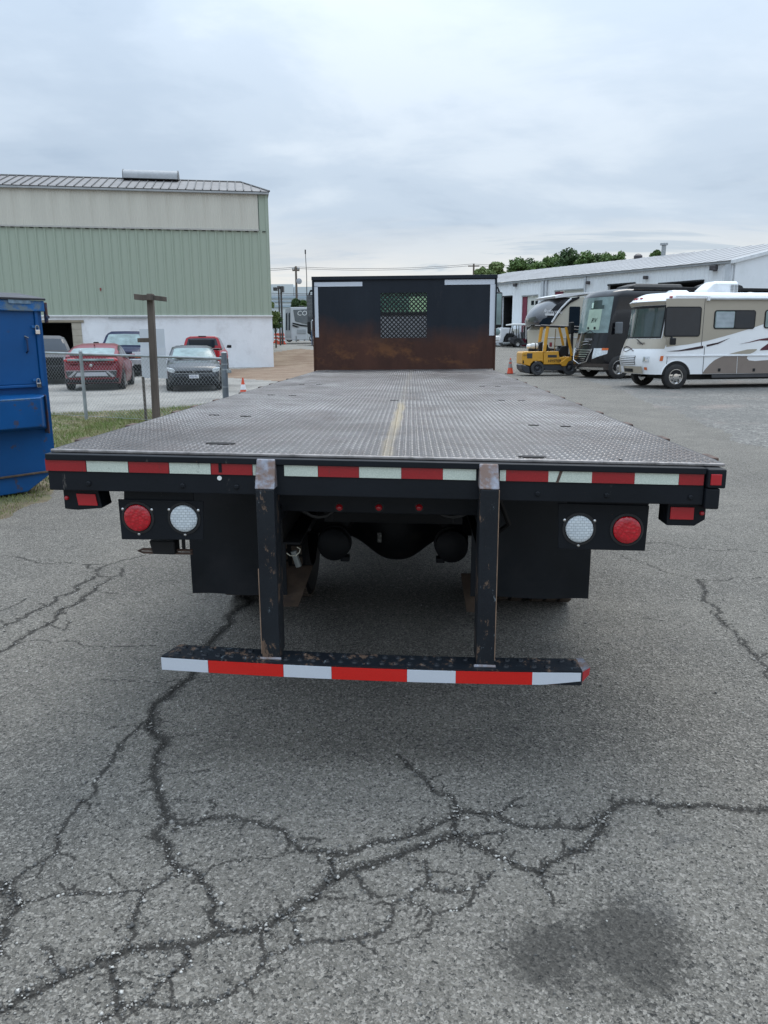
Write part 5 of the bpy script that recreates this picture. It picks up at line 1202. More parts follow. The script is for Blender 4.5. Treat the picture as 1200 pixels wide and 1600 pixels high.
# ------------------------------------------------------------------ fence, pole, sign
def fence():
    A = at_depth(30, 552, 17.0); Bq = at_depth(351, 552, 14.4)
    A[2] = 0; Bq[2] = 0; ang = math.atan2(Bq[1]-A[1], Bq[0]-A[0]); F = Face(A, ang); L = float(np.hypot(*(Bq-A)[:2]))
    T = thing('chain_link_fence', 'galvanised chain link fence with a round top rail in front of the parked cars', 'fence', A, ang)
    FM = mat('fence_galvanised', (.30, .33, .34), .5, .3, var=.2, sc=4)
    zl, zr = F.uv(78, 551.5)[1], F.uv(345, 560.5)[1]
    def zr_(s): s78 = F.uv(78, 552)[0]; s345 = F.uv(345, 560)[0]; return zl+(zr-zl)*(s-s78)/(s345-s78)
    zb = .06
    MB().tube([(-3.5, 0, zr_(-3.5)), (L-.05, 0, zr_(L-.05))], .024, 10).build('top_rail', FM, T, smooth=True)
    for px in (133,):
        s = F.uv(px, 600)[0]; MB().tube([(s-.02, -.03, -.1), (s-.02, -.03, zr_(s)+.04)], .036, 12).build('fence_post', FM, T, smooth=True); MB().lathe((s-.02, -.03, zr_(s)+.04), [(0, .042), (.03, .035), (.05, .01)], 'z', 12).build('post_cap', FM, T, smooth=True)
    s = F.uv(30, 600)[0]-1.6; MB().tube([(s, -.03, -.1), (s, -.03, zr_(s)+.04)], .036, 12).build('fence_post', FM, T, smooth=True)
    s = F.uv(222.5, 600)[0]; zs = F.uv(222.5, 589)[1]; MB().tube([(s, .03, -.1), (s, .03, zs)], .028, 10).build('short_post', mat('rusty_pipe', (.14, .12, .10), .7, .3, var=.3), T, smooth=True)
    # end post
    zt = F.uv(351, 552)[1]
    MB().tube([(L, -.02, -.2), (L, -.02, zt)], .052, 16).build('gate_post', mat('gate_post_grey', (.17, .195, .22), .5, .4, var=.2, sc=5), T, smooth=True)
    MB().lathe((L, -.02, zt), [(0, .056), (.015, .056), (.03, .03)], 'z', 16).build('post_cap', FM, T, smooth=True)
    for k in (.20, .30, .62): MB().lathe((L, -.02, zt-k), [(-.012, .057), (.012, .057)], 'z', 16).build('clamp_band', FM, T)
    a = .075; MB().box(L+.05, L+.14, -.04, .0, zt-.36, zt-.30).build('hinge_pin', FM, T, .006)
    MB().tube([(L-.09, 0, zb), (L-.09, 0, zr_(L)-.02)], .008, 6).build('tension_bar', FM, T)
    MB().tube([(-3.5, 0, zb+.01), (L-.08, 0, zb+.01)], .004, 5).build('bottom_wire', FM, T)
    # woven mesh
    m = MB(); p = .088; H = 1.5; x = -3.5-H
    def clip(ax, az, bx, bz):
        pts = []
        n = 40; out = None
        x0, x1 = -3.5, L-.09
        t0, t1 = 0., 1.
        dx, dz = bx-ax, bz-az
        for p_, q_ in ((-dx, ax-x0), (dx, x1-ax)):
            r_ = q_/p_
            if p_ < 0: t0 = max(t0, r_)
            else: t1 = min(t1, r_)
        # clip against the sloping top rail
        f0, f1 = az-(zr_(ax)), bz-(zr_(bx))
        if f1 > 0: t1 = min(t1, -f0/(f1-f0))
        if t0 >= t1: return None
        return ax+dx*t0, az+dz*t0, ax+dx*t1, az+dz*t1
    while x < L+H:
        for sg in (1, -1):
            xx = x if sg > 0 else x+H
            c = clip(xx, zb, xx+sg*H, zb+H)
            if c:
                n = max(2, int(abs(c[2]-c[0])/(p/2))); r_ = .0019
                m.tube([(c[0], sg*.004, c[1]), (c[2], sg*.004, c[3])], r_, 4, cap=False)
        x += p
    o = m.build('wire_mesh', FM, T); o['kind'] = 'stuff'
    # wooden T pole
    P = at_depth(244, 655, 14.9); P[2] = 0
    WP = mat('pole_timber', (.11, .09, .075), .9, var=.35, sc=9, stretch=(1, 1, .12), dirt=(.05, .045, .04), dsc=5, damt=.6, bump=.003, bsc=20)
    sc = 14.9/FPX; G = Face(P, R(2)); T2 = thing('wooden_post', 'tall weathered timber post with a crossbar on top standing at the fence', 'post', P, R(2))
    zt = z_of(P, 459); a0, _ = G.uv(235.5, 470); 
    MB().loft([[(dx, dy, -.1) for dx, dy in ((-.065, -.06), (.065, -.06), (.065, .06), (-.065, .06))], [(a0+dx*.85, dy, zt) for dx, dy in ((-.065, -.06), (.065, -.06), (.065, .06), (-.065, .06))]]).build('post', WP, T2, .008)
    x0, z0 = G.uv(213, 468.5); x1, z1 = G.uv(262, 461); MB().prism([(x0, z0+.0), (a0-.1, z0-.02), (a0-.1, z1-.0), (x0, z1+.02)], 'y', -.14, -.07).build('crossbar', WP, T2, .006)
    MB().prism([(a0+.1, z0-.015), (x1, z0-.04), (x1, z1-.04), (a0+.1, z1-.01)], 'y', -.14, -.07).build('crossbar', WP, T2, .006)
    MB().box(a0-.1, a0+.1, -.15, -.062, z0-.015, z1).build('bar_cleat', WP, T2, .006)
    x0, z0 = G.uv(213, 535); x1, z1 = G.uv(245, 528); MB().box(x0, x1-.05, .07, .12, z0, z1).build('short_arm', WP, T2, .006)
    # notice board on the fence
    Ff = Face(F.P+F.n*-.12, ang); s0, z0 = Ff.uv(222.5, 590.5); s1, z1 = Ff.uv(258.5, 543); q = Ff.P+Ff.e*s0
    SGM = mat('sign_white', (.62, .65, .69), .5, var=.03, sc=2)
    T3 = thing('notice_board', 'blank white board tied to the fence behind the timber post', 'sign', (q[0], q[1], 0), ang)
    MB().box(0, s1-s0, -.004, .004, z0, z1).build('board', SGM, T3); MB().box(0.0, s1-s0-.02, .012, .02, z1-.02, z1+.36).build('upper_sheet', mat('thin_translucent_sheet', (.58, .62, .67), .5, var=.03), T3)
fence()

# ------------------------------------------------------------------ cones, barrels
def cones():
    OR = mat('cone_orange', (.62, .075, .03), .45, var=.12, sc=3); WH = mat('cone_collar_white', (.72, .72, .74), .35); BK = mat('cone_base_black', (.02, .02, .022), .7)
    def cone(P, h, bands, base, label):
        T = thing('traffic_cone', label, 'traffic cone', P, R(12), 'traffic cones')
        rb, rt = h*.20, h*.035; R_ = lambda t: rb+(rt-rb)*t
        MB().box(-rb*1.35, rb*1.35, -rb*1.35, rb*1.35, 0, .03).build('cone_base', base, T, .01)
        MB().lathe((0, 0, .03), [(0, rb), (h-.03, rt)], 'z', 24).build('cone_body', OR, T, smooth=True)
        for a, b, m in bands: MB().lathe((0, 0, .03), [(a*h, R_(a)+.004), (b*h, R_(b)+.004)], 'z', 24).build('cone_band', m, T, smooth=True)
    GREY = mat('dull_grey_collar', (.25, .24, .24), .5)
    P = at_depth(380.5, 615, 22.3); P[2] = 0; P = at_g(380.5, 619); D = (P-CAM)@_f; cone(P, z_of(P, 590), [(.30, .58, WH)], OR, 'orange traffic cone with one broad white band beside the gate post')
    P = at_g(797, 584.5); cone(P, z_of(P, 559.5)-P[2], [(.36, .62, GREY), (.7, .86, GREY)], BK, 'red orange cone on a black base right of the headboard')
    for px, py, h, lb in ((433, 536, 15, 'left orange and white drum at the warehouse corner'), (440, 538, 17, 'right orange and white drum, slightly nearer than its twin')):
        P = at_g(px, py); D = (P-CAM)@_f; hh = h*D/FPX
        T = thing('traffic_barrel', lb, 'traffic barrel', P, 0, 'striped drums by the warehouse')
        MB().lathe((0, 0, 0), [(0, hh*.42), (.1*hh, hh*.42), (.1*hh+.01, hh*.33), (hh*.98, hh*.27), (hh, hh*.2)], 'z', 18).build('barrel_body', OR, T, smooth=True)
        for a in (.30, .62): MB().lathe((0, 0, 0), [(a*hh, hh*.34-.05*a*hh+.01), ((a+.13)*hh, hh*.335-.055*a*hh+.01)], 'z', 18).build('reflective_band', WH, T, smooth=True)
cones()

# ------------------------------------------------------------------ cars
def sec_low(y, sp):
    f = lambda k: float(np.interp(y, *zip(*sp[k])))
    w, zt, zb = f('w'), f('belt'), f('bot')
    for yc in sp['axles']:
        d = abs(y-yc); ra = sp['wr']*1.17
        if d < ra: zb = max(zb, sp['wr']+math.sqrt(ra*ra-d*d))
    cr = f('crown')
    h = zt-zb
    pts = [(w*.93, zb), (w*.985, zb+h*.22), (w, zb+h*.5), (w*.985, zb+h*.78), (w*.93, zt-.02), (w*.84, zt+cr*.35), (w*.5, zt+cr*.85), (0, zt+cr)]
    return pts
def sec_top(y, sp):
    f = lambda k: float(np.interp(y, *zip(*sp[k])))
    w, zb, zr = f('w'), f('belt')-.03, f('roof')
    h = max(.002, zr-zb); H = sp['H']-zb
    tum = sp.get('tumble', .17)*h
    wb = w*.93
    return [(wb, zb), (wb-tum*.30, zb+h*.35), (wb-tum*.62, zb+h*.70), (wb-tum*.95, zb+h*.92), (wb-tum*1.25-.04, zb+h*.985), (wb*.62, zb+h+.018*min(1, h/.3)), (0, zb+h+.03*min(1, h/.3))]
def full(pts, y, off=0): 
    r_ = [(x, y, z) for x, z in pts]; return r_+[(-x, y, z) for x, z in pts[-2::-1]]
def patch(secf, sp, ys, i0, i1, off, sub=3, both=True, lo=0., hi=1.):
    """skin between profile index i0..i1 for stations ys, pushed outward by off; i may be fractional"""
    m = MB(); rows = []
    for y in ys:
        p = secf(y, sp); fullp = p+[(-x, z) for x, z in p[-2::-1]]
        q = []
        for t in np.linspace(i0, i1, max(2, int((i1-i0)*sub)+1)):
            k = min(int(t), len(fullp)-2); a, b = fullp[k], fullp[k+1]; u = t-k; q.append((a[0]*(1-u)+b[0]*u, y, a[1]*(1-u)+b[1]*u))
        rows.append(q)
    V = [Vector(p) for q in rows for p in q]; n = len(rows[0]); N = [Vector((0, 0, 0)) for _ in V]; fs = []
    for a in range(len(rows)-1):
        for b in range(n-1):
            f = (a*n+b, a*n+b+1, (a+1)*n+b+1, (a+1)*n+b); fs.append(f)
            nn = (V[f[1]]-V[f[0]]).cross(V[f[3]]-V[f[0]])
            if nn.length > 1e-9:
                nn.normalize()
                for i in f: N[i] += nn
    c = Vector((0, sum(ys)/len(ys), .9))
    for i in range(len(V)):
        if N[i].length > 1e-9:
            N[i].normalize()
            if N[i].dot(V[i]-c) < 0: N[i] = -N[i]
            V[i] = V[i]+N[i]*off
    m.add([tuple(v) for v in V], fs); return m
def car_wheel(T, x, y, r, w, m=None, spokes=5):
    o = MB().ring((x, y, r), [(-w/2, r*.62), (-w/2, r*.9), (-w/2+.02, r), (w/2-.02, r), (w/2, r*.9), (w/2, r*.62)], 'x', 28).build('wheel', RUBBER, T, smooth=True)
    s = 1 if x > 0 else -1
    MB().lathe((x, y, r), [(-w*.4, r*.62), (w*.4, r*.62)], 'x', 24).build('rim_barrel', BLACKPL, o)
    m_ = MB(); 
    for k in range(spokes):
        a = 2*math.pi*k/spokes; c_, s_ = math.cos(a), math.sin(a); q = []
        for rr, ww in ((.02, .035), (r*.60, .05)):
            q.append([(x+s*w*.44, y+rr*c_-ww*s_, r+rr*s_+ww*c_), (x+s*w*.44, y+rr*c_+ww*s_, r+rr*s_-ww*c_), (x+s*w*.36, y+rr*c_+ww*s_, r+rr*s_-ww*c_), (x+s*w*.36, y+rr*c_-ww*s_, r+rr*s_+ww*c_)])
        m_.loft(q)
    m_.lathe((x+s*w*.44, y, r), [(-.01, r*.62), (.008, r*.62), (.008, r*.56), (-.01, r*.56)], 'x', 24); m_.build('rim', m or RIM, o)
def car_shell(T, sp, paint, glass, low_ys=None):
    L0, L1 = sp['belt'][0][0], sp['belt'][-1][0]
    ys = sorted(set(np.round(np.concatenate([np.linspace(L0, L1, 34)]+[np.linspace(a-sp['wr']*1.17, a+sp['wr']*1.17, 15) for a in sp['axles']]), 3)))
    MB().loft([full(sec_low(y, sp), y) for y in ys]).build('body', paint, T, smooth=50)
    # dark underbody
    w = max(a for _, a in sp['w']); MB().box(-w*.8, w*.8, L0+.25, L1-.25, .2, .5).build('underbody', BLACKPL, T)
    for a in sp['axles']: MB().box(-w*.86, w*.86, a-sp['wr']*1.1, a+sp['wr']*1.1, .3, sp['wr']*2.05).build('wheel_well', BLACKPL, T)
    c0, c1 = sp['roof'][0][0], sp['roof'][-1][0]
    yt = sorted(set(np.round(list(np.linspace(c0, c1, 26))+[a for a, _ in sp['roof']], 3)))
    MB().loft([full(sec_top(y, sp), y) for y in yt]).build('roof', paint, T, smooth=50)
    ws = sp['wscreen']; rs = sp['rscreen']
    patch(sec_top, sp, np.linspace(*ws, 8), 4.25, 7.75, .006).build('windscreen', glass, T, smooth=True)
    patch(sec_top, sp, np.linspace(*rs, 8), 4.25, 7.75, .006).build('rear_screen', sp.get('rglass', glass), T, smooth=True)
    for a, b in sp['side']:
        for s in (0, 1):
            m = patch(sec_top, sp, np.linspace(a, b, 6), .25, 3.3, .006)
            if s: m.v = [(-x, y, z) for x, y, z in m.v]
            m.build('side_window', GLASS, T, smooth=True)
    for a in sp['axles']:
        for s in (-1, 1): car_wheel(T, s*(w-.115), a, sp['wr'], .22, sp.get('rim'), sp.get('spokes', 5))
def mirror(T, x, y, z, m, s=1.):
    MB().box(x-.10*s, x+.10*s, y-.05, y+.06, z-.07, z+.08).build('wing_mirror', m, T, .03); MB().box(min(x, x-math.copysign(.14, x)), max(x, x-math.copysign(.14, x)), y-.015, y+.02, z-.05, z-.02).build('mirror_stalk', BLACKPL, T)
def lens(T, name, pts, y0, y1, m, bev=.01): MB().prism(pts, 'y', y0, y1).build(name, m, T, bev)
def sym(T, name, pts, y0, y1, m, bev=.01):
    lens(T, name, pts, y0, y1, m, bev); lens(T, name, [(-x, z) for x, z in pts][::-1], y0, y1, m, bev)
def red_hatch():
    P = at_g(147, 610.5)
    T = thing('parked_car', 'dark red hatchback parked with its tail towards the fence', 'car', P+np.array([-.55, 2.15, 0]), R(180+14), 'cars parked behind the fence', 1.06)
    RD = mat('metallic_red_paint', (.17, .008, .018), .35, .1, var=.08, coat=.25, spec=.3)
    sp = dict(H=1.45, wr=.32, axles=(-1.38, 1.32), w=[(-2.2, .62), (-2.05, .80), (-1.5, .89), (0, .91), (1.5, .90), (2.0, .84), (2.15, .76), (2.2, .70)],
              belt=[(-2.2, .55), (-2.1, .70), (-1.4, .86), (-.95, .95), (0, .96), (1.0, 1.02), (1.8, 1.07), (2.05, 1.05), (2.17, .80), (2.2, .62)], bot=[(-2.2, .30), (-1.8, .20), (1.9, .20), (2.2, .34)], crown=[(-2.2, .02), (-1.4, .06), (0, .0), (1.8, .0), (2.2, .02)],
              roof=[(-1.1, .96), (-.2, 1.38), (.15, 1.45), (.8, 1.40), (1.3, 1.28), (2.0, 1.07)], wscreen=(-1.02, -.28), rscreen=(1.22, 1.82), side=((-.75, .15), (.23, .95), (1.02, 1.35)), rglass=PALEGLASS, tumble=.34)
    car_shell(T, sp, RD, GLASS)
    yb = 2.2
    DG = mat('dark_grey_trim', (.045, .048, .052), .45); SV = mat('satin_silver', (.42, .42, .44), .35, .5)
    patch(sec_top, sp, np.linspace(1.86, 1.96, 3), 4.3, 7.7, .02).build('spoiler', BLACKPL, T)
    MB().box(-.70, .70, 2.06, 2.19, .93, 1.0).build('lower_glass', PALEGLASS, T, .02)
    sym(T, 'tail_light', [(.36, .93), (.52, 1.03), (.80, .99), (.82, .92), (.60, .885)], 2.0, 2.165, REDLENS, .03)
    MB().box(-.66, .66, 2.14, 2.205, .845, .875).build('boot_crease', RD, T, .01)
    lens(T, 'bumper_insert', [(-.78, .62), (-.72, .42), (.72, .42), (.78, .62)], 2.15, 2.225, DG)
    sym(T, 'silver_fin', [(.44, .60), (.50, .62), (.70, .45), (.62, .43)], 2.18, 2.235, SV, .004)
    MB().box(-.75, .75, 2.16, 2.232, .625, .64).build('chrome_strip', SV, T, .004)
    lens(T, 'plate_recess', [(-.42, .58), (-.50, .46), (.50, .46), (.42, .58)], 2.18, 2.235, mat('pale_recess', (.42, .42, .45), .5))
    MB().box(-.80, .80, 2.05, 2.20, .26, .40).build('rear_diffuser', BLACKPL, T, .03)
    MB().lathe((0, 2.19, .80), [(0, .05), (.015, .048), (.02, .02)], 'y', 16).build('badge', CHROME, T)
    MB().loft([[(-.02, 1.0, 1.41), (.02, 1.0, 1.41), (.012, 1.0, 1.43), (-.012, 1.0, 1.43)], [(-.02, 1.15, 1.38), (.02, 1.15, 1.38), (.004, 1.17, 1.46), (-.004, 1.17, 1.46)]]).build('shark_fin', RD, T)
    for s in (-1, 1): mirror(T, s*.98, -.72, 1.02, RD)
    sym(T, 'headlight', [(.45, .66), (.85, .74), (.85, .64), (.5, .58)], -2.14, -1.95, CLEARLENS)
red_hatch()
def grey_sedan():
    P = at_g(297, 612)
    T = thing('parked_car', 'dark grey sedan facing the fence with a pale front plate', 'car', P+np.array([-.5, 2.3, 0]), R(16), 'cars parked behind the fence', .98)
    GP = mat('gunmetal_paint', (.035, .040, .046), .3, .2, var=.1, coat=.35)
    sp = dict(H=1.49, wr=.34, axles=(-1.55, 1.4), w=[(-2.4, .68), (-2.3, .82), (-1.8, .91), (0, .93), (1.8, .92), (2.3, .85), (2.45, .78)],
              belt=[(-2.4, .60), (-2.34, .74), (-1.9, .86), (-.95, 1.0), (0, 1.0), (1.5, 1.04), (2.3, 1.03), (2.42, .9), (2.45, .7)], bot=[(-2.4, .28), (-2.0, .2), (2.0, .22), (2.45, .34)], crown=[(-2.4, .02), (-1.8, .07), (-.9, .03), (1.5, .03), (2.4, .02)],
              roof=[(-1.05, 1.0), (-.25, 1.38), (.2, 1.48), (.9, 1.46), (1.3, 1.35), (1.85, 1.05)], wscreen=(-.97, -.24), rscreen=(1.2, 1.75), side=((-.65, .22), (.3, 1.1)), tumble=.36)
    sp['rglass'] = GLASS; car_shell(T, sp, GP, PALEGLASS)
    MB().loft([[(-.30, -2.43, .80), (.30, -2.43, .80), (.30, -2.38, .83), (-.30, -2.38, .83)], [(-.30, -1.9, .93), (.30, -1.9, .93), (.3, -1.9, .94), (-.3, -1.9, .94)]]) if False else None
    lens(T, 'grille', [(-.62, .69), (-.60, .60), (.60, .60), (.62, .69)], -2.44, -2.3, BLACKPL)
    MB().box(-.60, .60, -2.445, -2.40, .595, .612).build('grille_bar', STEEL, T, .003)
    lens(T, 'emblem', [(-.07, .645), (-.03, .665), (.07, .655), (.03, .635)], -2.455, -2.44, CHROME, .002)
    sym(T, 'headlight', [(.56, .64), (.66, .76), (.86, .80), (.84, .68), (.7, .62)], -2.37, -2.05, CLEARLENS, .02)
    lens(T, 'lower_intake', [(-.70, .50), (-.62, .30), (.62, .30), (.70, .50)], -2.43, -2.3, BLACKPL)
    MB().box(-.80, .80, -2.43, -2.25, .24, .36).build('air_dam', BLACKPL, T, .02)
    MB().box(-.16, .16, -2.455, -2.435, .44, .56).build('number_plate', mat('plate_white', (.62, .63, .65), .4, var=.2, sc=30), T, .003)
    text('plate_text', 'VJD 42', .08, mat('plate_blue', (.03, .05, .2), .4), T, TM(-.13, -2.458, .475))
    for s in (-1, 1): mirror(T, s*1.02, -.62, 1.06, GP)
    MB().tube([(-.62, -1.02, 1.045), (.1, -.86, 1.11)], .012, 6).build('wiper', BLACKPL, T); MB().tube([(.0, -1.02, 1.045), (.6, -.88, 1.10)], .012, 6).build('wiper', BLACKPL, T)
grey_sedan()
def pickup(T, paint, cabpaint, H, front=True):
    sp = dict(H=H, wr=.37, axles=(-1.85, 1.75), w=[(-2.75, .90), (-2.6, .96), (-1.5, 1.0), (2.6, 1.0), (2.75, .97)],
              belt=[(-2.75, 1.02), (-2.62, 1.12), (-1.2, 1.20), (-1.0, 1.20), (2.70, 1.20), (2.75, 1.19)], bot=[(-2.75, .50), (2.75, .52)], crown=[(-2.75, .02), (-1.5, .05), (-1., .0), (2.75, .0)],
              roof=[(-1.3, 1.21), (-.7, H-.12), (-.35, H-.01), (.55, H), (.68, H-.05), (.85, 1.21)], wscreen=(-1.22, -.72), rscreen=(.70, .82), side=((-.75, .1), (.16, .62)), tumble=.30, spokes=6)
    return sp
def blue_pickup():
    P = hpt(188, 38.3); 
    T = thing('parked_pickup', 'dark blue full size pickup truck facing forward by the white block wall', 'pickup truck', P+np.array([-.7, 2.75, 0]), R(12), 'pickup trucks by the white wall', 1.10)
    BP_ = mat('navy_paint', (.005, .011, .045), .45, .0, var=.1, coat=.0, spec=.2)
    sp = pickup(T, BP_, BP_, 1.88); sp['rglass'] = GLASS; car_shell(T, sp, BP_, PALEGLASS)
    lens(T, 'grille', [(-.52, 1.02), (-.52, .74), (.52, .74), (.52, 1.02)], -2.80, -2.6, mat('navy_grille', (.006, .012, .04), .5))
    for k in range(4): MB().box(-.5, .5, -2.81, -2.79, .77+k*.06, .785+k*.06).build('grille_slat', BLACKPL, T)
    MB().lathe((0, -2.79, .88), [(0, .09), (-.02, .085), (-.03, .03)], 'y', 16).build('badge', CHROME, T)
    sym(T, 'headlight', [(.56, 1.02), (.92, 1.02), (.92, .88), (.56, .88)], -2.78, -2.6, CLEARLENS); sym(T, 'indicator', [(.56, .87), (.92, .87), (.92, .78), (.56, .78)], -2.78, -2.6, ORANGELENS)
    MB().box(-1.0, 1.0, -2.95, -2.72, .50, .74).build('chrome_bumper', mat('dull_chrome', (.42, .43, .45), .3, .7, var=.2), T, .04)
    MB().box(-.16, .16, -2.965, -2.94, .56, .68).build('number_plate', mat('plate_white', (.62, .63, .65), .4), T)
    for s in (-1, 1): mirror(T, s*1.17, -.9, 1.36, BLACKPL, 1.1)
    MB().box(-.9, .9, .9, 2.6, 1.195, 1.21).build('bed_cover', BLACKPL, T)
blue_pickup()
def red_pickup():
    P = hpt(314, 37.); 
    T = thing('parked_pickup', 'red pickup truck with a two tone cab seen from behind past the grey sedan', 'pickup truck', P+np.array([-.6, 2.75, 0]), R(180+9), 'pickup trucks by the white wall', 1.0)
    RP = mat('bright_red_paint', (.36, .014, .024), .4, .0, var=.1, coat=.2, spec=.3); TN = mat('silver_tan_paint', (.33, .32, .31), .4, .2, coat=.3)
    sp = pickup(T, RP, TN, 1.80); sp['rglass'] = GLASS; sp['roof'] = [(-1.3, 1.21), (-.7, 1.66), (-.35, 1.79), (.55, 1.80), (.72, 1.76), (.92, 1.21)]; sp['rscreen'] = (.74, .86)
    car_shell(T, sp, RP, GLASS)
    patch(sec_top, sp, np.linspace(-.3, .7, 5), 0, 12, .004).build('cab_cladding', TN, T, smooth=True)
    MB().box(-.60, .60, .76, .93, 1.28, 1.70).xf(Matrix.Identity(4)).build('rear_window', GLASS, T, .04)
    MB().box(-.96, .96, .95, 2.78, 1.20, 1.25).build('bed_cover', BLACKPL, T, .02)
    MB().box(-.97, .97, 2.70, 2.80, 1.25, 1.27).build('cover_rail', STEEL, T, .005)
    MB().box(-.84, .84, 2.74, 2.79, .72, 1.18).build('tailgate', RP, T, .02)
    lens(T, 'tailgate_badge_panel', [(-.22, 1.19), (-.14, 1.02), (.14, 1.02), (.22, 1.19)], 2.76, 2.82, mat('white_panel', (.66, .66, .68), .4)); MB().box(-.06, .06, 2.81, 2.83, 1.07, 1.11).build('tailgate_handle', BLACKPL, T)
    sym(T, 'tail_light', [(.86, 1.16), (.98, 1.16), (.98, .80), (.86, .80)], 2.68, 2.81, REDLENS)
    MB().box(-.95, .95, 2.76, 2.95, .52, .70).build('rear_bumper', CHROME, T, .04)
    MB().box(-.18, .18, .50, .70, 1.80, 1.84).build('roof_lamp_strip', BLACKPL, T, .01)
    for s in (-1, 1): mirror(T, s*1.16, -.85, 1.32, BLACKPL, 1.1)
red_pickup()
def white_van():
    P = hpt(45, 33.)
    T = thing('parked_pickup', 'pale grey older pickup nose just right of the blue dumpster', 'pickup truck', P+np.array([-.6, 2.6, 0]), R(26), 'pickup trucks by the white wall', 1.0)
    WP = mat('faded_grey_paint', (.085, .086, .09), .5, .0, var=.1, spec=.2)
    sp = pickup(T, WP, WP, 1.85); sp['rglass'] = GLASS; car_shell(T, sp, WP, GLASS)
    sym(T, 'headlight', [(.56, 1.02), (.92, 1.02), (.92, .88), (.56, .88)], -2.78, -2.6, CLEARLENS); sym(T, 'indicator', [(.70, .86), (.94, .86), (.94, .74), (.70, .74)], -2.78, -2.6, ORANGELENS)
    lens(T, 'grille', [(-.52, 1.02), (-.52, .74), (.52, .74), (.52, 1.02)], -2.80, -2.6, BLACKPL)
    MB().box(-1.0, 1.0, -2.95, -2.72, .48, .72).build('front_bumper', BLACKPL, T, .04)
    for s in (-1, 1): mirror(T, s*1.17, -.9, 1.36, BLACKPL, 1.1)
white_van()
# ------------------------------------------------------------------ motorhomes
class Shell:
    """motorhome body: front faces -X, near side is the plane y=0 (faces -Y). perimeter distance p: 0 at front centre, + towards the near side"""
    def __init__(s, L, W, xf, rc=.38, bulge=.12): s.L, s.W, s.xf, s.rc, s.bulge = L, W, xf, rc, bulge
    def pt(s, p, z, off=0.):
        sg = 1 if p >= 0 else -1; a = abs(p); hw = s.W/2; rc = s.rc; f = hw-rc; x0 = float(np.interp(z, *zip(*s.xf)))
        if a < f:
            x = x0-s.bulge*(1-(a/f)**2)*1.0; lat = a; n = Vector((-1, -.25*a/f, 0)).normalized()
        elif a < f+rc*math.pi/2:
            t = (a-f)/rc; x = x0+rc*(1-math.cos(t)); lat = f+rc*math.sin(t); n = Vector((-math.cos(t), -math.sin(t), 0))
        else: x = x0+rc+(a-f-rc*math.pi/2); lat = hw; n = Vector((0, -1, 0))
        q = Vector((x, hw-sg*lat, z)); n = Vector((n.x, n.y*sg, 0)); q += n*off
        return tuple(q)
    def p_of_x(s, x, z): x0 = float(np.interp(z, *zip(*s.xf))); f = s.W/2-s.rc; return x-x0-s.rc+f+s.rc*math.pi/2
    def body(s, zs, ws=None):
        f = s.W/2-s.rc; arc = s.rc*math.pi/2
        ps = list(np.linspace(-f, f, 13)); ps = [-(f+arc*t) for t in np.linspace(1, 0, 7)][:-1] + ps + [(f+arc*t) for t in np.linspace(0, 1, 7)][1:]
        secs = []
        for k, z in enumerate(zs):
            ins = ws[k] if ws else 0.
            q = [Vector(s.pt(p, z)) for p in ps]; q = [(-0.0 + s.L, s.W, z)]+[tuple(v) for v in q]+[(s.L, 0, z)]
            cx, cy = s.L/2, s.W/2
            q = [((x-ins*(1 if x > cx else -1)*0+ (ins*.8 if x < 1.5 else 0), cy+(y-cy)*(1-ins*2/s.W), zz)) for x, y, zz in q]
            secs.append(q)
        return MB().loft(secs)
    def patch(s, p0, p1, z0, z1, off=.004, n=10, m=5, fz=None):
        rows = []
        for j in range(m+1):
            t = j/m; a, b = p0, p1; za, zb = z0, z1
            rows.append([s.pt(p0+(p1-p0)*i/n, (z0 if not callable(z0) else z0(i/n))*(1-t)+(z1 if not callable(z1) else z1(i/n))*t, off) for i in range(n+1)])
        M_ = MB(); M_.add([p for r_ in rows for p in r_], [(j*(n+1)+i, j*(n+1)+i+1, (j+1)*(n+1)+i+1, (j+1)*(n+1)+i) for j in range(m) for i in range(n)]); return M_
def rrect(x0, z0, x1, z1, r, n=4):
    pts = []
    for cx, cz, a0 in ((x1-r, z1-r, 0), (x0+r, z1-r, 90), (x0+r, z0+r, 180), (x1-r, z0+r, 270)):
        for k in range(n+1): a = R(a0+90*k/n); pts.append((cx+r*math.cos(a), cz+r*math.sin(a)))
    return pts
def bigwheel(T, x, y, r, w, side=-1, name='wheel', rim=None):
    o = MB().ring((x, y, r), [(-w/2, r*.62), (-w/2, r*.9), (-w/2+.03, r), (w/2-.03, r), (w/2, r*.9), (w/2, r*.62)], 'y', 36).build(name, RUBBER, T, smooth=True)
    s = side
    m = MB().lathe((x, y, r), [(s*w*.2, r*.60), (s*w*.46, r*.63), (s*w*.46, r*.56), (s*w*.30, r*.50), (s*w*.34, r*.28), (s*w*.5, r*.24), (s*w*.52, r*.05)], 'y', 28); m.build('rim', rim or CHROME, o, smooth=True)
    m = MB()
    for k in range(8): a = 2*math.pi*k/8; m.disc((x+r*.39*math.cos(a), y+s*w*.33, r+r*.39*math.sin(a)), r*.055, 'y', .03, 8)
    q = m.build('rim_holes', BLACKPL, o); q['kind'] = 'stuff'
    return o
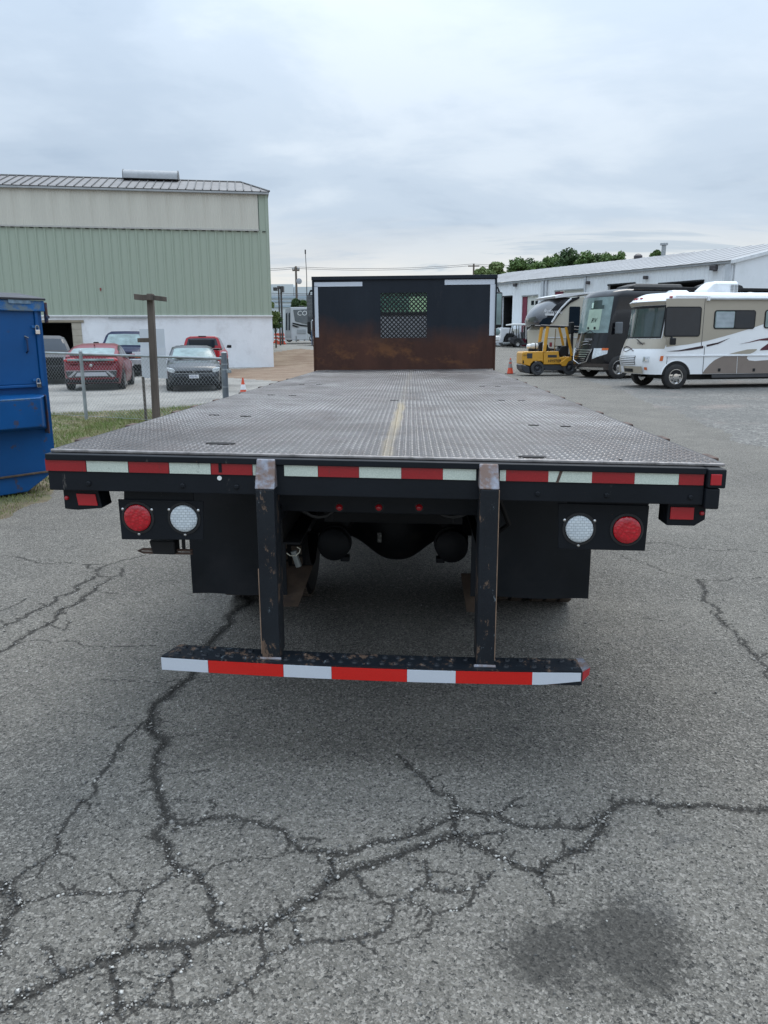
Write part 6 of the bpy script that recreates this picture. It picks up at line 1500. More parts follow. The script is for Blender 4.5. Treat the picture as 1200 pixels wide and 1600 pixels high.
def white_motorhome():
    D = 25.6
    P = at_depth(1040, 606, D*.985); P[2] = 0; al = R(10.5)
    F = Face(P, al)
    T = thing('motorhome', 'white and tan motorhome with dark red swoosh graphics parked at the right', 'motorhome', P, al)
    u = F.uv
    zt = u(1060, 457)[1]; zb = u(1060, 585)[1]; W = 2.45
    print('rv', zt, zb, u(1200, 500), u(1055, 500))
    xf = [(0, -.50), (zb, -.56), (zb+.45, -.66), (zb+.75, -.60), (u(1030, 527)[1], -.42), (zt-.45, -.30), (zt-.25, -.42), (zt, -.16)]
    S_ = Shell(9.5, W, xf, rc=.42, bulge=.20)
    WHT = mat('rv_white_gelcoat', (.80, .82, .84), .25, var=.03, sc=1, coat=.5); TAN = mat('rv_tan', (.37, .33, .265), .4, var=.05, sc=1, coat=.2); TAUPE = mat('rv_taupe', (.215, .175, .15), .45, var=.06, coat=.2); MARO = mat('rv_maroon', (.085, .012, .028), .35, coat=.3); DKR = mat('rv_dark_stripe', (.030, .012, .018), .4)
    zs = [zb, zb+.15, zb+.45, zb+.6, zb+.75, u(1030, 527)[1], (u(1030, 527)[1]+zt)/2, zt-.45, zt-.25, zt-.1, zt-.02, zt+.02]
    wheel_x = u(1056, 580)[0]; wr = .40
    # body is built in two pieces so the wheel arch is a real opening
    S_.body(zs[:], [0]*9+[.03, .10, .22]).build('body', WHT, T, smooth=45)
    arch = []
    # arch: dark recess disc and a flare lip
    MB().prism([(wheel_x+wr*1.27*math.cos(t), wr+wr*1.27*math.sin(t)) for t in np.linspace(math.asin((zb-wr)/(wr*1.27)), math.pi-math.asin((zb-wr)/(wr*1.27)), 22)], 'y', -.006, .4).build('wheel_arch', BLACKPL, T)
    MB().tube([(wheel_x+wr*1.30*math.cos(t), -.012, wr+wr*1.30*math.sin(t)) for t in np.linspace(math.asin((zb-wr)/(wr*1.3)), math.pi-math.asin((zb-wr)/(wr*1.3)), 22)], .018, 6).build('arch_lip', WHT, T, smooth=True)
    bigwheel(T, wheel_x, .09, wr, .26); bigwheel(T, wheel_x, W-.2, wr, .26, 1); bigwheel(T, 7.2, .12, wr, .3); bigwheel(T, 7.2, W-.3, wr, .3, 1)
    MB().box(.4, 9.2, .35, W-.35, .28, zb).build('chassis', BLACKPL, T); MB().box(1.6, 9, -.0, .04, zb-.12, zb-.02).build('skirt_rail', mat('dark_skirt', (.05, .05, .055), .5), T)
    def sidepoly(name, px, m, off=-.004, th=.003):
        pts = [u(a, b, -off) for a, b in px]; return MB().prism(pts, 'y', off-th, off).build(name, m, T)
    # tan upper side: bounded by the rising white swoosh
    zj = lambda px, py: u(px, py)[1]
    tanpx = [(1040, 466), (1330, 465), (1330, 430), (1330, 466)]
    sidepoly('tan_panel', [(1041, 466.5), (1320, 465.5), (1320, 489), (1195, 505.5), (1177, 512), (1140, 523), (1105, 532.5), (1075, 538), (1041, 542)], TAN)
    # lower taupe sweep
    cur = [(1097, 584), (1101, 578), (1108, 570), (1116, 563), (1124, 559), (1131, 556.5)]
    sidepoly('taupe_locker', cur+[(1152, 556.5), (1150.5, 583.5)], TAUPE); sidepoly('taupe_locker', [(1152.8, 556.5), (1168, 556.5), (1167, 560), (1170, 563), (1180, 564), (1200, 562.5), (1320, 556), (1320, 582), (1151.3, 583.4)], TAUPE)
    sidepoly('taupe_flash', [(1139, 553), (1155, 549), (1168, 546), (1182, 545.3), (1183, 546.5), (1178, 550), (1172, 552.7)], TAN, -.008)
    sidepoly('maroon_flash', [(1155, 537.5), (1170, 534.5), (1186, 530), (1205, 527), (1240, 526), (1240, 533), (1200, 532), (1186, 532), (1172, 535)], MARO, -.008)
    sidepoly('maroon_flash', [(1187, 547.5), (1190, 544), (1200, 537), (1215, 533), (1240, 534), (1240, 545), (1205, 546.5)], MARO, -.008)
    sidepoly('dark_stripe', [(1041, 549), (1062, 547), (1080, 543.5), (1099, 540), (1099, 544), (1080, 547), (1060, 549)], DKR, -.008); sidepoly('dark_stripe', [(1104, 538.8), (1122, 535), (1141, 528), (1122, 537.5), (1104, 542)], DKR, -.008)
    # locker door joints
    JT = mat('panel_gap', (.05, .05, .055), .8)
    for a, b in (((1099, 541), (1097.5, 583)), ((1040.5, 556), (1040.5, 583))): 
        s0, z0 = u(*a); s1, z1 = u(*b); MB().box(s1-.006, s1+.006, -.012, -.003, z1, z0).build('door_gap', JT, T)
    s0, z0 = u(1100, 468); MB().box(s0+.03, s0+.045, -.010, -.002, u(1100, 540)[1], z0).build('door_gap', JT, T)
    MB().box(u(1041, 556)[0], 9.4, -.03, -.002, u(1100, 555.8)[1]-.02, u(1100, 555.8)[1]+.02).build('rub_rail', WHT, T, .006)
    for px in (1123.5, 1177.5):
        s0, z0 = u(px, 578); MB().box(s0-.045, s0+.045, -.016, -.008, z0-.05, z0+.05).build('locker_latch', BLACKPL, T, .006)
    # side windows
    def window(px0, py0, px1, py1, panes):
        x0, z1 = u(px0, py0); x1, z0 = u(px1, py1)
        o = MB().prism(rrect(x0, z0, x1, z1, .09), 'y', -.022, -.004).build('side_window', BLACKPL, T, .004)
        w = (x1-x0-.06)/len(panes)
        for k, mt in enumerate(panes):
            MB().prism(rrect(x0+.03+k*w+.012, z0+.035, x0+.03+(k+1)*w-.012, z1-.035, .05), 'y', -.026, -.0225).build('pane', mt, o)
        return x0, x1, z0, z1, o
    window(1040, 479, 1093, 526, [GLASS]); 
    x0, x1, z0, z1, o = window(1116.5, 484.5, 1178.5, 514, [PALEGLASS, GLASS])
    BLD = mat('blind_white', (.42, .47, .52), .6)
    for k in range(12):
        zz = z0+.06+k*(z1-z0-.12)/12; MB().box(x0+.07, (x0+x1)/2-.03, -.0285, -.0268, zz, zz+.026).build('blind_slat', BLD, o)
    window(1195.5, 484, 1235, 513, [PALEGLASS]); window(1262, 484, 1310, 513, [GLASS])
    # seat seen in driver window
    # roof cap, awning, AC, dome
    x0, z0 = u(1105, 466); MB().tube([(x0, -.05, z0), (8.9, -.05, z0)], .05, 10).build('awning_roll', mat('awning_white', (.66, .68, .70), .5), T, smooth=True); MB().box(x0-.02, x0+.06, -.10, -.004, z0-.08, z0+.06).build('awning_bracket', WHT, T, .01)
    s0 = u(1056, 460)[0]; MB().box(s0, 9.3, -.03, -.003, zt-.14, zt-.09).build('roof_rail', WHT, T, .01)
    a, za = u(1091, 455, -1.); b, zb2 = u(1142, 440, -1.)
    AC = MB().loft([[(a+.35*(1-t), .9-w, zt-.02+(zb2-zt)*t_), (b-.02, .9-w, zt-.02+(zb2-zt)*t_), (b-.02, .9+w, zt-.02+(zb2-zt)*t_), (a+.35*(1-t), .9+w, zt-.02+(zb2-zt)*t_)] for t_, t, w in ((0, 1.1, .40), (.35, .9, .40), (.8, .3, .38), (1, .0, .30))][::1]).build('roof_ac', mat('ac_white', (.74, .76, .78), .4, coat=.2), T, .03)
    for k in range(6):
        for j in range(2):
            xx = b-.30+j*.14; MB().box(xx, xx+.11, .485, .497, zt+.03+k*.045, zt+.052+k*.045).build('vent_slot', STEEL, AC)
    a = u(1059, 453, -1)[0]; MB().loft([[(a-.22, 1.1-w, z_), (a+.32, 1.1-w, z_), (a+.32, 1.1+w, z_), (a-.22, 1.1+w, z_)] for z_, w in ((zt-.02, .3), (zt+.08, .26), (zt+.13, .12))]).build('satellite_base', WHT, T, .03)
    a = u(1172, 452, -1)[0]; MB().lathe((a, 1.0, zt), [(0, .22), (.05, .2), (.08, .05)], 'z', 18).build('roof_vent', TAN, T, smooth=True)
    a = u(1157, 452, -1)[0]; MB().tube([(a, 1, zt), (a, 1, zt+.25)], .01, 5).build('roof_aerial', BLACKPL, T)
    # front
    hw = W/2; f = hw-.42; arc = .42*math.pi/2
    zw0, zw1 = u(1030, 526)[1], u(1030, 478.5)[1]
    S_.patch(-f-arc*.5, f+arc*.62, zw0-.05, zw1+.04, .006, 24, 8).build('windscreen_seal', BLACKPL, T, smooth=True)
    S_.patch(-f-arc*.45, -.02, zw0, zw1, .012, 14, 8).build('windscreen', GREENGLASS, T, smooth=True); S_.patch(.02, f+arc*.55, zw0, zw1, .012, 14, 8).build('windscreen', GREENGLASS, T, smooth=True)
    zt0, zt1 = u(1030, 545)[1], u(1030, 527)[1]
    S_.patch(-f-arc, f+arc, lambda t: zt0+.10*abs(2*t-1)**2*0+.30*max(0, .35-t), zt1-.04, .005, 30, 5).build('tan_front', TAN, T, smooth=True)
    # corner tan pillar strip between windscreen and side window
    S_.patch(f+arc*.66, f+arc+.02, zt1-.1, u(1040, 467)[1], .005, 6, 8).build('tan_pillar', TAN, T, smooth=True)
    S_.patch(-f-arc, f+arc, zw1+.05, zw1+.16, .005, 26, 2).build('tan_brow', TAN, T, smooth=True)
    # grille
    zg1, zg0 = u(1000, 556.5)[1], u(1000, 571)[1]
    S_.patch(-.62, .50, zg0, zg1, .01, 10, 4).build('grille', BLACKPL, T, smooth=True)
    for k in range(5): S_.patch(-.62, .50, zg0+.02+k*(zg1-zg0)/5, zg0+.052+k*(zg1-zg0)/5, .03, 10, 1).build('grille_bar', WHT, T)
    for sgn in (1, -1):
        a0, a1 = (f+arc*.02, f+arc*.42) if sgn > 0 else (-f-arc*.42, -f-arc*.02)
        o = S_.patch(a0, a1, zg0+.10, zg1-.02, .012, 6, 3).build('headlight', CLEARLENS, T, smooth=True)
        S_.patch(a0+.1*sgn*0+.05, a1-.05, zg0+.13, zg1-.05, .018, 4, 2).build('lamp_bowl', CHROME, o, smooth=True)
        S_.patch(a0+.04, a1-.10, zg0-.16, zg0-.07, .014, 4, 2).build('indicator', ORANGELENS, T, smooth=True)
    S_.patch(f+arc*.93, f+arc+.06, zg1-.16, zg1+.0, .012, 3, 2).build('side_marker', ORANGELENS, T, smooth=True)
    zb0 = zb
    S_.patch(-f-arc*.35, f-.02, zb0+.02, zg0-.05, .05, 16, 4).build('front_bumper', TAN, T, smooth=True); S_.patch(-.05, .42, zb0+.06, zg0-.13, .06, 6, 2).build('bumper_slot', BLACKPL, T); S_.patch(-.42, -.10, zb0+.04, zg0-.06, .065, 4, 2).build('number_plate', mat('plate_white', (.62, .63, .65), .4), T)
    # clearance lights
    for p in (-.45, -.2, .12, f+arc*.75, -f-arc*.7):
        q = S_.pt(p, zt-.13, .0); MB().box(q[0]-.03, q[0]+.05, q[1]-.05, q[1]+.05, zt-.16, zt-.11).build('clearance_light', REDLENS, T, .01)
    def ptext(name, body, size, p, z, m, sh=0.):
        a = Vector(S_.pt(p, z, .02)); b = Vector(S_.pt(p+.25, z, .02)); d = (b-a).normalized(); n = Vector((0, 0, 1)); k = n.cross(d); M_ = Matrix((( d.x, 0, -k.x, a.x), (d.y, 0, -k.y, a.y), (0, 1, 0, a.z), (0, 0, 0, 1))); text(name, body, size, m, T, M_, sh, .001, None)
    ptext('brand_script', 'Voyage', .12, .38, u(1000, 538)[1], DKR, .3); ptext('roof_lettering', 'WINNEBAGO', .075, -.35, zt-.29, mat('pale_lettering', (.3, .32, .33), .4))
    # emblem: open bird-wing outline
    q = [S_.pt(-.55+.9*t, u(1000, 545)[1]+.10*math.sin(t*math.pi)-.08*t, .02) for t in np.linspace(0, 1, 9)]; MB().tube(q, .014, 5).build('nose_emblem', DKR, T); q = [S_.pt(-.55+.75*t, u(1000, 545)[1]-.10*math.sin(t*math.pi), .02) for t in np.linspace(0, 1, 9)]; MB().tube(q, .009, 5).build('nose_emblem', DKR, T)
    # wipers, mirrors
    for p0, p1 in ((-.75, -.62), (.30, .62)):
        a = S_.pt(p0, zw0-.08, .04); b = S_.pt(p1, zw0+.42 if p0 < 0 else zw0-.22, .05); MB().tube([a, b], .014, 5).build('wiper', BLACKPL, T)
    q = S_.pt(f+arc*.95, u(1047, 530)[1], .0); a, za = u(1044, 534); 
    MB().box(a-.05, a+.12, -.30, -.16, za-.10, za+.12).build('wing_mirror', BLACKPL, T, .03); MB().tube([(a+.03, -.2, za), (a+.1, -.02, za+.15)], .03, 6).build('mirror_arm', BLACKPL, T)
    # badge sticker
    S_.patch(-.66, -.54, zw1-.35, zw1-.24, .016, 2, 2).build('sticker', mat('sticker_green_white', (.55, .72, .62), .5), T)
white_motorhome()
def black_motorhome():
    D = 31.6; P = at_depth(950, 590, D); P[2] = 0; al = R(17)
    F = Face(P, al); u = F.uv
    T = thing('motorhome', 'black motorhome with a chrome grille parked left of the white one', 'motorhome', P, al)
    zt = u(950, 450)[1]; zb = u(950, 579)[1]; W = 2.5
    zw0, zw1 = u(950, 520)[1], u(950, 463)[1]
    xf = [(0, -.28), (zb, -.34), (zb+.5, -.44), (zb+.9, -.36), (zw0, -.24), (zw1, -.06), (zt-.08, .10), (zt, .38)]
    S_ = Shell(10.5, W, xf, rc=.40, bulge=.16)
    BK = mat('rv_black_paint', (.006, .006, .008), .16, var=.15, sc=1, spec=.4, coat=.25); BRN = mat('rv_bronze', (.055, .045, .042), .25, .3, coat=.7)
    zs = [zb, zb+.2, zb+.5, zb+.9, zw0, (zw0+zw1)/2, zw1, zt-.25, zt-.12, zt-.03, zt]
    S_.body(zs, [0]*8+[.04, .12, .26]).build('body', BK, T, smooth=45)
    f = W/2-.40; arc = .40*math.pi/2
    S_.patch(-f-arc*.6, f+arc*.60, zw0, zw1, .008, 24, 8).build('windscreen', PALEGLASS, T, smooth=True)
    # board, and a reflection painted as dark green patches on the glass
    S_.patch(.0, .78, zw0+.12, zw0+.95, .016, 6, 4).build('sale_board', mat('pale_green_board', (.36, .47, .38), .4), T)
    S_.patch(.10, .86, zw0+.96, zw1-.32, .015, 6, 4).build('screen_reflection', mat('dark_green_reflection', (.02, .045, .04), .2, coat=.5), T); S_.patch(.25, .72, zw1-.32, zw1-.12, .015, 6, 3).build('screen_reflection', mat('dark_green_reflection', (.02, .045, .04)), T)
    S_.patch(.14, .26, zw0+1.0, zw0+1.22, .020, 2, 2).build('sticker', mat('sticker_green_white', (.55, .72, .62)), T)
    def ptext(name, body, size, p, z, m, sh=0., off=.024):
        a = Vector(S_.pt(p, z, off)); b = Vector(S_.pt(p+.3, z, off)); d = (b-a).normalized(); k = Vector((0, 0, 1)).cross(d); M_ = Matrix(((d.x, 0, -k.x, a.x), (d.y, 0, -k.y, a.y), (0, 1, 0, a.z), (0, 0, 0, 1))); text(name, body, size, m, T, M_, sh)
    ptext('board_lettering', 'RV', .27, .26, zw0+.42, BLACKPL, .4)
    a = S_.pt(.15, zw0+.2, .03); b = S_.pt(.55, zw0+.2, .03)
    for q in (a, b): MB().lathe(q, [(-.02, .05), (.02, .05)], 'x', 10).build('board_sucker', BLACKPL, T)
    ptext('nose_lettering', 'INSIGNIA', .13, .05, zw0-.30, CHROME)
    zg1, zg0 = u(950, 545)[1], u(950, 566)[1]
    S_.patch(-.80, .62, zg0, zg1, .01, 14, 6).build('grille', BLACKPL, T, smooth=True)
    for k in range(6): S_.patch(-.78+.02*k, .60-.06*(5-k), zg0+.02+k*(zg1-zg0)/6, zg0+.055+k*(zg1-zg0)/6, .05, 12, 1).build('grille_bar', CHROME, T)
    q = [S_.pt(p, z_, .06) for p, z_ in ((-.85, zg1), (-.7, zg0+.05), (-.1, zg0-.10), (.45, zg0+.02), (.66, zg1))]; MB().tube(q, .03, 6).build('grille_frame', CHROME, T, smooth=True)
    for pz, pp in ((.24, .0), (.13, .1)):
        q = [S_.pt(pp-.25+.7*t, zg1+pz+.08*math.sin(t*2.6)-.02, .03) for t in np.linspace(0, 1, 8)]; MB().tube(q, [.004, .012, .02, .022, .02, .015, .01, .004], 6).build('nose_emblem', CHROME, T, smooth=True)
    for a0, a1, s in ((f-.12, f+arc*.85, 1), (-f-arc*.85, -f+.12, -1)):
        S_.patch(a0, a1, (lambda t: zg0+.12+.22*t) if s > 0 else (lambda t: zg0+.12+.22*(1-t)), zg1+.02, .014, 8, 4).build('headlight', CLEARLENS, T, smooth=True)
    S_.patch(f+arc*.45, f+arc*.85, zg1-.06, zg1+.03, .022, 3, 2).build('indicator', ORANGELENS, T)
    S_.patch(-f-arc, f+arc, zb+.02, zg0-.06, .02, 24, 3).build('bumper', BRN, T, smooth=True); S_.patch(-f-arc*.6, f+arc*.6, zb+.02, zb+.12, .06, 20, 2).build('bumper_trim', CHROME, T, smooth=True)
    S_.patch(f+arc*.2, f+arc+.05, zg1+.0, zw0-.1, .004, 6, 4).build('corner_panel', BK, T)
    # dark side windows
    for x0, x1 in ((1.0, 2.1), (3.2, 5.), (6., 8.)): MB().prism(rrect(x0, zw0+.05, x1, zw1-.1, .08), 'y', -.012, -.003).build('side_window', GLASS, T)
    for x in (1.35,): bigwheel(T, u(961, 575)[0]+.15, .1, .47, .28); bigwheel(T, u(961, 575)[0]+.15, W-.2, .47, .28, 1)
    bigwheel(T, 7.6, .1, .47, .28)
    MB().box(.5, 10, .4, W-.4, .3, zb).build('chassis', BLACKPL, T)
    # mirrors
    q = S_.pt(-f-arc*.9, zw0+.1, .0); MB().tube([q, (q[0]-.35, q[1]+.25, zw0+.18)], .035, 6).build('mirror_arm', BLACKPL, T); MB().box(q[0]-.50, q[0]-.30, q[1]+.15, q[1]+.36, zw0-.02, zw0+.48).build('wing_mirror', BLACKPL, T, .04)
    q = S_.pt(f+arc*.95, zw0+.2, .0); MB().box(q[0]-.1, q[0]+.15, q[1]-.42, q[1]-.2, zw0-.05, zw0+.42).build('wing_mirror', mat('mirror_grey', (.10, .11, .12), .4), T, .04); MB().tube([q, (q[0], q[1]-.3, zw0+.05)], .03, 6).build('mirror_arm', BLACKPL, T)
    MB().tube([S_.pt(-.2, zw0-.03, .04), S_.pt(.35, zw0+.10, .06), S_.pt(.6, zw0-.02, .05)], .016, 5).build('wiper', BLACKPL, T)
    # roof pods and rails
    MB().loft([[(.95+a_, 1.0-w, z_), (3.6, 1.0-w, z_), (3.6, 1.0+w, z_), (.95+a_, 1.0+w, z_)] for z_, w, a_ in ((zt-.03, .5, 0), (zt+.12, .48, .1), (zt+.24, .36, .5))]).build('roof_pod', BLACKPL, T, .05)
    MB().loft([[(4.6+a_, .9-w, z_), (6.6-a_, .9-w, z_), (6.6-a_, .9+w, z_), (4.6+a_, .9+w, z_)] for z_, w, a_ in ((zt-.03, .5, 0), (zt+.2, .48, .15), (zt+.34, .30, .5))]).build('roof_pod', BLACKPL, T, .05)
    MB().box(1., 10., .05, .12, zt-.04, zt+.08).build('roof_rail', BLACKPL, T, .02)
black_motorhome()
def fifth_wheel():
    D = 37.5; al = R(12)
    P = at_depth(905, 560, D); P[2] = float(g(P[1])); F = Face(P, al); u = F.uv
    T = thing('fifth_wheel_trailer', 'cream travel trailer with a dark curved front cap behind the forklift', 'travel trailer', P, al)
    CRM = mat('trailer_cream', (.52, .49, .41), .45, var=.04, sc=1); CAP = mat('cap_dark_gloss', (.032, .034, .040), .18, var=.1, coat=.9); WH = mat('trailer_white', (.68, .69, .70), .4)
    zt = u(905, 458)[1]; z = lambda py, px=880: u(px, py)[1]; x = lambda px, py=500: u(px, py)[0]
    W = 2.45
    prof_cap = [(841, 507), (839.5, 500), (842, 492), (848, 483), (857, 474), (868, 467), (880, 463.5), (890, 463)]
    # side wall (cream) with overhang
    side = [u(*p) for p in [(862, 505), (865, 500), (878, 485), (893, 470), (905, 464)]]+[(9.5, z(458)), (9.5, .6), (x(855), .6), (x(852), z(515))]
    MB().prism(side, 'y', .0, W).build('body', CRM, T, .03)
    cp = [u(*p) for p in prof_cap]; q = [u(*p) for p in [(893, 466), (886, 469), (877, 479), (868, 491), (861, 504)]]
    # curved cap lofted across the width
    secs = []
    for t in np.linspace(0, 1, 9):
        yy = -.03+(W+.06)*t; k = .28*(abs(2*t-1)**3)
        secs.append([(a+k*max(0, (1.6-a)/1.6)*.6 if True else a, yy, zz-(.10*abs(2*t-1)**4)) for a, zz in cp]+[(a+.05, yy, zz) for a, zz in q])
    MB().loft(secs).build('front_cap', CAP, T, smooth=50)
    MB().prism([u(*p) for p in [(866, 462.5), (880, 459), (912, 457), (940, 456), (940, 459), (912, 460), (893, 463), (880, 464.5), (868, 466)]], 'y', -.03, W+.03).build('roof_edge', WH, T, .01)
    MB().tube([(u(862, 504, .06)[0], -.06, u(862, 504)[1]), (x(868, 493), -.06, z(493)), (x(876, 482), -.06, z(482)), (x(886, 471.5), -.06, z(471.5)), (x(892, 466.5), -.06, z(466.5))], .045, 6).build('cap_trim', WH, T, smooth=True)
    MB().prism([u(*p) for p in [(864, 504), (876, 488), (890, 474), (905, 466), (905, 463), (893, 467), (878, 483)]], 'y', -.04, -.005).build('dark_flash', BLACKPL, T)
    MB().prism([u(*p) for p in [(843, 510), (841.5, 505), (848, 498), (855, 496), (862, 497), (858, 508)]], 'y', -.05, -.034).build('cap_window', GLASS, T)
    a, za = u(849, 488, .06); text('cap_script', 'Reflection', .23, mat('script_white', (.75, .76, .78), .4), T, TM(a, -.055, za)@Matrix.Rotation(R(-4), 4, 'Z'), .35)
    a, za = u(852, 493, .06); MB().box(a, a+.45, -.055, -.04, za, za+.10).build('cap_underline', WH, T)
    x0, z0 = u(897, 520); MB().prism(rrect(x0-.3, z0, x0+.25, u(897, 479)[1], .06), 'y', -.02, -.004).build('side_window', GLASS, T)
    MB().box(x(855), 9.4, -.02, -.003, z(528), z(526.5)).build('skirt_trim', WH, T); MB().box(x(862, 560), 9.4, .02, .06, .45, z(530)).build('lower_skirt', mat('trailer_grey', (.22, .22, .21), .5), T)
    bigwheel(T, 5., .1, .38, .25); bigwheel(T, 6., .1, .38, .25)
    for xx in (x(858), x(858)+.5): MB().tube([(xx, .5, 0), (xx, .5, 1.)], .05, 8).build('landing_leg', STEEL, T)
    MB().tube([(x(872, 503), .8, z(503)), (x(872), .8, z(520))], .1, 8).build('hitch_pin', BLACKPL, T)
fifth_wheel()
def forklift():
    D = 34.3; P = at_depth(815, 585.5, D); P[2] = float(g(P[1])); al = R(4); F = Face(P, al); u = F.uv
    P[2] = 0.; F.P[2] = z_of(P, 586.5); P[2] = F.P[2]
    T = thing('forklift', 'yellow counterbalance forklift with a white gas bottle behind its overhead guard', 'forklift', P, al)
    YL = mat('forklift_yellow', (.60, .30, .025), .4, var=.06, sc=1.5, coat=.2); DKG = mat('forklift_dark', (.03, .033, .04), .5, var=.2)
    X = lambda p, q=550: u(p, q)[0]; Z = lambda q, p=840: u(p, q)[1]
    W = 1.2
    pr = lambda name, pts, m, y0=0., y1=W, b=.02: MB().prism([u(*p) for p in pts], 'y', y0, y1).build(name, m, T, b)
    # counterweight and side
    pr('counterweight', [(815.5, 569), (816, 552), (818, 549.5), (849, 549), (849, 567), (846, 564.5), (834, 564.5), (830, 568), (828.5, 572)], YL, 0, W, .03)
    pr('side_panel', [(849.5, 549), (873, 549), (874, 559), (884, 557), (891, 557.5), (887, 562), (884, 569), (849.5, 569.5)], YL, .0, W, .02)
    pr('front_fender', [(874, 567), (880, 563), (886, 558), (893, 557.5), (893, 563), (888, 565), (884, 572), (878, 572)], YL, -.05, .2)
    pr('lower_counterweight', [(815, 570), (828, 573), (829, 584), (821, 583), (815.5, 577)], DKG, .03, W-.03, .04)
    pr('chassis_side', [(848, 570), (884, 570), (882, 579), (852, 579)], DKG, .04, W-.04)
    pr('battery_vent', [(823.5, 552), (832, 552), (831.5, 560), (823.5, 560)], DKG, -.012, .01, .004); pr('panel_vent', [(856, 554.5), (870, 554.5), (870, 558.5), (856, 558.5)], DKG, -.012, .01, .004); pr('tail_vent', [(816.5, 563), (818.5, 563), (818.5, 568), (816.5, 568)], BLACKPL, -.012, .01, .003)
    a, za = u(856.5, 566, .02); text('side_lettering', 'HYSTER', .17, BLACKPL, T, TM(a, -.014, za), 0, .001, None, 'LEFT', .002); a, za = u(817, 556.5, .02); text('side_lettering', 'H50XM', .11, DKG, T, TM(a, -.014, za))
    # overhead guard
    def leg(pts, r_, m=YL, ys=(.04, W-.04), name='guard_post'):
        for y_ in ys: MB().tube([(u(*p)[0], y_, u(*p)[1]) for p in pts], r_, 6).build(name, m, T, smooth=True)
    leg([(851, 550), (854, 525), (856.5, 510.5)], .075); leg([(894, 556), (889, 530), (884.5, 511)], .06)
    leg([(869, 549), (870, 530), (871, 514)], .02, mat('post_brown', (.20, .13, .05), .6), (.3,), 'inner_post')
    leg([(838, 508), (836.5, 527)], .05, YL, (W+.3,), 'raised_bar') if False else None
    for y_ in (.04, W-.04): MB().tube([(X(845, 508), y_, Z(508.5)), (X(905), y_, Z(511.5))], .04, 6).build('roof_beam', DKG, T)
    for k in range(6): xx = X(853)+k*.2; MB().tube([(xx, .04, Z(509.5)), (xx, W-.04, Z(509.5))], .022, 6).build('roof_bar', DKG, T)
    # mast, partly behind the motorhome
    MB().box(X(893), X(897), .2, .3, .1, Z(508)).build('mast_rail', DKG, T, .01); MB().box(X(893), X(897), W-.3, W-.2, .1, Z(508)).build('mast_rail', DKG, T, .01)
    MB().box(X(898), X(900), .15, W-.15, .2, .9).build('fork_carriage', DKG, T, .01)
    for y_ in (.3, .8): MB().box(X(900), X(900)+.9, y_, y_+.1, .1, .15).build('fork', DKG, T, .01)
    # seat, wheel, levers
    pr('seat', [(858, 549), (872, 548), (872, 544.5), (860, 544), (859.5, 538), (856.5, 538)], BLACKPL, .35, .85, .04)
    pr('dashboard', [(878, 557), (890, 556), (888, 540), (880, 541), (875, 549)], BLACKPL, .25, .95, .03)
    x0, z0 = u(877, 541); MB().lathe((x0, .6, z0), [(-.015, .18), (.015, .18), (.015, .15), (-.015, .15)], 'z', 18).build('steering_wheel', BLACKPL, T)
    pr('red_fire_tag', [(863, 535), (867, 535), (867, 542), (863, 542)], mat('dark_red', (.2, .02, .03), .5), .5, .55, .005)
    pr('white_canister', [(857, 547), (863, 547), (863, 538), (860, 535), (857, 538)], WHITEPAINT, .9, 1.05, .02)
    # gas bottle
    r_ = (Z(536.5)-Z(546.5))/2; xa, xb = X(826), X(845); zc = Z(541)
    MB().lathe((0, W*.4, zc), [(xa, .04), (xa+.03, r_*.62), (xa+.10, r_*.75), (xa+.16, r_*.78)], 'x', 22).build('gas_collar', WHITEPAINT, T, smooth=True)
    MB().lathe((0, W*.4, zc), [(xa+.17, r_*.6), (xa+.22, r_*.95), (xa+.28, r_), (xb-.1, r_), (xb-.04, r_*.85), (xb, r_*.4)], 'x', 24).build('gas_bottle', mat('bottle_grey_white', (.55, .56, .55), .45, var=.1), T, smooth=True)
    MB().lathe((0, W*.4, zc), [(xa+.36, r_*1.04), (xa+.40, r_*1.04)], 'x', 22).build('bottle_strap', BLACKPL, T); MB().box(xa+.1, xb-.1, W*.4-.1, W*.4+.1, Z(549.3), zc-r_*.8).build('bottle_cradle', BLACKPL, T, .01)
    pr('exhaust_shroud', [(845, 549), (850, 549), (851, 534), (846, 536)], BLACKPL, .3, .9, .02)
    # wheels
    for px, rr in ((840, 10.3), (890.5, 11)):
        r2 = rr*D/FPX*1.02; xx = X(px, 577)
        for y_, s in ((.09, -1), (W-.09, 1)):
            o = MB().ring((xx, y_, r2), [(-.12, r2*.6), (-.12, r2*.93), (-.08, r2), (.08, r2), (.12, r2*.93), (.12, r2*.6)], 'y', 30).build('wheel', mat('solid_tyre', (.045, .047, .05), .75, var=.2), T, smooth=True)
            MB().lathe((xx, y_, r2), [(s*.02, r2*.6), (s*.10, r2*.55), (s*.06, r2*.35), (s*.11, r2*.2), (s*.12, .01)], 'y', 24).build('rim', DKG, o, smooth=True)
    pr('wheel_inner_box', [(829, 570), (850, 570), (850, 579), (829, 579)], DKG, .25, W-.25)  # block between the wheels in the forklift's own dark colour
forklift()
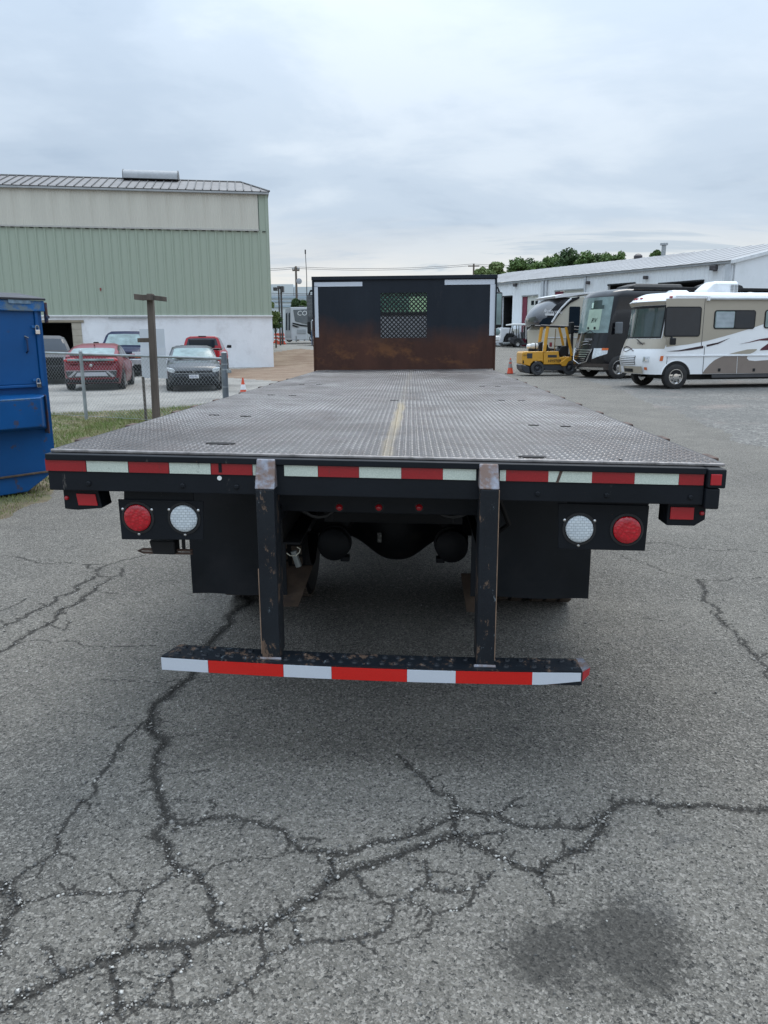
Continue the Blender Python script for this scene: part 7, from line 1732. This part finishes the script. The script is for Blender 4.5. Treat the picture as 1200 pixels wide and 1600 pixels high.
def golf_cart():
    P = at_g(807.5, 543); D = float((P-CAM)@_f); F = Face(P, R(3)); u = F.uv
    T = thing('golf_cart', 'small golf cart with a flat white roof near the workshop bay', 'golf cart', P, R(3))
    BK = BLACKPL; X = lambda p, q=530: u(p, q)[0]; Z = lambda q, p=815: u(p, q)[1]; W = 1.15
    pr = lambda name, pts, m, y0=0., y1=W, b=.03: MB().prism([u(*p) for p in pts], 'y', y0, y1).build(name, m, T, b)
    pr('roof', [(794, 508.3), (795, 506.3), (805, 505.2), (825, 505.4), (837.5, 507), (837.5, 508.3)], WHITEPAINT, -.05, W+.05, .03)
    for a, b in (((798, 530), (802, 508)), ((811, 528), (811, 508)), ((822, 530), (822, 508)), ((833, 528), (831, 508))):
        for y_ in (.05, W-.05): MB().tube([(u(*a)[0], y_, u(*a)[1]), (u(*b)[0], y_, u(*b)[1])], .03, 6).build('roof_strut', BK if a[0] != 822 else WHITEPAINT, T)
    pr('body', [(797, 531), (799, 527), (808, 527.5), (816, 529), (820, 536), (832, 537), (838, 531), (845, 529), (845, 538), (840, 539), (805, 539), (799, 536)], mat('cart_dark', (.03, .03, .035), .5), 0, W)
    pr('seat', [(818, 529), (829, 529), (829, 526), (820, 525.5), (819.5, 519), (817, 519)], mat('cart_seat', (.05, .05, .055), .6), .1, W-.1); pr('rear_screen', [(822, 528), (836, 529), (836, 511), (823, 510)], mat('smoky_screen', (.05, .055, .07), .3), W-.1, W-.08, 0)
    MB().lathe((X(803, 524), W*.3, Z(521)), [(-.02, .2), (.02, .2), (.02, .17), (-.02, .17)], 'x', 16).build('steering_wheel', BK, T)
    for px in (809, 840):
        for y_, s in ((.0, -1), (W, 1)):
            r2 = 5.1*D/FPX; o = MB().ring((X(px), y_, r2), [(-.11, r2*.55), (-.11, r2*.9), (-.07, r2), (.07, r2), (.11, r2*.9), (.11, r2*.55)], 'y', 22).build('wheel', RUBBER, T, smooth=True)
            MB().lathe((X(px), y_, r2), [(s*.02, r2*.55), (s*.10, r2*.5), (s*.09, .02)], 'y', 18).build('rim', RIM, o, smooth=True)
        pr('wheel_arch', [(px-6.5, 535), (px-6, 531), (px-2, 528.5), (px+3, 529), (px+6.5, 534), (px+7, 536)], BK, -.03, .15)
    MB().box(X(786), X(798), .2, W-.2, Z(536), Z(534.5)).build('tow_bar', STEEL, T)
golf_cart()
def white_truck():
    P = at_g(785, 542); P = hpt(785, 66.); F = Face(P, R(3)); u = F.uv
    T = thing('box_truck', 'white cab truck half hidden behind the headboard and the golf cart', 'truck', P, R(3))
    pr = lambda name, pts, m, y0=0., y1=2.2, b=.05: MB().prism([u(*p) for p in pts], 'y', y0, y1).build(name, m, T, b)
    WT = mat('truck_white', (.66, .68, .71), .35, var=.04, coat=.4)
    pr('body', [(745, 512), (790, 512), (810, 513), (812, 522), (808, 526), (800, 521), (792, 521), (788, 527), (786, 536), (745, 537)], WT)
    pr('bonnet_side', [(800, 515), (811, 515), (811.5, 520), (801, 520)], mat('truck_cream', (.60, .60, .55), .4), -.02, .01, .01)
    pr('wheel_arch', [(789, 535), (791, 525), (795, 521.5), (801, 521.5), (803, 535)], BLACKPL, -.01, .5)
    pr('front_bumper', [(786, 535.5), (810, 534), (810, 537), (786, 539)], STEEL, -.04, 2.2)
    pr('number_plate', [(794, 529), (797.5, 529), (797.5, 532.5), (794, 532.5)], WHITEPAINT, -.05, -.02, 0)
    for px in (797, 755): bigwheel(T, u(px, 535)[0], .15, .45, .28)
    # banner with a dark blue ring, standing in the bay
    P2 = hpt(798, 73.); F2 = Face(P2, R(2)); T2 = thing('banner', 'white banner with a dark blue ring in the open workshop bay', 'banner', P2, R(2))
    x0, z0 = F2.uv(795.5, 513); x1, z1 = F2.uv(801, 479.5); MB().box(x0, x1+.3, 0, .03, max(0, z0), z1).build('cloth', mat('banner_cloth', (.58, .60, .62), .7), T2); MB().tube([(x0, .02, 0), (x0, .02, z1)], .03, 6).build('pole', STEEL, T2)
    c = F2.uv(801.5, 487.5); MB().tube([(c[0]+.27*math.cos(t), -.03, c[1]+.27*math.sin(t)) for t in np.linspace(0, 2*math.pi, 20)], .06, 6).build('ring_emblem', mat('emblem_blue', (.02, .03, .12), .5), T2)
white_truck()
def far_caravan():
    P = hpt(447, 78.); P[2] = z_of(P, 534.5); F = Face(P, R(6)); u = F.uv
    T = thing('travel_trailer', 'pale travel trailer with a grey front cap far beyond the warehouse corner', 'travel trailer', P, R(6))
    pr = lambda name, pts, m, y0=0., y1=2.5, b=.04: MB().prism([u(*p) for p in pts], 'y', y0, y1).build(name, m, T, b)
    GW = mat('caravan_white', (.55, .57, .60), .4, var=.04); GG = mat('caravan_grey', (.13, .145, .16), .35, coat=.4)
    pr('body', [(445, 531), (445, 487), (447, 483), (455, 480), (520, 479.5), (520, 531), (456, 531)], GW)
    pr('rear_end', [(446, 483), (454, 480.5), (455.5, 528), (446, 528)], mat('caravan_light_grey', (.34, .36, .38), .4), -.04, .02, .01)
    for a in ((447, 449), (451, 453)): pr('rear_window', [(a[0], 490), (a[1], 488), (a[1], 516), (a[0], 516)], GLASS, -.06, -.035, 0)
    pr('front_cap', [(458, 484), (500, 482), (500, 508), (480, 507), (461, 502)], GG, -.05, .02, .02)
    pr('swoosh', [(457, 504), (470, 507), (490, 510), (490, 511.5), (470, 509.5), (457, 506)], BLACKPL, -.06, -.04, 0); pr('swoosh', [(457, 507), (468, 511), (464, 512), (457, 509.5)], BLACKPL, -.06, -.04, 0)
    a, za = u(464, 493, .06); text('cap_lettering', 'COLUMBUS', .65, WHITEPAINT, T, TM(a, -.08, za), .1)
    pr('locker_door', [(464, 515), (478, 514.5), (478, 521), (464, 521)], mat('caravan_light_grey', (.34, .36, .38)), -.05, -.03, 0)
    pr('roof_ac', [(466, 480), (467, 477), (475, 477), (476, 480)], BLACKPL, .8, 1.4); 
    for px in (452, 495): bigwheel(T, u(px, 531)[0], .15, .32, .22)
    MB().tube([(u(463, 528)[0], 0, 0), (u(463, 528)[0], 0, .6)], .06, 6).build('jack_leg', STEEL, T)
    # second nose, right behind the mirror
    P = hpt(484, 70.); P[2] = z_of(P, 534); F = Face(P, R(6)); u = F.uv
    T = thing('parked_van', 'rounded white van nose just left of the truck grab handle', 'van', P, R(6)); 
    MB().prism([u(*p) for p in [(480, 532), (480, 516), (482, 511), (486, 510), (505, 508), (505, 532)]], 'y', 0, 2).build('body', GW, T, .12); MB().prism([u(*p) for p in [(484, 524), (483, 515), (486, 513), (500, 512), (500, 524)]], 'y', -.02, .02).build('windscreen', GLASS, T)
    bigwheel(T, u(488, 530)[0], .1, .3, .2)
far_caravan()
